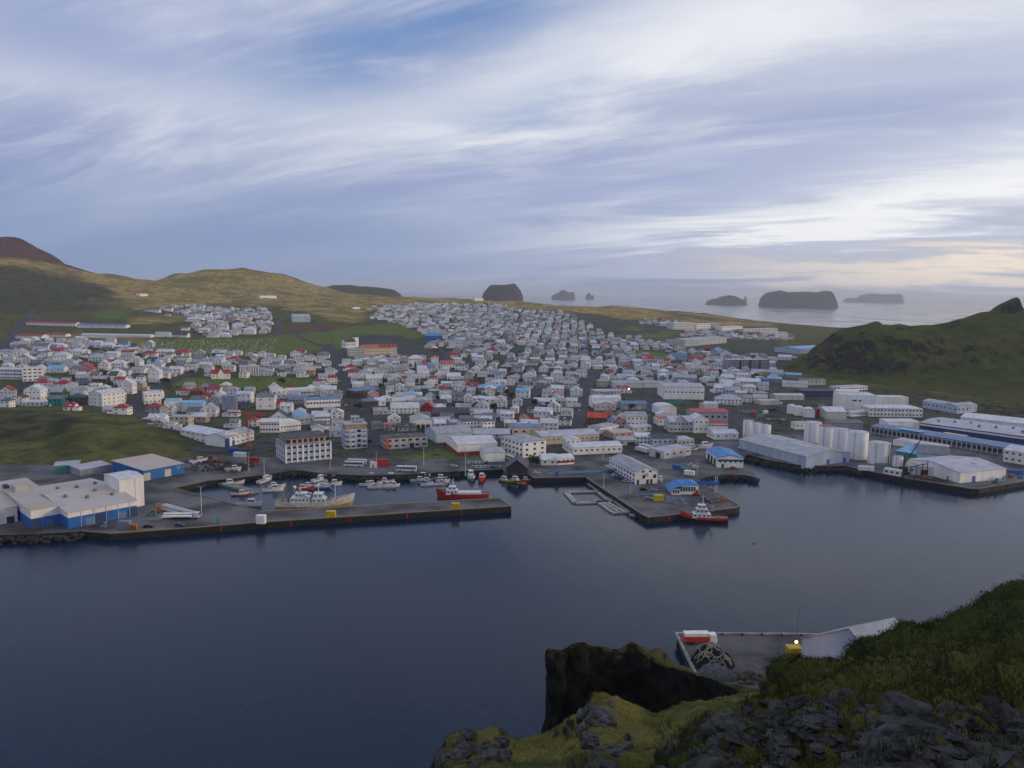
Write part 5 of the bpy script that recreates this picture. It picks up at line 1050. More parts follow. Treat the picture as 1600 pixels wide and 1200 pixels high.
# the rest of the town, too small and too many to pick out
mats = [WALL[k] for k, _ in WT] + [ROOF[k] for k, _ in RT] + [M_WIN]; wi = {k: i for i, (k, _) in enumerate(WT)}; ri = {k: len(WT)+i for i, (k, _) in enumerate(RT)}
wi.update({k: 0 for k in WALL if k not in wi}); ri.update({k: len(WT) for k in ROOF if k not in ri})
big = MB()
for d in REST:
    M = Matrix.Translation(d['c']) @ Matrix.Rotation(d['rz'], 4, 'Z')
    w, r, rh = roof_parts(d['kind'], d['L'], d['D'], d['h'], d['pitch'], .3)
    big.cm = wi[d['w']]; big.add([M @ Vector(v) for v in w.v], w.f); big.cm = ri[d['r']]; big.add([M @ Vector(v) for v in r.v], r.f)
    if random.random() < .35:
        s_ = random.choice((-1,1)); L, D = d['L'], d['D']; x0, x1 = (L/2, L/2+4) if s_ > 0 else (-L/2-4, -L/2); big.cm = wi[d['w']]; big.obox(M, x0, -D/2+.5, -2, x1, D/4, 2.7); big.cm = ri[d['r']]; big.obox(M, x0-.1, -D/2+.3, 2.72, x1+.1, D/4+.2, 2.9)
    big.cm = len(mats)-1; L, D, h = d['L'], d['D'], d['h']; rows = 2 if h > 4.6 else 1; cols = max(2, int(L/3.6))
    for rr_ in range(rows):
        z = h/rows*(.58+rr_)
        for c_ in range(cols):
            x = -L/2+L*(c_+.5)/cols; big.obox(M, x-.6, -D/2-.07, z-.55, x+.6, -D/2+.05, z+.55)
        s_ = 1 if d['c'].x < 0 else -1
        big.obox(M, s_*L/2-.07, -.6, z-.55, s_*L/2+.07, .6, z+.55)
sset(big.build('distant_houses', mats), kind='stuff')
print('houses', len(HOUSES), 'individual', len(IND))

# ------------------------------------------------------------------ garden trees and shrubs
def leaf_material(name, a, b):
    m = bpy.data.materials.new(name); m.use_nodes = True; t = m.node_tree; q = G(t); bs = t.nodes['Principled BSDF']; bs.inputs['Roughness'].default_value = .8; bs.inputs['Specular IOR Level'].default_value = .15
    geo = N(t, 'ShaderNodeNewGeometry'); oi = N(t, 'ShaderNodeObjectInfo'); n = q.noise(geo.outputs['Position'], .9, 4, .6)
    c = q.mix(q.mapr(n, .35, .65), a, b); q.link(c, bs.inputs['Base Color']); return m
M_LEAF = leaf_material('garden_leaves', (.016,.030,.010), (.042,.066,.020)); M_BARK = mat('bark', (.07,.05,.035), .9, .25, 2.0)
def crown_mesh(seed, n=260):
    rng = random.Random(seed); mb = MB(); lobes = [(rng.uniform(-1.3,1.3), rng.uniform(-1.3,1.3), rng.uniform(2.0,4.2), rng.uniform(1.0,1.7)) for _ in range(7)]
    for i in range(n):
        lx, ly, lz, lr = rng.choice(lobes); v = Vector((rng.gauss(0,1), rng.gauss(0,1), rng.gauss(0,1))).normalized()*lr*rng.uniform(.6,1.05)
        c = Vector((lx, ly, lz))+v*Vector((1,1,.85)).length/1.7; a = Vector((rng.uniform(-1,1), rng.uniform(-1,1), rng.uniform(-1,1))).normalized(); b = a.orthogonal().normalized(); s = rng.uniform(.28,.55)
        mb.add([c-a*s, c+b*s*.7, c+a*s, c-b*s*.7], [(0,1,2,3)])
    return mb.mesh('crown', M_LEAF)
def trunk_mesh(seed):
    rng = random.Random(seed); mb = MB(); mb.cyl((0,0,-.5), (.1,0,2.2), .22, .14, 7)
    for k in range(4):
        a = k*1.6+rng.random(); mb.cyl((.1,0,1.5+.2*k), (1.2*math.cos(a), 1.2*math.sin(a), 3.2+.2*k), .10, .04, 5)
    return mb.mesh('trunk', M_BARK)
CR = [crown_mesh(i) for i in range(5)]; TR = [trunk_mesh(i) for i in range(5)]
TREES = []
cl = [(430,632,11),(447,618,6),(212,592,7),(160,585,6),(150,590,8),(100,627,6),(1010,630,0)]
TP = [(158,587),(164,590),(171,588),(152,592),(214,560),(219,562),(126,565),(100,628),(110,632),(60,583),(90,600),(116,598),(255,600),(262,599),(382,625),(398,622),(595,606),(601,600),(650,600),(655,612),(676,624),(684,628),(708,612),(745,575),(752,590),(792,618),(798,622),(875,608),(880,612),(884,606),(868,622),(862,628),(872,634),(834,634),(832,726),(838,728),(612,620),(560,640),(515,648),(525,652),(640,575),(815,600),(820,606),(770,640),(776,630),(700,648),(712,640),(440,600),(330,620),(322,616),(986,640),(1016,586),(1000,584),(950,590),(945,602),(1090,580),(1060,586),(1150,600),(1125,585),(300,585),(345,610),(205,575),(180,570),(240,570)]
for x, y in TP:
    p = P(x, y); TREES.append(dict(c=p, px=x, py=y, s=random.uniform(.8,1.35)))
describe(TREES, lambda d: ('large' if d['s'] > 1.1 else 'small')+' dark green garden tree between houses')
for i, d in enumerate(TREES):
    k = i % 5; t_ = thing('garden_tree', d['label'], 'tree', d['c'], random.uniform(0,6), 'garden trees in the town')
    for nm, me_ in (('crown', CR[k]), ('trunk', TR[k])): link(nm, me_, t_, (0,0,0), 0, (d['s']*1.25, d['s']*1.25, d['s']))
shr = MB(); rng = random.Random(5)
for i in range(7000):
    j = rng.randrange(len(CX)); x, y = float(CX[j])+rng.uniform(-8,8), float(CYY[j])+rng.uniform(-8,8)
    if not ok[j] or y > 1500: continue
    z = float(ground(x, y))
    if not all((x-a)**2+(y-b)**2 > (r+.5)**2 for a, b, r in ROADPTS[::2]): continue
    r0 = rng.uniform(.8, 2.3)
    for q_ in range(14):
        v = Vector((rng.gauss(0,1), rng.gauss(0,1), abs(rng.gauss(0,1)))).normalized()*r0; c = Vector((x,y,z))+v
        a = Vector((rng.uniform(-1,1), rng.uniform(-1,1), rng.uniform(-.6,1))).normalized(); b = a.orthogonal().normalized(); s = rng.uniform(.4,.8)
        shr.add([c-a*s, c+b*s, c+a*s, c-b*s], [(0,1,2,3)])
sset(shr.build('garden_shrubs', M_LEAF), kind='stuff')
# cemetery stones
cem = MB(); rng = random.Random(8)
for i in range(420):
    x, y = rng.uniform(238,432), rng.uniform(531,552); p = P(x, y)
    cem.obox(Matrix.Translation(p) @ Matrix.Rotation(rng.uniform(-.3,.3), 4, 'Z'), -.5, -.15, -.2, .5, .15, rng.uniform(.8,1.6))
sset(cem.build('gravestones', WALL['offwhite']), kind='stuff')
# ------------------------------------------------------------------ boats
def hull_meshes(L, B, F, m_low, m_top, draft=.6, bow=.9, stern=.75, split=.45):
    """hull in two paint bands plus deck; x forward, z=0 the waterline"""
    n = 16; st = []
    for i in range(n+1):
        t = i/n; x = -L/2+L*t
        b = B/2*(min(1, stern+(1-stern)*t/.25) if t < .25 else (1 if t < .6 else max(.015, 1-((t-.6)/.4)**2.1)))
        sheer = F*(1+.12*(1-t/.3)**2 if t < .3 else 1+bow*max(0, (t-.5)/.5)**2)
        xr = x+(L*.05*max(0, (t-.7)/.3)**2)
        st.append((x, xr, b, sheer))
    def strip(fa, fb):
        mb = MB()
        for s in (-1, 1):
            o = len(mb.v); pts = []
            for q in st: pts += [fa(q, s), fb(q, s)]
            fs = [(2*i, 2*i+2, 2*i+3, 2*i+1) if s < 0 else (2*i, 2*i+1, 2*i+3, 2*i+2) for i in range(n)]
            mb.add(pts, fs)
        k = [fa(st[0], -1), fa(st[0], 1), fb(st[0], 1), fb(st[0], -1)]; mb.add(k, [(0,3,2,1)])
        return mb
    lo = strip(lambda q, s: (q[0], s*q[2]*.72, -draft), lambda q, s: (q[0]+(q[1]-q[0])*split, s*q[2]*.95, q[3]*split))
    up = strip(lambda q, s: (q[0]+(q[1]-q[0])*split, s*q[2]*.955, q[3]*split), lambda q, s: (q[1], s*q[2], q[3]))
    dk = MB(); pts = []
    for q in st: pts += [(q[1], -q[2]*.93, q[3]-.18*F), (q[1], q[2]*.93, q[3]-.18*F)]
    dk.add(pts, [(2*i, 2*i+2, 2*i+3, 2*i+1) for i in range(n)])
    return lo, up, dk
M_DECK = mat('boat_deck', (.30,.29,.27), .8, .2, 1.0); M_BW = mat('boat_white', (.68,.68,.68), .4, .12, .8)
BC = {'white': M_BW, 'red': mat('boat_red', (.42,.03,.03), .45, .15, .8), 'blue': mat('boat_blue', (.03,.09,.28), .45, .15, .8), 'grey': mat('boat_grey', (.25,.27,.30), .5, .15, .8), 'yellow': M_YEL, 'green': mat('boat_green', (.03,.13,.09), .5, .15, .8), 'black': M_BLACK, 'orange': M_ORED, 'rust': mat('boat_rusty_white', (.64,.62,.56), .7, .15, .5, col2=(.50,.38,.25)), 'buff': mat('boat_buff', (.48,.33,.17), .7, .2, .5)}
def small_boat(label, loc, head, L, lo='white', up='white', cabin=.3, fore=True, z=0.0, group='small boats at the pontoons', mast=True):
    B = L*.31; F = L*.115+.15; root = thing('boat', label, 'boat', (loc.x, loc.y, z), head, group)
    a, b, d = hull_meshes(L, B, F, None, None)
    a.build('hull', BC[lo], root, True); b.build('topsides', BC[up], root, True); d.build('deck', M_DECK, root)
    cx = L*(.12 if fore else -.18); cl_, ch, cw = L*cabin, L*.16+.5, B*.58
    cab = MB(); cab.prism([(cx-cl_/2, F*.8), (cx+cl_/2+.5, F*.8), (cx+cl_/2, F*.8+ch*.6), (cx+cl_/2-.35, F*.8+ch), (cx-cl_/2, F*.8+ch)], -cw/2, cw/2, 'y'); cb = cab.build('cabin', M_BW, root)
    for s in (-1, 1): link('window', WIN_ME, cb, (cx, s*cw/2, F*.8+ch*.7), 0, (cl_*.8, .06, ch*.32))
    link('window', WIN_ME, cb, (cx+cl_/2-.1, 0, F*.8+ch*.74), 0, (.3, cw*.8, ch*.3))
    if mast:
        m_ = MB(); m_.cyl((cx-cl_*.3, 0, F+ch*.8), (cx-cl_*.3, 0, F+ch+L*.22), .07, .05, 6); m_.cyl((cx-cl_*.3, -cw*.4, F+ch+L*.13), (cx-cl_*.3, cw*.4, F+ch+L*.13), .04, .04, 5); m_.build('mast', M_STEEL, root)
    return root
def bz(k, x, y): ox, oy = OR2[k]; return at_z(ox+x/4, oy+y/4, 0)
BOATS = [  # region, x, y (enlarged photo), heading deg, length, lower, upper, label
 ('O2',345,645,20,9,'white','white','white motor boat nearest the end of the slanting left pontoon'), ('O2',310,660,5,9,'red','red','red-hulled boat at the tip of the slanting left pontoon'), ('O2',395,605,60,11,'white','white','tall white cabin boat halfway along the slanting pontoon'), ('O2',480,595,20,8,'white','white','white boat on the right side of the slanting pontoon, near shore'),
 ('O2',430,630,15,9,'white','blue','white and blue boat right of the slanting pontoon'), ('O2',430,655,15,9,'blue','blue','dark blue boat at the foot of the slanting pontoon'), ('O2',478,632,10,10,'white','white','white boat on the right of the slanting pontoon, lower'),
 ('O2',712,588,-5,10,'grey','white','grey and white boat by the shore, left of the middle pontoon'), ('O2',690,635,0,8,'white','white','white boat leftmost at the middle pontoon foot'), ('O2',738,632,0,8,'white','white','white boat directly left of the middle pontoon'), ('O2',832,590,-5,11,'white','white','white boat right of the middle pontoon near shore'), ('O2',820,615,0,8,'red','white','red and white boat right of the middle pontoon'), ('O2',852,640,0,8,'white','white','white boat rightmost at the middle pontoon foot'), ('O2',812,640,0,8,'white','white','white boat close on the right of the middle pontoon foot'),
 ('O2',1032,585,5,10,'white','white','white boat nearest shore left of the right pontoon'), ('O2',1012,608,0,9,'white','white','white boat left of the right pontoon, outer berth'), ('O2',1055,615,0,9,'white','blue','white and blue boat close to the right pontoon stem'), ('O2',1142,598,0,10,'red','grey','grey and red boat right of the right pontoon'), ('O2',1165,612,0,8,'white','white','white boat at the right end of the right pontoon'),
 ('O2',105,668,15,11,'white','white','white boat with mast at the end of the stone jetty'), ('O2',55,612,70,12,'grey','white','grey and white boat moored behind the stone jetty'), ('O2',130,645,10,9,'white','white','white boat beside the stone jetty tip'),
 ('O1',1460,630,20,11,'grey','white','pale boat in the inner corner by the yellow kerb'), ('O1',1500,695,10,9,'red','white','red and white boat inside the left basin corner'), ('O1',1555,762,5,12,'white','white','large white boat alongside the inner quay wall'),
 ('O2',1345,590,-80,15,'grey','white','grey and white boat pointing at the viewer near the right pontoon'), ('O2',1412,595,-95,13,'orange','orange','orange-red boat moored beside the black boathouse'), ('O2',1568,612,-30,10,'green','yellow','yellow and green open boat below the black boathouse'), ('O3',38,615,-35,11,'yellow','red','yellow and red wooden boat at the quay corner'), ('O3',100,608,0,8,'red','red','low red boat beside the yellow and red one')]
for (k, x, y, hd, L, lo, up, lab) in BOATS: small_boat(lab, bz(k, x, y), R_(hd), L, lo, up, fore=random.random() < .6)
small_boat('white boat propped up ashore in the scrap yard, nearest the warehouse', at_z(310,724,QZ), .6, 10, 'white', 'white', z=QZ+.8, group='boats stored ashore')
small_boat('white open boat ashore beside the dark scrap heap', at_z(364,736,QZ), .1, 9, 'white', 'white', z=QZ+.6, group='boats stored ashore', mast=False)
small_boat('tall white boat ashore behind the blue-roofed shed', at_z(1098,702,QZ), .2, 14, 'white', 'white', z=QZ+1.2, group='boats stored ashore')
small_boat('blue and white boat ashore left of the blue-roofed shed', at_z(1079,704,QZ), .3, 11, 'white', 'blue', z=QZ+1.0, group='boats stored ashore')
small_boat('white boat ashore beside the port building corner', at_z(1031,752,QZ), -1.4, 8, 'white', 'white', z=QZ+.7, group='boats stored ashore', mast=False)

def ship(name, label, c, head, L, lo, up, blocks, masts, F=2.2, rail=True, extra=None, up_=0.0):
    root = thing(name, label, 'ship', (c.x, c.y, 0), head)
    a, b, d = hull_meshes(L, L*.21, F, None, None, 1.2, 1.0, .8, .5)
    a.build('hull', BC[lo], root, True); b.build('topsides', BC[up], root, True); d.build('deck', M_DECK, root)
    for (x0, x1, w, z0, z1, col, win) in blocks:
        z0 += up_; z1 += up_
        bm_ = MB(); bm_.prism([(x0, z0), (x1+.4, z0), (x1, z1), (x0, z1)], -w/2, w/2, 'y'); o = bm_.build('deckhouse', BC[col], root)
        if win:
            n = max(1, int((x1-x0)/1.8))
            for s in (-1, 1):
                for i in range(n): link('window', WIN_ME, o, (x0+(x1-x0)*(i+.5)/n, s*w/2, z0+(z1-z0)*.62), 0, (.9, .1, .8))
            for y in (-.3, 0, .3): link('window', WIN_ME, o, (x1+.12, w*y, z0+(z1-z0)*.66), 0, (.25, w*.22, .8))
    for (x, z0, z1, col, yard) in masts:
        z0 += up_; z1 += up_
        m_ = MB(); m_.cyl((x,0,z0), (x,0,z1), .22, .12, 8)
        if yard: m_.cyl((x,-2.2,z0+(z1-z0)*.6), (x,2.2,z0+(z1-z0)*.6), .08, .08, 6); m_.cyl((x,0,z0+(z1-z0)*.5), (x+yard,0,z0+(z1-z0)*.9), .1, .07, 6)
        m_.build('mast', BC[col], root)
    if rail:
        m_ = MB()
        for s in (-1, 1):
            for i in range(15):
                x = -L*.46+L*.86*i/14; y = s*L*.098*(1 if i < 9 else 1-((i-9)/5.2)**2*.85); z = F*(1 if i < 9 else 1+.9*((i-9)/6)**2)
                m_.cyl((x,y,z-.2), (x,y,z+.9), .05, .05, 4)
        m_.build('railing', M_BW, root)
    if extra:
        n0 = set(root.children); extra(root)
        for o in root.children:
            if o not in n0: o.location.z += up_
    return root
def x1(root):
    MB().cyl((-7,0,6.5), (-7,0,8.8), .9, .8, 12).build('funnel', BC['buff'], root); MB().ball((-9.5,0,9.4), .9, 10, 6).build('radar_dome', BC['white'], root)
    for x in (-15.5,-13,-11): MB().cyl((x,0,2), (x+.6,.5,4.2), .5, .3, 8).build('winch', M_RUST, root)
    for s in (-1, 1): MB().ball((-3, s*2.6, 5.5), .9, 8, 5, (1.9,.7,.7)).build('lifeboat', BC['white'], root)
ship('fishing_ship', 'old white fishing ship with rust-stained buff hull lying inside the pier', at_z(491,796,0), R_(4), 37, 'buff', 'rust',
     [(-11,-2,5.6,1.8,4.6,'white',True),(-9,-3.5,4.6,4.6,6.8,'white',True),(-.5,6,5.8,1.8,4.2,'white',True),(0,4.5,5,4.2,6.6,'white',True),(9,11,4,1.8,3.0,'rust',False)], [(-9.5,6.8,9.2,'white',0),(2.2,6.6,12.0,'white',1.6),(10.5,2,12.5,'white',-5),(-15,2,6.5,'buff',3)], 4.4, True, x1, 2.0)
def x2(root):
    c = MB(); c.cyl((8,0,3), (8,0,7), .45, .4, 8); c.cyl((8,0,7), (12.5,1,9.8), .28, .2, 6); c.build('deck_crane', M_BLACK, root)
    MB().ball((9.5,0,9.8), .55, 8, 5).build('radar_dome', BC['white'], root)
    for x in (-.5, 1.5, 3.5, 5.5): MB().box(x, -2.0, 2.2, x+1.2, 2.0, 3.3).build('fish_hatch', BC['white'], root)
ship('trawler', 'red-hulled trawler with white wheelhouse, bow left, moored inside the pier end', at_z(724,778,0), R_(184), 27, 'red', 'red',
     [(3,9,4.8,2.2,4.6,'white',True),(4,8,4,4.6,6.4,'white',True),(-9.5,3,5.2,2.2,3.4,'white',False)], [(5.5,6.4,10.5,'white',1.5),(-11,2.5,7.5,'grey',2)], 2.6, True, lambda r: x2(r), .1)
def x3(root):
    MB().cyl((-3.4,1,5.5), (-3.4,1,7.6), .5, .5, 10).build('funnel', BC['grey'], root); MB().cyl((-3.4,-1,5.5), (-3.4,-1,7.6), .5, .5, 10).build('funnel', BC['grey'], root)
    for s in (-1, 1):
        for i in range(6): MB().cyl((-7+i*2.6, s*2.55, .5), (-7+i*2.6, s*2.85, .5), .45, .45, 8).build('fender', M_BLACK, root)
    MB().cyl((-6.5,-1,2.2), (-6.5,1,2.2), .6, .6, 10).build('tow_winch', M_STEEL, root)
ship('tugboat', 'orange-red tug with tall white superstructure moored at the quay corner', at_z(1101,814.5,0), R_(176), 22, 'black', 'orange',
     [(-2.5,6,4.4,2.0,4.2,'white',True),(-1,4.6,3.8,4.2,6.4,'white',True),(0,3.6,3.0,6.4,8.4,'white',True)], [(1.2,8.4,13.5,'white',1.2)], 2.4, True, x3)

# pontoons
def pontoon(label, segs, w=3.4, name='pontoon', z=.8, mat_=None):
    a0 = at_z(*segs[0][0], 0); root = thing(name, label, 'pontoon', a0)
    for (A, B) in segs:
        a = at_z(*A, 0)-a0; b = at_z(*B, 0)-a0; d = b-a; L = d.length; n = max(1, int(L/7)); an = math.atan2(d.y, d.x)
        for i in range(n):
            M = Matrix.Translation(a+d*(i/n)) @ Matrix.Rotation(an, 4, 'Z'); mb = MB(); mb.obox(M, .06, -w/2, -.4, L/n-.06, w/2, z); mb.build('deck_section', mat_ or M_WOOD, root)
    return root
pontoon('slanting wooden pontoon on the left of the marina', [((522,737),(496,764))]); pontoon('middle T-shaped marina pontoon', [((594,738),(594,761)),((574,762.5),(619,762))]); pontoon('right T-shaped marina pontoon beside the grey boat', [((669,737),(672.5,757)),((657,759),(700,757))])
pontoon('grey stone jetty inside the left basin', [((330,752),(398,771))], 5, 'jetty', 1.2, M_CONC)
pontoon('square floating ring pontoon beside the quay', [((884,770),(899,787)),((884,770),(936,769)),((899,787),(953,785)),((935,769),(953,785))], 3.0)
pontoon('long floating pontoon of parallel beams against the angled quay', [((920,757),(984,801)),((930,783),(957,802)),((937,784),(968,802)),((945,784),(976,801)),((957,803),(984,801))], 1.9)
mb = MB(); p_ = at_z(992,806,0); rf = thing('work_raft', 'small dark raft at the quay corner', 'raft', (p_.x, p_.y, 0)); mb.box(-2.6,-1.6,-.2,2.6,1.6,.5); mb.build('deck', M_WOOD, rf); MB().box(-2.7,-1.7,.5,2.7,-1.5,.7).build('bumper', M_BLACK, rf)

# ------------------------------------------------------------------ vehicles
PAINT = {k: mat('car_'+k, c, .3, .08, .5, spec=.5) for k, c in {'white': (.6,.6,.6), 'silver': (.34,.35,.37), 'black': (.02,.02,.023), 'red': (.34,.02,.02), 'blue': (.03,.08,.25), 'grey': (.12,.12,.13)}.items()}
M_TYRE = M_BLACK
_w = MB(); _w.cyl((0,-.11,0), (0,.11,0), .33, .33, 10); WHEEL = _w.mesh('wheel', M_TYRE)
CARB = {}
def car(label, c, head, col, group='parked cars'):
    if col not in CARB:
        m1 = MB(); m1.prism([(-2.1,.3),(2.1,.3),(2.15,.75),(1.3,.92),(-2.05,.98),(-2.15,.7)], -.85, .85, 'y')
        m2 = MB(); m2.prism([(-1.75,.98),(1.05,.93),(.35,1.42),(-1.35,1.44)], -.74, .74, 'y'); m3 = MB(); m3.prism([(-1.32,1.441),(.33,1.421),(.25,1.48),(-1.25,1.50)], -.7, .7, 'y')
        CARB[col] = (m1.mesh('body', PAINT[col]), m2.mesh('glasshouse', M_WIN), m3.mesh('roof', PAINT[col]))
    r = thing('car', label, 'car', c, head, group); b = CARB[col]
    link('body', b[0], r); link('glasshouse', b[1], r); link('roof', b[2], r)
    for x in (-1.3, 1.3):
        for y in (-.8, .8): link('wheel', WHEEL, r, (x, y, .33))
    return r
rng = random.Random(3)
row1 = [('white',733),('silver',738.5),('white',744),('white',749.5),('silver',755),('black',760.5)]
for i, (c, x) in enumerate(row1): car(f"{c} car, {ORD[i]}{'first ' if i == 0 else ''}from the left in the upper parking row by the basin", P(x, 724), 1.45, c, 'cars in the harbour car park')
row2 = [('silver',739),('white',745),('white',751),('white',757),('silver',763),('black',769),('grey',775),('silver',781)]
for i, (c, x) in enumerate(row2): car(f"{c} car, {ORD[i]}{'first ' if i == 0 else ''}from the left in the lower parking row by the basin", P(x, 731), 1.45, c, 'cars in the harbour car park')
for x, y, hd, c, lab in ((709,729.5,0,'white','white car parked alone left of the harbour car park rows'),(727,711.5,.1,'silver','silver car on the green behind the coaches'),(683,711,.1,'grey','grey car at the back of the green plot'),
  (281,822,0,'blue','dark blue car near the edge of the left pier'),(1005,766,0,'black','black car in front of the port building'),(1021,767.5,.05,'silver','silver car right of the black one before the port building'),(1013,780,0,'silver','silver car beside the yellow box on the quay'),(1108,785,-.9,'blue','blue car near the tug'),(1102,781,-.9,'red','red car near the tug, beside the blue one'),
  (1088,774.5,0,'red','red car parked at the ferry terminal'),(1080,728,.3,'white','white pickup left of the blue-roofed shed'),(1087,731,.3,'white','white pickup beside another white pickup near the blue-roofed shed'),(1146,732.5,.3,'red','red car beside the blue-roofed shed on the rocky spit'),(1068,715,1.2,'white','white van before the beige flat store'),
  (956,741,-.7,'blue','blue car first in the row along the port building'),(960,744,-.7,'white','white car second in the row along the port building'),(965,747,-.7,'blue','pale blue car third in the row along the port building'),(971,750,-.7,'black','black car fourth in the row along the port building'),(978,753,-.7,'white','white car fifth in the row along the port building'),(838,740,.2,'white','white car on the quay near the black boathouse'),
  (1153,688,.2,'white','white car right of the small white yard shed'),(1156,695,.2,'silver','silver car on the yard near the tanks'),(1158,700,.2,'white','white car lowest on the yard near the tanks'),(232,824,.2,'black','dark car beside the crates on the left quay'),(541,634,1.3,'white','white car driving on the main street'),(530,596,1.3,'white','white car further up the main street'),(905,642,1.4,'white','white car on the wide middle street'),(1015,650,1.5,'silver','silver car on the yard street'),(815,651,1.3,'white','white car on the short side street'),(800,655,1.3,'red','red car near the short side street')):
    car(lab, P(x, y), hd, c)
def bus(label, px, py, hd, col='white', L=12):
    r = thing('coach', label, 'bus', P(px, py), hd, 'coaches parked at the basin')
    b = MB(); b.prism([(-L/2,.35),(L/2,.35),(L/2+.1,1.4),(L/2-.35,3.3),(-L/2+.1,3.3),(-L/2,3.0)], -1.25, 1.25, 'y'); b.build('body', PAINT[col], r)
    for s in (-1, 1):
        for i in range(6): link('window', WIN_ME, r, (-L/2+1.2+i*(L-2.4)/5, s*1.25, 2.25), 0, ((L-2.4)/5-.2, .06, .95))
    link('window', WIN_ME, r, (L/2-.12, 0, 2.2), 0, (.3, 2.2, 1.3))
    for x in (-L/2+2.2, L/2-2.4):
        for y in (-1.15, 1.15): link('wheel', WHEEL, r, (x, y, .48), 0, (1.45, 1.3, 1.45))
bus('white coach parked in front, left of the kiosk', 553, 729, R_(176)); bus('white coach parked behind another coach, left of the kiosk', 557, 725.5, R_(172)); bus('white coach with long dark windows parked at the basin edge', 635, 736.5, R_(178)); bus('white coach partly hidden behind the black boathouse', 797, 719, R_(120))
def container(label, px, py, hd, m_, L=6, h=2.6, z=None, name='container'):
    r = thing(name, label, 'container', P(px, py), hd); MB().box(-L/2,-1.2,.1,L/2,1.2,h).build('box', m_, r)
    mb = MB()
    for i in range(int(L/.6)): mb.box(-L/2+.3+i*.6-.1, -1.26, .2, -L/2+.3+i*.6+.1, -1.2, h-.1)
    mb.build('ribs', m_, r); MB().box(L/2, -1.1, .2, L/2+.06, 1.1, h-.1).build('door', m_, r)
    return r
container('red shipping container beside the kiosk at the basin', 596, 728, .2, WALL['red'], 9, 4.2); container('yellow box on the outer pier near its left end', 517, 808, .05, M_YEL, 4.4, 3.0); container('yellow box on the outer pier near the red trawler', 711.5, 795, .05, M_YEL, 4.0, 3.0)
container('yellow box standing on the angled quay', 1028.5, 782.5, .1, M_YEL, 5, 3.2); container('white box at the root of the outer pier', 408, 818, 0, WALL['white'], 4, 4.0); container('teal crate stack on the left quay', 195, 826, .05, WALL['bluegrey'], 5, 3.6); container('rusty crate beside the teal crates on the left quay', 209, 828, .05, M_RUST, 3, 2.4)
container('blue container left of the port building yard', 1059, 733, -.6, WALL['blue'], 6); container('green container right of the blue one on the yard', 1070, 737, -.6, WALL['teal'], 6); container('white container on the yard near the ferry terminal', 1077, 742, -.5, WALL['white'], 6)
container('blue skip at the right quay corner', 1585, 741, -.1, WALL['blue'], 9, 2.8); container('brown crates left of the blue skip', 1577, 746, -.1, M_RUST, 3, 2.2); container('white container on the right quay beneath the wide tank', 1353, 735, -.2, WALL['white'], 9, 2.8); container('blue container in the scrap yard by the warehouse', 364, 706, .1, WALL['blue'], 6, 2.6); container('white container in the scrap yard', 375, 714, -.2, WALL['white'], 8, 3.0); container('dark red container at the right of the scrap yard', 396, 722, -.1, WALL['red'], 7, 3.0); container('rusty container left of the scrap heap', 340, 722, .3, M_RUST, 6, 2.5)
def lorry(label, px, py, hd, L=13, col='white', load=None):
    r = thing('lorry', label, 'lorry', P(px, py), hd); MB().prism([(L/2-2.4,.6),(L/2,.6),(L/2,1.8),(L/2-.3,3.0),(L/2-2.4,3.0)], -1.2, 1.2, 'y').build('cab', PAINT['white'], r)
    link('window', WIN_ME, r, (L/2-.08, 0, 2.2), 0, (.3, 2.0, .9))
    if load is None: MB().box(-L/2,-1.25,1.0,L/2-2.7,1.25,3.8).build('trailer', PAINT[col], r)
    else: load(r, L)
    MB().box(-L/2,-.5,.6,L/2-.3,.5,.98).build('chassis', M_BLACK, r)
    for x in (-L/2+1.2, -L/2+2.4, -L/2+3.6, L/2-1.3):
        for y in (-1.1, 1.1): link('wheel', WHEEL, r, (x, y, .48), 0, (1.45, 1.3, 1.45))
lorry('white lorry trailer parked on the road behind the port building', 1003, 707, R_(120)); lorry('second white lorry trailer beside the first, behind the port building', 1009, 703, R_(120))
def ld(r, L):
    for k, z in ((-1.3,1.1),(0,2.0),(1.0,1.1)): MB().cyl((-L/2-1, k, z+.3), (L/2-3, k, z+.3), .55, .55, 10).build('pipe', WALL['white'], r)
    MB().box(-L/2-2, -2.2, .9, -L/2+3, 2.2, 1.05).build('load_bed', WALL['offwhite'], r)
lorry('white flatbed lorry loaded with long pale pipes on the left quay', 286, 810, R_(4), 15, 'white', ld)
r = thing('pipe_stack', 'stack of long pale hull sections behind the flatbed lorry', 'pipes', P(283,803), R_(-32))
for k, (y, z) in enumerate(((-1.6,.8),(0,.8),(1.6,.8),(-.8,2.1),(.8,2.1))): MB().cyl((-13,y,z), (11,y,z), .78, .7, 10).build('pipe', WALL['offwhite'], r)
# mobile crane on the right quay
p_ = P(1411,741); r = thing('dockside_crane', 'dark lattice dock crane with raised jib beside the small tank', 'crane', p_, R_(12))
MB().box(-3,-2,0,3,2,1.4).build('undercarriage', M_BLACK, r); MB().box(-1.8,-1.6,1.4,1.8,1.6,4.6).build('cab', WALL['dark'], r); MB().cyl((0,0,4.6), (0,0,12), .5, .35, 8).build('mast', WALL['dark'], r)
jib = MB(); a, b = Vector((0,0,5.5)), Vector((10.5,0,21))
for dy_ in (-.5, .5):
    for dz_ in (0, .9): jib.cyl(a+Vector((0,dy_,dz_)), b+Vector((0,dy_*.3,dz_*.3)), .13, .1, 5)
for i in range(14):
    t0, t1 = i/14, (i+1)/14; jib.cyl(a.lerp(b,t0)+Vector((0,-.5*(1-.7*t0),0)), a.lerp(b,t1)+Vector((0,.5*(1-.7*t1),.9*(1-.7*t1))), .07, .07, 4)
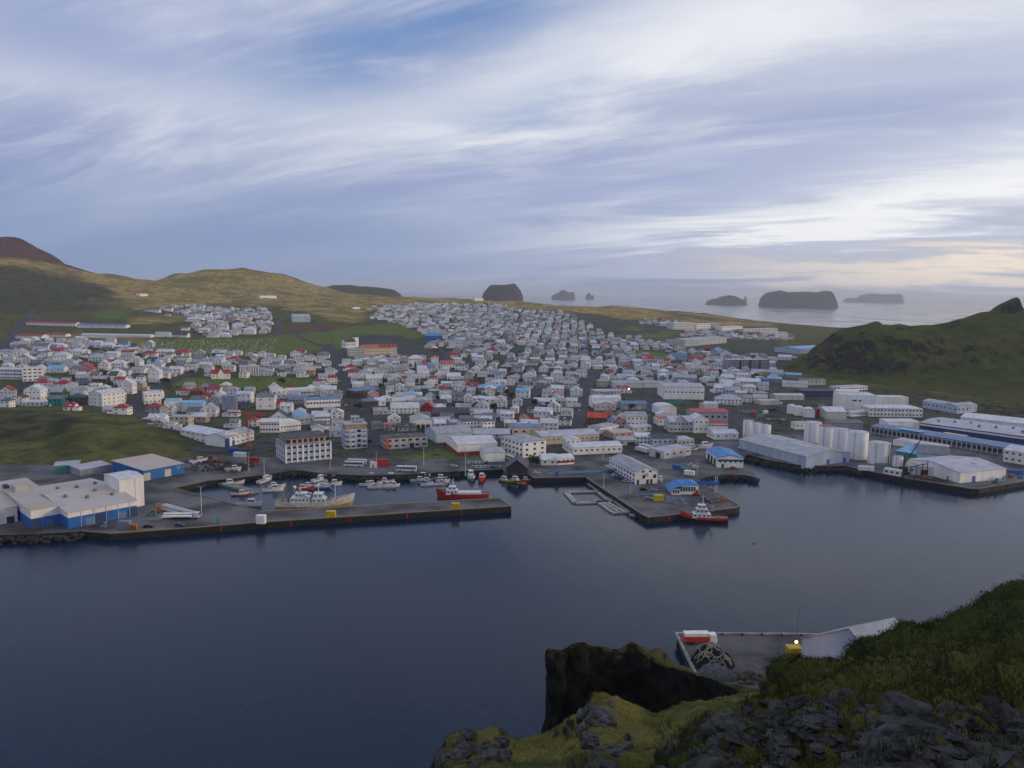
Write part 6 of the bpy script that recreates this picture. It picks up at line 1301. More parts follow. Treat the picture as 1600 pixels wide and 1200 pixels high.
jib.build('jib', WALL['dark'], r); MB().cyl((0,0,12), (10.5,0,21), .06, .06, 4).build('cable', WALL['dark'], r)
p_ = P(1435,746); r = thing('loading_gantry', 'dark pipe loading gantry on the quay right of the crane', 'gantry', p_)
for x in (-5,-1.5,2,5): MB().cyl((x,0,0), (x,0,8+x*.3), .22, .22, 6).build('post', WALL['dark'], r)
MB().cyl((-5,0,6.5), (5,0,8.5), .3, .3, 6).build('pipe', WALL['dark'], r)
p_ = P(389,697); r = thing('tower_crane', 'thin red lattice mast standing at the right end of the warehouse', 'crane', p_); tw = MB()
for a_ in ((-.5,-.5),(.5,-.5),(.5,.5),(-.5,.5)): tw.cyl((a_[0],a_[1],0), (a_[0],a_[1],23), .09, .09, 4)
for i in range(16): tw.cyl((-.5,-.5,i*1.44), (.5,-.5,i*1.44+1.44), .06, .06, 4); tw.cyl((.5,.5,i*1.44), (-.5,.5,i*1.44+1.44), .06, .06, 4)
tw.build('mast', M_ORED, r); MB().box(-14,-.3,22.4,4,.3,23.2).build('jib', M_ORED, r); MB().box(-1.6,-1.6,0,1.6,1.6,.8).build('base', M_ORED, r)
# lamp posts
def lamp_post(label, px, py, h, z=None):
    r = thing('lamp_post', label, 'lamp post', P(px, py), 0, 'lamp posts along the quays'); MB().cyl((0,0,0), (0,0,h), .22, .12, 8).build('pole', WALL['offwhite'], r)
    m_ = MB(); m_.cyl((-1.2,0,h), (1.2,0,h), .07, .07, 6); m_.build('arm', WALL['offwhite'], r)
    for s in (-1, 1): MB().box(s*1.2-.4,-.2,h-.15,s*1.2+.4,.2,h+.1).build('lamp_head', M_STEEL, r)
for px, py, h, lab in ((315,806,14,'tall white lamp mast behind the flatbed lorry'),(413,746,11,'lamp post at the left end of the marina shore'),(516,733,11,'lamp post above the slanting pontoon'),(588,735,11,'lamp post above the middle pontoon'),(662,730,13,'lamp post left of the harbour car park'),(727,744,14,'lamp post between right pontoon and car park'),(942,719,12,'lamp post on the asphalt behind the port building'),(1089,744,10,'lamp post on the yard before the blue-roofed shed'),(389,736,11,'lamp post at the scrap yard edge'),(1253,672,14,'lamp post left of the leftmost tall tank'),(985,772,8,'short lamp post on the angled quay edge'),(943,762,8,'short lamp post where the angled quay begins')): lamp_post(lab, px, py, h)
# lit floodlight in the town
r = thing('floodlight', 'lit white floodlight on a mast above the grey-roofed yard', 'lamp', P(982,622)); MB().cyl((0,0,0), (0,0,9), .16, .12, 8).build('pole', M_STEEL, r)
MB().ball((0,-.3,9.2), .62, 12, 8).build('lamp_head', mat('floodlight_glow', (1,1,1), .5, 0, emit=((1,.97,.9), 9)), r)
# scrap heap, rocks along the shores
def rock_mesh(seed, n=9, m=6, rough=.35, mat_=None):
    rng = random.Random(seed); mb = MB(); mb.ball((0,0,0), 1, n, m, (1, rng.uniform(.7,1), rng.uniform(.55,.85)))
    mb.v = [tuple(Vector(v)*(1+rough*(mnoise.noise(Vector(v)*1.3+Vector((seed*7.1,0,0)))+.5*mnoise.noise(Vector(v)*3+Vector((0,seed*3.3,0)))))) for v in mb.v]
    return mb
M_RIP = mat('shore_rock', (.036,.036,.034), .9, .35, .6); M_SCRAP = mat('scrap', (.035,.032,.03), .9, .5, .8, col2=(.09,.06,.05))
def heap(name, line, n, s0, s1, spread, zoff, m_):
    rng = random.Random(hash(name) % 97 if False else len(name)); mb = MB(); base = [rock_mesh(i, 6, 4).v for i in range(6)]; fs = rock_mesh(0, 6, 4).f
    pts = [at_z(x, y, QZ) for x, y in line]
    for i in range(n):
        k = rng.randrange(len(pts)-1); p = pts[k].lerp(pts[k+1], rng.random()); s = rng.uniform(s0, s1); b = rng.choice(base)
        off = Vector((rng.uniform(-spread,spread), rng.uniform(-spread,spread), rng.uniform(*zoff))); M = Matrix.Rotation(rng.uniform(0,6), 3, 'Z')
        mb.add([p+off+(M @ Vector(v))*s for v in b], fs)
    return sset(mb.build(name, m_), kind='stuff')
heap('shore_rocks', [(400,744),(450,737),(470,736.5),(500,741),(535,744),(580,745),(640,743),(670,741),(720,738)], 520, .5, 1.2, 1.6, (-3,-.9), M_RIP)
heap('spit_rocks', [(1092,750),(1103,746.5),(1130,743),(1165,744),(1184,747)], 240, .5, 1.3, 1.6, (-3,-.6), M_RIP); heap('right_shore_rocks', [(1164,713),(1200,720.5),(1256,730.5),(1320,730),(1345,735.5)], 300, .5, 1.3, 1.3, (-3,-.8), M_RIP); heap('left_shore_rocks', [(-60,841),(60,836.5),(127,832.5)], 200, .5, 1.4, 1.6, (-3,-.6), M_RIP)
heap('scrap_heap', [(300,722),(330,733),(360,735),(385,728),(350,726),(310,718)], 240, .4, 1.3, 6, (0,1.2), M_SCRAP)
mb = MB(); rng = random.Random(12)
heap('yard_clutter', [(1175,660),(1190,668),(1215,655),(1235,662),(1200,640)], 160, .5, 1.4, 12, (0,1.0), M_SCRAP); heap('quay_clutter', [(1415,744),(1440,748),(1470,751)], 70, .3, .9, 4, (0,.6), M_SCRAP)
heap('lava_edge', [(1370,612),(1420,620),(1500,626),(1580,640),(1640,660)], 500, 1.0, 3.4, 26, (0,2.5), M_RIP)
# painted ground marks on the quays
def patch(name, pix, m_, z=QZ+.012):
    pts = [at_z(x, y, z) for x, y in pix]; o = MB().add(pts, [tuple(range(len(pts)))]).build(name, m_); return sset(o, kind='structure')
M_BPAINT = mat('blue_ground_paint', (.07,.22,.36), .8, .3, .4); M_LCON = mat('pale_concrete', (.24,.235,.23), .85, .2, .3)
patch('painted_marking', [(855,741),(943,737),(943,734.5),(855,738)], M_BPAINT); patch('painted_marking', [(1058,776),(1063,776),(1078,788),(1070,788)], M_BPAINT); patch('painted_marking', [(994,772.5),(1045,769),(1045,770.5),(994,774)], M_BPAINT, QZ+.016)
patch('concrete_pad', [(222,812),(262,798),(300,800),(262,812)], M_LCON); patch('lay_by', [(630,722),(655,720),(658,727),(635,728)], mat('mossy_slab', (.10,.13,.11), .9, .25, .3))
# ------------------------------------------------------------------ foreground: near quay, cliffs, mossy ridge
def cr(a, n):
    """Catmull-Rom resample of array a (k, ...) to n rows"""
    k = len(a); t = np.linspace(0, k-1, n); i = np.clip(t.astype(int), 0, k-2); f = (t-i).reshape((-1,)+(1,)*(a.ndim-1))
    p0 = a[np.clip(i-1, 0, k-1)]; p1 = a[i]; p2 = a[i+1]; p3 = a[np.clip(i+2, 0, k-1)]
    return .5*((2*p1)+(-p0+p2)*f+(2*p0-5*p1+4*p2-p3)*f**2+(-p0+3*p1-3*p2+p3)*f**3)
def loft(name, rows, nx, ny, mat_, amp, scale, seed=0, fine=.25, tus=0.0):
    A = np.array(rows, float); A = cr(A, nx); A = np.transpose(cr(np.transpose(A, (1,0,2)), ny), (1,0,2))
    du = np.gradient(A, axis=0); dv = np.gradient(A, axis=1); nr = np.cross(du, dv); nr /= np.maximum(np.linalg.norm(nr, axis=2, keepdims=True), 1e-6)
    fl = A.reshape(-1,3); nf = nr.reshape(-1,3); off = np.zeros(len(fl)); so = Vector((seed*13.7, seed*5.1, 0))
    for i, p in enumerate(fl):
        v = Vector(p)/scale+so
        a = mnoise.fractal(v, 1.0, 2.0, 4) + fine*mnoise.fractal(v*5.3, .9, 2.1, 4)
        r = 1-abs(mnoise.noise(v*1.7)); tu = abs(mnoise.noise(v*5.0))+.5*abs(mnoise.noise(v*11.0)); off[i] = (a + .45*(r*r-.6) + tus*(tu-.3))*amp
    off = off.reshape(nx, ny)
    fl = (A + nr*off[:,:,None]).reshape(-1,3)
    o = link(name, grid_mesh(name, fl, nx, ny, mat_)); sset(o, kind='structure'); return o, fl.reshape(nx,ny,3), nr
M_MOSS = rock_grass_material('moss_and_rock', (.036,.048,.012), (.070,.082,.020), (.110,.105,.026), (.014,.014,.013), (.060,.058,.053), (.40,.66), .45, .25)
M_MOSS2 = rock_grass_material('bright_moss', (.048,.056,.015), (.098,.100,.025), (.185,.158,.042), (.014,.013,.012), (.046,.043,.038), (.50,.76), .35, .2)
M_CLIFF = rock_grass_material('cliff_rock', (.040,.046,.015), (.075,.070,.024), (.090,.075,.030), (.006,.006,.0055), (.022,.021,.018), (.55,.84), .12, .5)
def D(px, row, Y): return tuple(at_depth(px, row, Y))
# near quay
nq = [at_z(1058,989.5,QZ), at_z(1250,991,QZ), at_z(1700,1001,QZ), Vector((330,120,QZ)), Vector((70,120,QZ)), at_z(1108,1092,QZ)]
nqo = link('near_quay', slab('near_quay', [(p.x,p.y) for p in nq], QZ, [mat('near_quay_tarmac', (.085,.081,.085), .82, .3, .08), M_QW])); sset(nqo, kind='structure')
kerb([nq[5], nq[0]][::-1], M_KERBG, 'kerb', nqo, .8, .5, -.4); kerb([nq[0], nq[1], nq[2]], M_KERBG, 'kerb', nqo, .8, .5, -.45)
mbp = MB(); mbp.cyl((0,0,0), (0,0,.7), .25, .3, 8); bol = mbp.mesh('bollard', M_BLACK)
for i in range(6): link('bollard', bol, nqo, nq[0].lerp(nq[1], .2+.16*i)+Vector((0,-1.2,.002)))
pts = [at_z(x, y, QZ+.01) for x, y in ((1130,1025),(1188,1026),(1240,1062),(1225,1085),(1180,1066))]
sset(MB().add(pts, [tuple(range(len(pts)-1,-1,-1))]).build('road', mat('worn_road', (.115,.105,.105), .85, .22, .3)), kind='structure')
pts = [at_z(x, y, QZ+.015) for x, y in ((1188,1027),(1252,1027),(1252,1062),(1240,1060))]
sset(MB().add(pts, [tuple(range(len(pts)-1,-1,-1))]).build('dark_tarmac_patch', mat('dark_tarmac', (.022,.022,.025), .7, .25, .3)), kind='structure')  # patch of darker tarmac beside the road
r, L = bld('quay_shed', 'large pale gabled shed on the near quay behind the mossy ridge', 'shed', (1250,1047), (1400,1135), 17, 9.6, 'gy', 'shedblue', 'lightgrey', .60, o=.3, z=QZ)
add_box(r, 'skylight', WALL['white'], L*.14, -5, 9.6+.60*L*.36+.1, L*.18, -2, 9.6+.60*L*.36+.75)
lp = at_depth(1244.5,1003,204)
fr = thing('wall_lamp', 'glowing orange lamp at the corner of the large quay shed', 'lamp', lp); MB().ball((0,0,0), .42, 12, 8).build('bulb', mat('lamp_glow', (1,.8,.6), .5, 0, emit=((1,.42,.12), 5)), fr); MB().cyl((.3,0,.1), (1.2,.4,.1), .06, .06, 6).build('bracket', M_BLACK, fr)
ld_ = bpy.data.lights.new('lamp_light', 'POINT'); ld_.energy = 450; ld_.color = (1,.55,.25); ld_.shadow_soft_size = .4; lo_ = bpy.data.objects.new('lamp_light', ld_); COL.objects.link(lo_); lo_.parent = fr; lo_.location = (-.7,-.9,0)
r = thing('skip', 'yellow skip at the left wall of the large quay shed', 'skip', at_z(1240,1027,QZ), .05); MB().prism([(-1.6,.2),(1.6,.2),(2.1,3.2),(-2.1,3.2)], -1.4, 1.4, 'y').build('body', M_YEL, r); MB().box(-2.2,-1.5,3.2,2.2,1.5,3.4).build('rim', M_YEL, r)
r = thing('antenna_mast', 'thin dark antenna mast on the near quay edge', 'mast', at_z(1245,993,QZ)); MB().cyl((0,0,0), (0,0,9.5), .12, .05, 6).build('pole', M_STEEL, r)
m_ = MB()
for zz in (7.6, 8.6, 9.3): m_.cyl((-.7,0,zz), (.7,0,zz), .03, .03, 4)
m_.build('aerial', M_STEEL, r)
# net pile
np_ = at_z(1112,1036,QZ); r = thing('net_pile', 'heap of black fishing nets laced with pale rope on the near quay', 'nets', np_)
def mound(px_, py_): return max(0, 1-(px_/6.2)**2-(py_/7.6)**2)**.8*4.6+1.3*mnoise.fractal(Vector((px_,py_,1))*.35, 1, 2, 3)
nx = 46; Vv = np.zeros((nx,nx,3))
for i in range(nx):
    for j in range(nx):
        a, b = -7.6+15.2*i/(nx-1), -9+18*j/(nx-1); e = (a/6.6)**2+(b/8.0)**2; Vv[i,j] = (a, b, mound(a,b)+.35*mnoise.noise(Vector((a,b,0))*1.8) if e < 1 else -.5)
link('net', grid_mesh('net', Vv.reshape(-1,3), nx, nx, mat('black_net', (.014,.014,.014), .9, .4, 2.0, bump=.6, bscale=4)), r)
rng = random.Random(4); M_ROPE = mat('pale_rope', (.34,.31,.23), .9, .2, 2)
for k in range(15):
    mb = MB(); a, b, t = rng.uniform(-4,4), rng.uniform(-6,5), rng.uniform(0,6); prev = None
    for s in range(34):
        q_ = Vector((a, b, mound(a,b)+.30))
        if prev is not None: mb.cyl(prev, q_, .13, .13, 5)
        prev = q_; t += rng.uniform(-.9,.9)+.16; a += .36*math.cos(t); b += .36*math.sin(t)
        if (a/6)**2+(b/7.4)**2 > .86: t += 2.4; a *= .95; b *= .95
    mb.build('rope', M_ROPE, r)
r = thing('net_lorry', 'red and white lorry parked behind the net heap', 'lorry', at_z(1093,1005,QZ), .06); MB().box(-5,-1.25,1,2.6,1.25,2.6).build('bed', M_ORED, r); MB().prism([(2.9,.6),(5.2,.6),(5.2,1.9),(4.9,3.1),(2.9,3.1)], -1.25, 1.25, 'y').build('cab', WALL['white'], r); MB().box(-5,-1.2,2.62,2.6,1.2,3.6).build('load', WALL['white'], r)
for x in (-3.8,-2.6,3.8):
    for y in (-1.15,1.15): link('wheel', WHEEL, r, (x,y,.48), 0, (1.45,1.3,1.45))
r = thing('boulder_heap', 'grey rounded rubble mound at the foot of the nets', 'rubble', at_z(1121,1056,QZ)); b_ = rock_mesh(31, 16, 10, .3); b_.v = [tuple(Vector(v)*5.4) for v in b_.v]; b_.build('mound', mat('grey_rubble', (.10,.10,.105), .95, .3, .9, bump=.6, bscale=1.5), r, True)
for i in range(16):
    k = rock_mesh(50+i, 7, 5); s = rng.uniform(.6,1.7); k.v = [tuple(Vector(v)*s+Vector((rng.uniform(3,11) if False else 4.5+i*.55+.6*math.sin(i*3), -2+2.5*math.sin(i*2.1), .4))) for v in k.v]; k.build('stone', M_SCRAP, r)
# dark sea cliff
tops = [(863,1040,24),(857,1030,8),(858,1022,1),(866,1020,0),(876,1020,0),(885,1016,1),(893,1009,1),(905,1005,1),(915,1005,1.5),(922,1011,2),(940,1012,2),(958,1016,2),(970,1017,2.5),(978,1014,3),(988,1012,3),(996,1016,3),(1005,1022,2),(1018,1027,2),(1035,1039,1),(1050,1044,0),(1080,1054,-4),(1110,1062,-8),(1140,1075,-12),(1180,1085,-16),(1230,1090,-20)]
rows = []
for px, row, dY in tops:
    Y = 118+dY; t = at_depth(px, row, Y); b1 = Vector((t.x-.5, Y-3.5, t.z-14)); b2 = Vector((t.x-1.5, Y-7, t.z-32)); b3 = Vector((t.x-3, Y-12, -6))
    bk1 = Vector((t.x+.5, Y+1.6, t.z-1.3)); bk2 = Vector((t.x+3, Y+9, t.z-(11 if px < 1010 else 4.5))); bk3 = Vector((t.x+8, Y+26, -6 if px < 1010 else t.z-24))
    mid = Vector((t.x, Y-1.2, t.z-4))
    rows.append([tuple(b3), tuple(b2), tuple(b1), tuple(mid), tuple(t), tuple(bk1), tuple(bk2), tuple(bk3)])
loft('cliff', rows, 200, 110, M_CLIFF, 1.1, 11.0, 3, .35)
# mossy knolls in the middle distance
F2 = [(640,[(1290,42),(1262,48),(1250,54),(1245,58)]),(690,[(1270,43),(1225,49),(1190,54),(1176,57)]),(705,[(1262,44),(1205,50),(1168,55),(1153,58)]),(735,[(1255,44),(1200,50),(1162,55),(1147,59)]),(775,[(1252,44),(1198,50),(1160,56),(1147,60)]),(790,[(1252,44),(1200,50),(1170,56),(1157,60)]),(830,[(1250,44),(1200,51),(1168,58),(1157,63)]),(870,[(1250,44),(1195,51),(1160,58),(1146,64)]),(900,[(1245,43),(1180,50),(1138,57),(1118,62)]),(922,[(1240,42),(1172,49),(1112,57),(1087,61)]),(938,[(1240,42),(1168,49),(1108,57),(1083,61)]),(955,[(1240,42),(1165,49),(1118,56),(1091,62)]),(985,[(1240,42),(1165,49),(1128,56),(1103,63)]),(1020,[(1240,42),(1162,49),(1137,56),(1119,64)]),(1040,[(1236,41),(1156,48),(1130,55),(1117,64)]),(1062,[(1232,41),(1150,48),(1118,55),(1105,64)]),(1100,[(1226,39),(1146,46),(1112,55),(1100,66)]),(1150,[(1220,38),(1138,46),(1102,56),(1093,70)]),(1215,[(1210,36),(1130,45),(1097,56),(1080,74)]),(1300,[(1210,36),(1120,45),(1090,56),(1070,76)])]
rows = []
for px, l in F2:
    w_ = [at_depth(px, *q_) for q_ in l]; e = w_[-1]; n0 = w_[0]
    rows.append([tuple(n0+Vector((0,-14,-16))), *[tuple(q_) for q_ in w_], (e.x+1, e.y+6, e.z-9), (e.x+2, e.y+16, e.z-34)])
knoll, KV, KN = loft('mossy_knolls', rows, 240, 120, M_MOSS2, .60, 4.6, 5, .22, .22)
# near ridge
F1 = [(1000,[(1300,13),(1260,19),(1250,24),(1245,30),(1240,34)]),(1060,[(1290,12.5),(1225,18),(1195,23),(1185,27),(1178,30)]),(1110,[(1280,12),(1205,17),(1165,22),(1148,26),(1138,29)]),(1160,[(1275,11.5),(1195,16),(1145,21),(1126,25),(1114,28)]),(1200,[(1270,11),(1188,15),(1135,20),(1112,24),(1098,28)]),(1222,[(1270,11),(1184,14.5),(1126,19.5),(1098,24.5),(1074,29)]),(1236,[(1268,10.5),(1180,14),(1122,19),(1086,24.5),(1042,30)]),(1262,[(1264,10.3),(1178,13.8),(1115,19),(1075,25),(1027,32)]),(1300,[(1260,10),(1175,13.5),(1110,18.5),(1068,25),(1018,33)]),(1340,[(1260,9.8),(1170,13.2),(1106,18.3),(1060,25),(1009,34)]),(1372,[(1260,9.5),(1168,13),(1100,18),(1052,25),(990,34)]),(1412,[(1260,9.3),(1164,12.8),(1096,18),(1042,25),(976,35)]),(1448,[(1258,9.2),(1160,12.5),(1090,18),(1035,25),(976,35)]),(1490,[(1256,9.1),(1156,12.3),(1084,17.8),(1024,25),(958,35)]),(1530,[(1255,9),(1150,12),(1076,17.5),(1012,25),(940,35)]),(1570,[(1252,9),(1146,12),(1068,17.2),(998,25),(920,36)]),(1610,[(1250,9),(1140,12),(1058,17),(984,25),(905,36)]),(1720,[(1240,9),(1120,12),(1030,17),(950,25),(860,36)]),(1900,[(1220,9),(1090,12),(990,17),(900,25),(790,36)]),(2700,[(1140,9),(980,12),(850,17),(720,25),(590,36)])]
F1 = [(px, [(r_+(0,0,4,10,14)[k]+(0,0,0,6,14)[k]*max(0, 1-abs(px-1280)/90), Y_) for k, (r_, Y_) in enumerate(l)] if px > 1215 else l) for px, l in F1]
rows = []
for px, l in F1:
    w_ = [at_depth(px, *q_) for q_ in l]; e = w_[-1]; n0 = w_[0]
    rows.append([(n0.x*.55, 3.0, n0.z+1.4), *[tuple(q_) for q_ in w_], (e.x+.6, e.y+2.5, e.z-2.2), (e.x+1.5, e.y+7, e.z-14), (e.x+3, e.y+12, e.z-40)])
ridge, RV, RN = loft('near_ridge', rows, 260, 170, M_MOSS, .66, 2.7, 8, .20, .45)
# the mountainside behind the viewpoint
bx_, by_ = np.meshgrid(np.linspace(-150,150,60), np.linspace(-220,2.5,50), indexing='ij'); bzv = 105.5+np.maximum(0,-by_)*.95+fbm(bx_/25, by_/25, 4, 4)*9*np.clip(-by_/20, 0, 1)-np.clip((np.abs(bx_)-20)/60, 0, 1)**2*30*np.clip((by_+60)/60, 0, 1)
sset(link('unseen_mountainside', grid_mesh('unseen_mountainside', np.stack([bx_.ravel(), by_.ravel(), bzv.ravel()],1), 60, 50, M_MOSS)), kind='structure')
my, ms = np.meshgrid(np.linspace(-220,70,50), np.linspace(7,190,50), indexing='ij'); mx = ms+.74*np.maximum(my,0)+6; mz = 97+ms*.85+fbm(mx/25, my/25, 14, 4)*12  # out-of-view slope at the right, added to cast shade on the foreground
sset(link('unseen_mountainside', grid_mesh('unseen_mountainside', np.stack([mx.ravel(), my.ravel(), mz.ravel()],1), 50, 50, M_MOSS)), kind='structure')
# loose rocks lying in the scree
M_ROCK = mat('scree_rock', (.080,.078,.074), .92, .38, 1.6, col2=(.016,.016,.015), bump=.7, bscale=7)
RM = []
for i in range(9):
    b_ = rock_mesh(100+i, 14, 9, .38)
    b_.v = [tuple(Vector((round(v[0]*2.2)/2.2*.5+v[0]*.5, round(v[1]*2)/2*.4+v[1]*.6, v[2]*.8+.2*round(v[2]*2)/2))) for v in b_.v]; RM.append(b_.mesh('rock', M_ROCK))
rng = random.Random(21); nr_ = 0; SC = MB(); base = [rock_mesh(200+i, 7, 5, .5) for i in range(6)]
flat = RV.reshape(-1,3); rpx, rpy = project(flat[:,0], flat[:,1], flat[:,2])
scr = [(1000,1280),(1050,1190),(1100,1140),(1150,1112),(1200,1096),(1225,1095),(1260,1095),(1300,1085),(1340,1100),(1400,1120),(1440,1110),(1480,1120),(1560,1105),(1640,1090),(1640,1260)]
idx = np.nonzero(inpoly(np.array(rpx), np.array(rpy), scr))[0]
while nr_ < 150:
    p = flat[rng.choice(idx)]; s = rng.choice((.08,.10,.13,.16,.2,.27,.36,.52))*rng.uniform(.8,1.3)*(.75+.02*p[1])
    o = link('rock', RM[rng.randrange(9)], ridge, (p[0], p[1], p[2]+s*.10)); o.rotation_euler = (rng.uniform(-.5,.5), rng.uniform(-.5,.5), rng.uniform(0,6.3)); o.scale = (s*rng.uniform(.8,1.4), s*rng.uniform(.7,1.1), s*rng.uniform(.6,1.0)); nr_ += 1
for i in range(1500):
    p = flat[rng.choice(idx)]; s = rng.uniform(.03,.13); b_ = rng.choice(base); M = Matrix.Rotation(rng.uniform(0,6), 3, 'Z')
    SC.add([Vector(p)+Vector((rng.uniform(-.2,.2), rng.uniform(-.2,.2), 0))+(M @ Vector(v))*s for v in b_.v], b_.f)
sc_o = SC.build('gravel', M_ROCK, ridge); sset(sc_o, kind='stuff')
kf = KV.reshape(-1,3); kpx, kpy = project(kf[:,0], kf[:,1], kf[:,2]); kr = np.nonzero(inpoly(np.array(kpx), np.array(kpy), [(690,1220),(705,1155),(740,1145),(790,1155),(795,1180),(740,1225)]) | inpoly(np.array(kpx), np.array(kpy), [(905,1160),(915,1115),(955,1095),(965,1110),(925,1165)]) | inpoly(np.array(kpx), np.array(kpy), [(840,1160),(860,1135),(895,1130),(890,1150)]) | inpoly(np.array(kpx), np.array(kpy), [(920,1200),(940,1165),(985,1150),(975,1170),(945,1215)]))[0]
for i in range(90):
    p = kf[rng.choice(kr)]; s = rng.uniform(.35,1.0); o = link('rock', RM[rng.randrange(9)], knoll, (p[0], p[1], p[2]-s*.25)); o.rotation_euler = (rng.uniform(-.5,.5), rng.uniform(-.5,.5), rng.uniform(0,6.3)); o.scale = (s*1.2, s, s*.8)
# turf
def turf(name, V3, N3, keep, n, h0, h1, w, mat_, seed):
    rng = np.random.RandomState(seed); f = V3.reshape(-1,3); nn = N3.reshape(-1,3); nn = np.where(nn[:,2:3] < 0, -nn, nn); ids = np.nonzero(keep)[0]; ids = ids[rng.randint(0, len(ids), n)]
    P0 = f[ids] + rng.uniform(-.28,.28,(n,3))*np.array([1,1,.15]); h = rng.uniform(h0, h1, n)*(.5+vnoise(P0[:,0]*1.3, P0[:,1]*1.3, 7)); up = nn[ids]*.35+np.array([0,0,.75])+rng.normal(0,.38,(n,3))
    a = rng.uniform(0, 2*np.pi, n); side = np.stack([np.cos(a), np.sin(a), np.zeros(n)],1)*w
    Vt = np.stack([P0-side-np.array([0,0,.06]), P0+side-np.array([0,0,.06]), P0+up*h[:,None]],1).reshape(-1,3)
    me = bpy.data.meshes.new(name); me.vertices.add(3*n); me.vertices.foreach_set('co', Vt.astype(np.float32).ravel()); me.loops.add(3*n); me.loops.foreach_set('vertex_index', np.arange(3*n, dtype=np.int32))
    me.polygons.add(n); me.polygons.foreach_set('loop_start', np.arange(0,3*n,3,dtype=np.int32)); me.polygons.foreach_set('loop_total', np.full(n,3,np.int32)); me.update(calc_edges=True); me.materials.append(mat_)
    return sset(link(name, me), kind='stuff')
def turf_material(name, a, b, c):
    m = bpy.data.materials.new(name); m.use_nodes = True; t = m.node_tree; q = G(t); bs = t.nodes['Principled BSDF']; bs.inputs['Roughness'].default_value = .9; bs.inputs['Specular IOR Level'].default_value = .1
    geo = N(t, 'ShaderNodeNewGeometry'); n1 = q.noise(geo.outputs['Position'], .35, 4, .6); n2 = q.noise(geo.outputs['Position'], 2.5, 4, .6)
    cc = q.mix(q.mapr(n2, .35, .65), a, b); cc = q.mix(q.mapr(n1, .50, .66), cc, c); q.link(cc, bs.inputs['Base Color']); return m
M_TURF = turf_material('turf_blades', (.038,.048,.012), (.066,.076,.018), (.110,.104,.027))
M_TURF2 = turf_material('moss_blades', (.052,.060,.016), (.098,.100,.026), (.185,.158,.043))
inscr = inpoly(np.array(rpx), np.array(rpy), scr); front = (np.array(rpy) < 1230) & (RV.reshape(-1,3)[:,2] > 60)
turf('turf', RV, RN, (~inscr) & front & (np.abs(RN.reshape(-1,3)[:,2]) > .35), 130000, .02, .065, .016, M_TURF, 3)
turf('turf', RV, RN, inscr & front, 45000, .02, .09, .012, M_TURF, 4)
turf('turf', KV, KN, (np.abs(KN.reshape(-1,3)[:,2]) > .45) & (np.array(kpy) < 1230), 30000, .03, .07, .022, M_TURF2, 5)
# fish tubs, more vehicles
TUBC = [mat('tub_grey', (.30,.32,.34), .6, .2, .8), mat('tub_orange', (.45,.14,.05), .6, .2, .8), mat('tub_green', (.10,.26,.20), .6, .2, .8), mat('tub_blue', (.06,.16,.34), .6, .2, .8)]
def tub_mesh(m_):
    mb = MB(); mb.prism([(-.55,0),(.55,0),(.62,.74),(-.62,.74)], -.5, .5, 'y'); mb.box(-.66,-.54,.74,.66,.54,.80); return mb.mesh('tub', m_)
TUBM = [tub_mesh(m_) for m_ in TUBC]
TSP = [(1576,744.5,1,'at the right quay corner, nearest the blue skip'),(1568,751,2,'at the right quay corner, close to the water'),(1560,752,0,'before the quay-corner factory, right of its blue door'),(1548,755,2,'before the quay-corner factory, next to the water'),(1538,757,0,'before the quay-corner factory front, middle'),(1592,748,3,'at the far right end of the right quay'),(1480,752,0,'left of the quay-corner factory on the edge'),(1442,748,1,'below the loading gantry'),(160,824,0,'at the right foot of the blue fish factory'),(228,806,2,'below the tall white tower block'),(236,802,1,'right of the tall white tower block'),(246,790,0,'beside the concrete pad on the left quay'),(868,744,3,'on the quay behind the square pontoon'),(1044,786,0,'on the angled quay right of the yellow box'),(1118,784,1,'on the angled quay near the tug stern'),(330,818,2,'on the left pier beyond the lamp mast')]
rng = random.Random(77)
for px, py, ci, wh_ in TSP:
    r = thing('fish_tub_stack', f"stacked {['grey','orange','green','blue'][ci]} fish tubs {wh_}", 'fish tubs', P(px, py), rng.uniform(-.3,.3), 'stacks of fish tubs')
    for i in range(rng.randint(2,4)):
        for k in range(rng.randint(1,4)): link('tub', TUBM[ci], r, (i*1.4, 0, k*.81+.003), 0)
cols_ = ['white','silver','black','red','grey','blue']
for i in range(9):
    c_ = cols_[(i*5+1) % 6]; car(f"{c_} car, {ORD[i] or 'first '}from the left in the row left of the white silos", P(1199+i*3.6, 656+.15*i), 1.2, c_, 'cars in the industrial yard')
for i in range(7):
    c_ = cols_[(i*7+2) % 6]; car(f"{c_} car, {ORD[i] or 'first '}from the left in the row behind the white silos", P(1214+i*4.4, 637+.1*i), 1.2, c_, 'cars in the industrial yard')
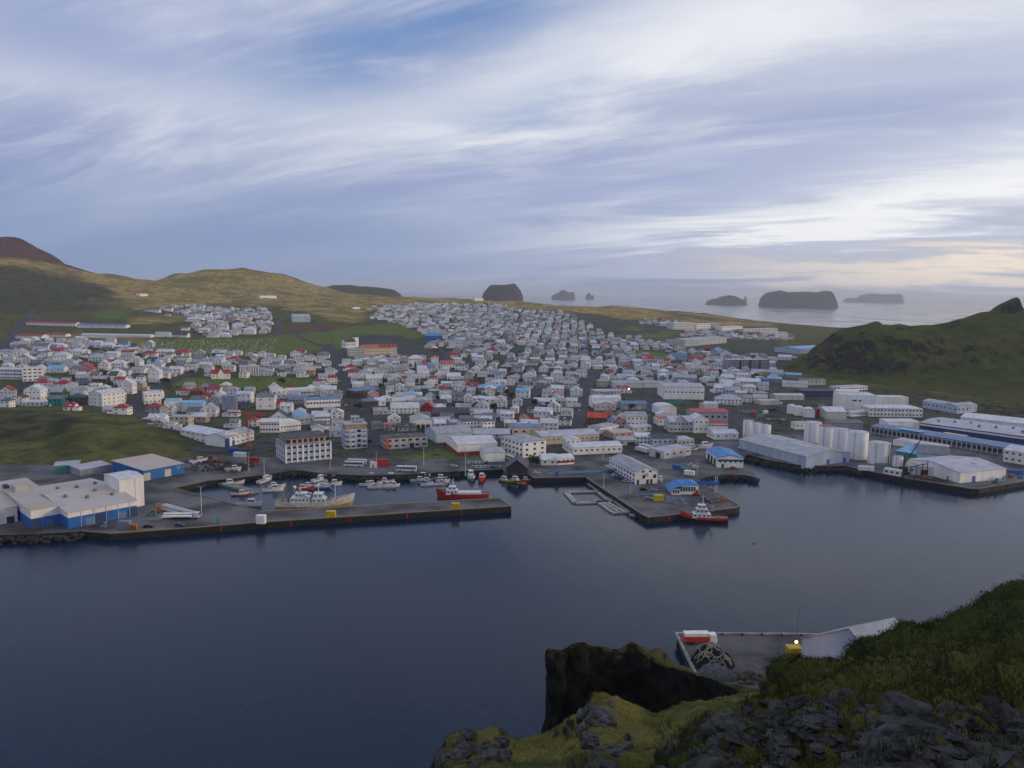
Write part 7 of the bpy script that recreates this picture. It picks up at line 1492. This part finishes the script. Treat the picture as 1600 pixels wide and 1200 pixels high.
for i, (px, py, ck, lab) in enumerate(((1178,648,'red','red container leftmost in the cluttered industrial yard'),(1186,652,'teal','teal container in the cluttered industrial yard'),(1196,646,'white','white container among the industrial yard clutter'),(1206,642,'navy','navy container at the back of the industrial yard'),(1218,632,'offwhite','pale container left of the navy block'),(1232,640,'blue','blue container behind the white silos'),(1264,640,'brown','brown container right of the white silos'),(1284,636,'grey','grey container before the tall white stepped block'))):
    container(lab, px, py, .2+.3*(i % 3), WALL[ck], 8 if i % 2 else 6)
ladm = MB(); ladm.box(-.35,-.08,-2.6,-.25,.08,.3); ladm.box(.25,-.08,-2.6,.35,.08,.3)
for k in range(9): ladm.box(-.25,-.05,-2.5+k*.3,.25,.05,-2.42+k*.3)
lme = ladm.mesh('ladder', M_ORED)
for seg in ((5,6),(6,7),(29,30),(30,31),(31,32)):
    a, b = coast[seg[0]], coast[seg[1]]; d = (b-a).normalized(); n = Vector((d.y,-d.x,0)); L = (b-a).length
    for t in np.arange(12, L-4, 27): link('ladder', lme, apron, a+d*float(t)+n*.12, math.atan2(d.y, d.x))
# sea birds
for (px, py, Y, lab) in ((1178,850,190,'dark sea bird gliding over the harbour right of the tug'),(725,1036,120,'tiny pale sea bird over the dark water left of the cliff')):
    p = at_depth(px, py, Y); r = thing('sea_bird', lab, 'bird', p, .5); r.scale = (1,)*3 if py < 900 else (.45,)*3; m_ = mat('dark_feathers', (.03,.03,.032), .8, .2, 3) if py < 900 else mat('pale_feathers', (.12,.12,.12), .8, .2, 3)
    MB().ball((0,0,0), .16, 10, 8, (2.1,.9,.8)).build('body', m_, r, True); MB().ball((.38,0,.06), .09, 8, 6).build('head', m_, r, True)
    MB().prism([(-.30,-.09),(-.62,-.14),(-.62,.14),(-.30,.09)], -.02, .02, 'z').build('tail', m_, r)
    for s in (-1, 1): MB().add([(.14,s*.1,.03),(-.12,s*.1,.03),(-.18,s*.42,.17),(.08,s*.42,.18),(-.26,s*.85,.07),(.14,s*.1,.06),(-.12,s*.1,.06),(-.18,s*.42,.20),(.08,s*.42,.21),(-.26,s*.85,.09)], [(0,1,2,3),(3,2,4),(8,7,6,5),(9,7,8),(0,3,8,5),(3,4,9,8),(4,2,7,9),(2,1,6,7)]).build('wing', m_, r)
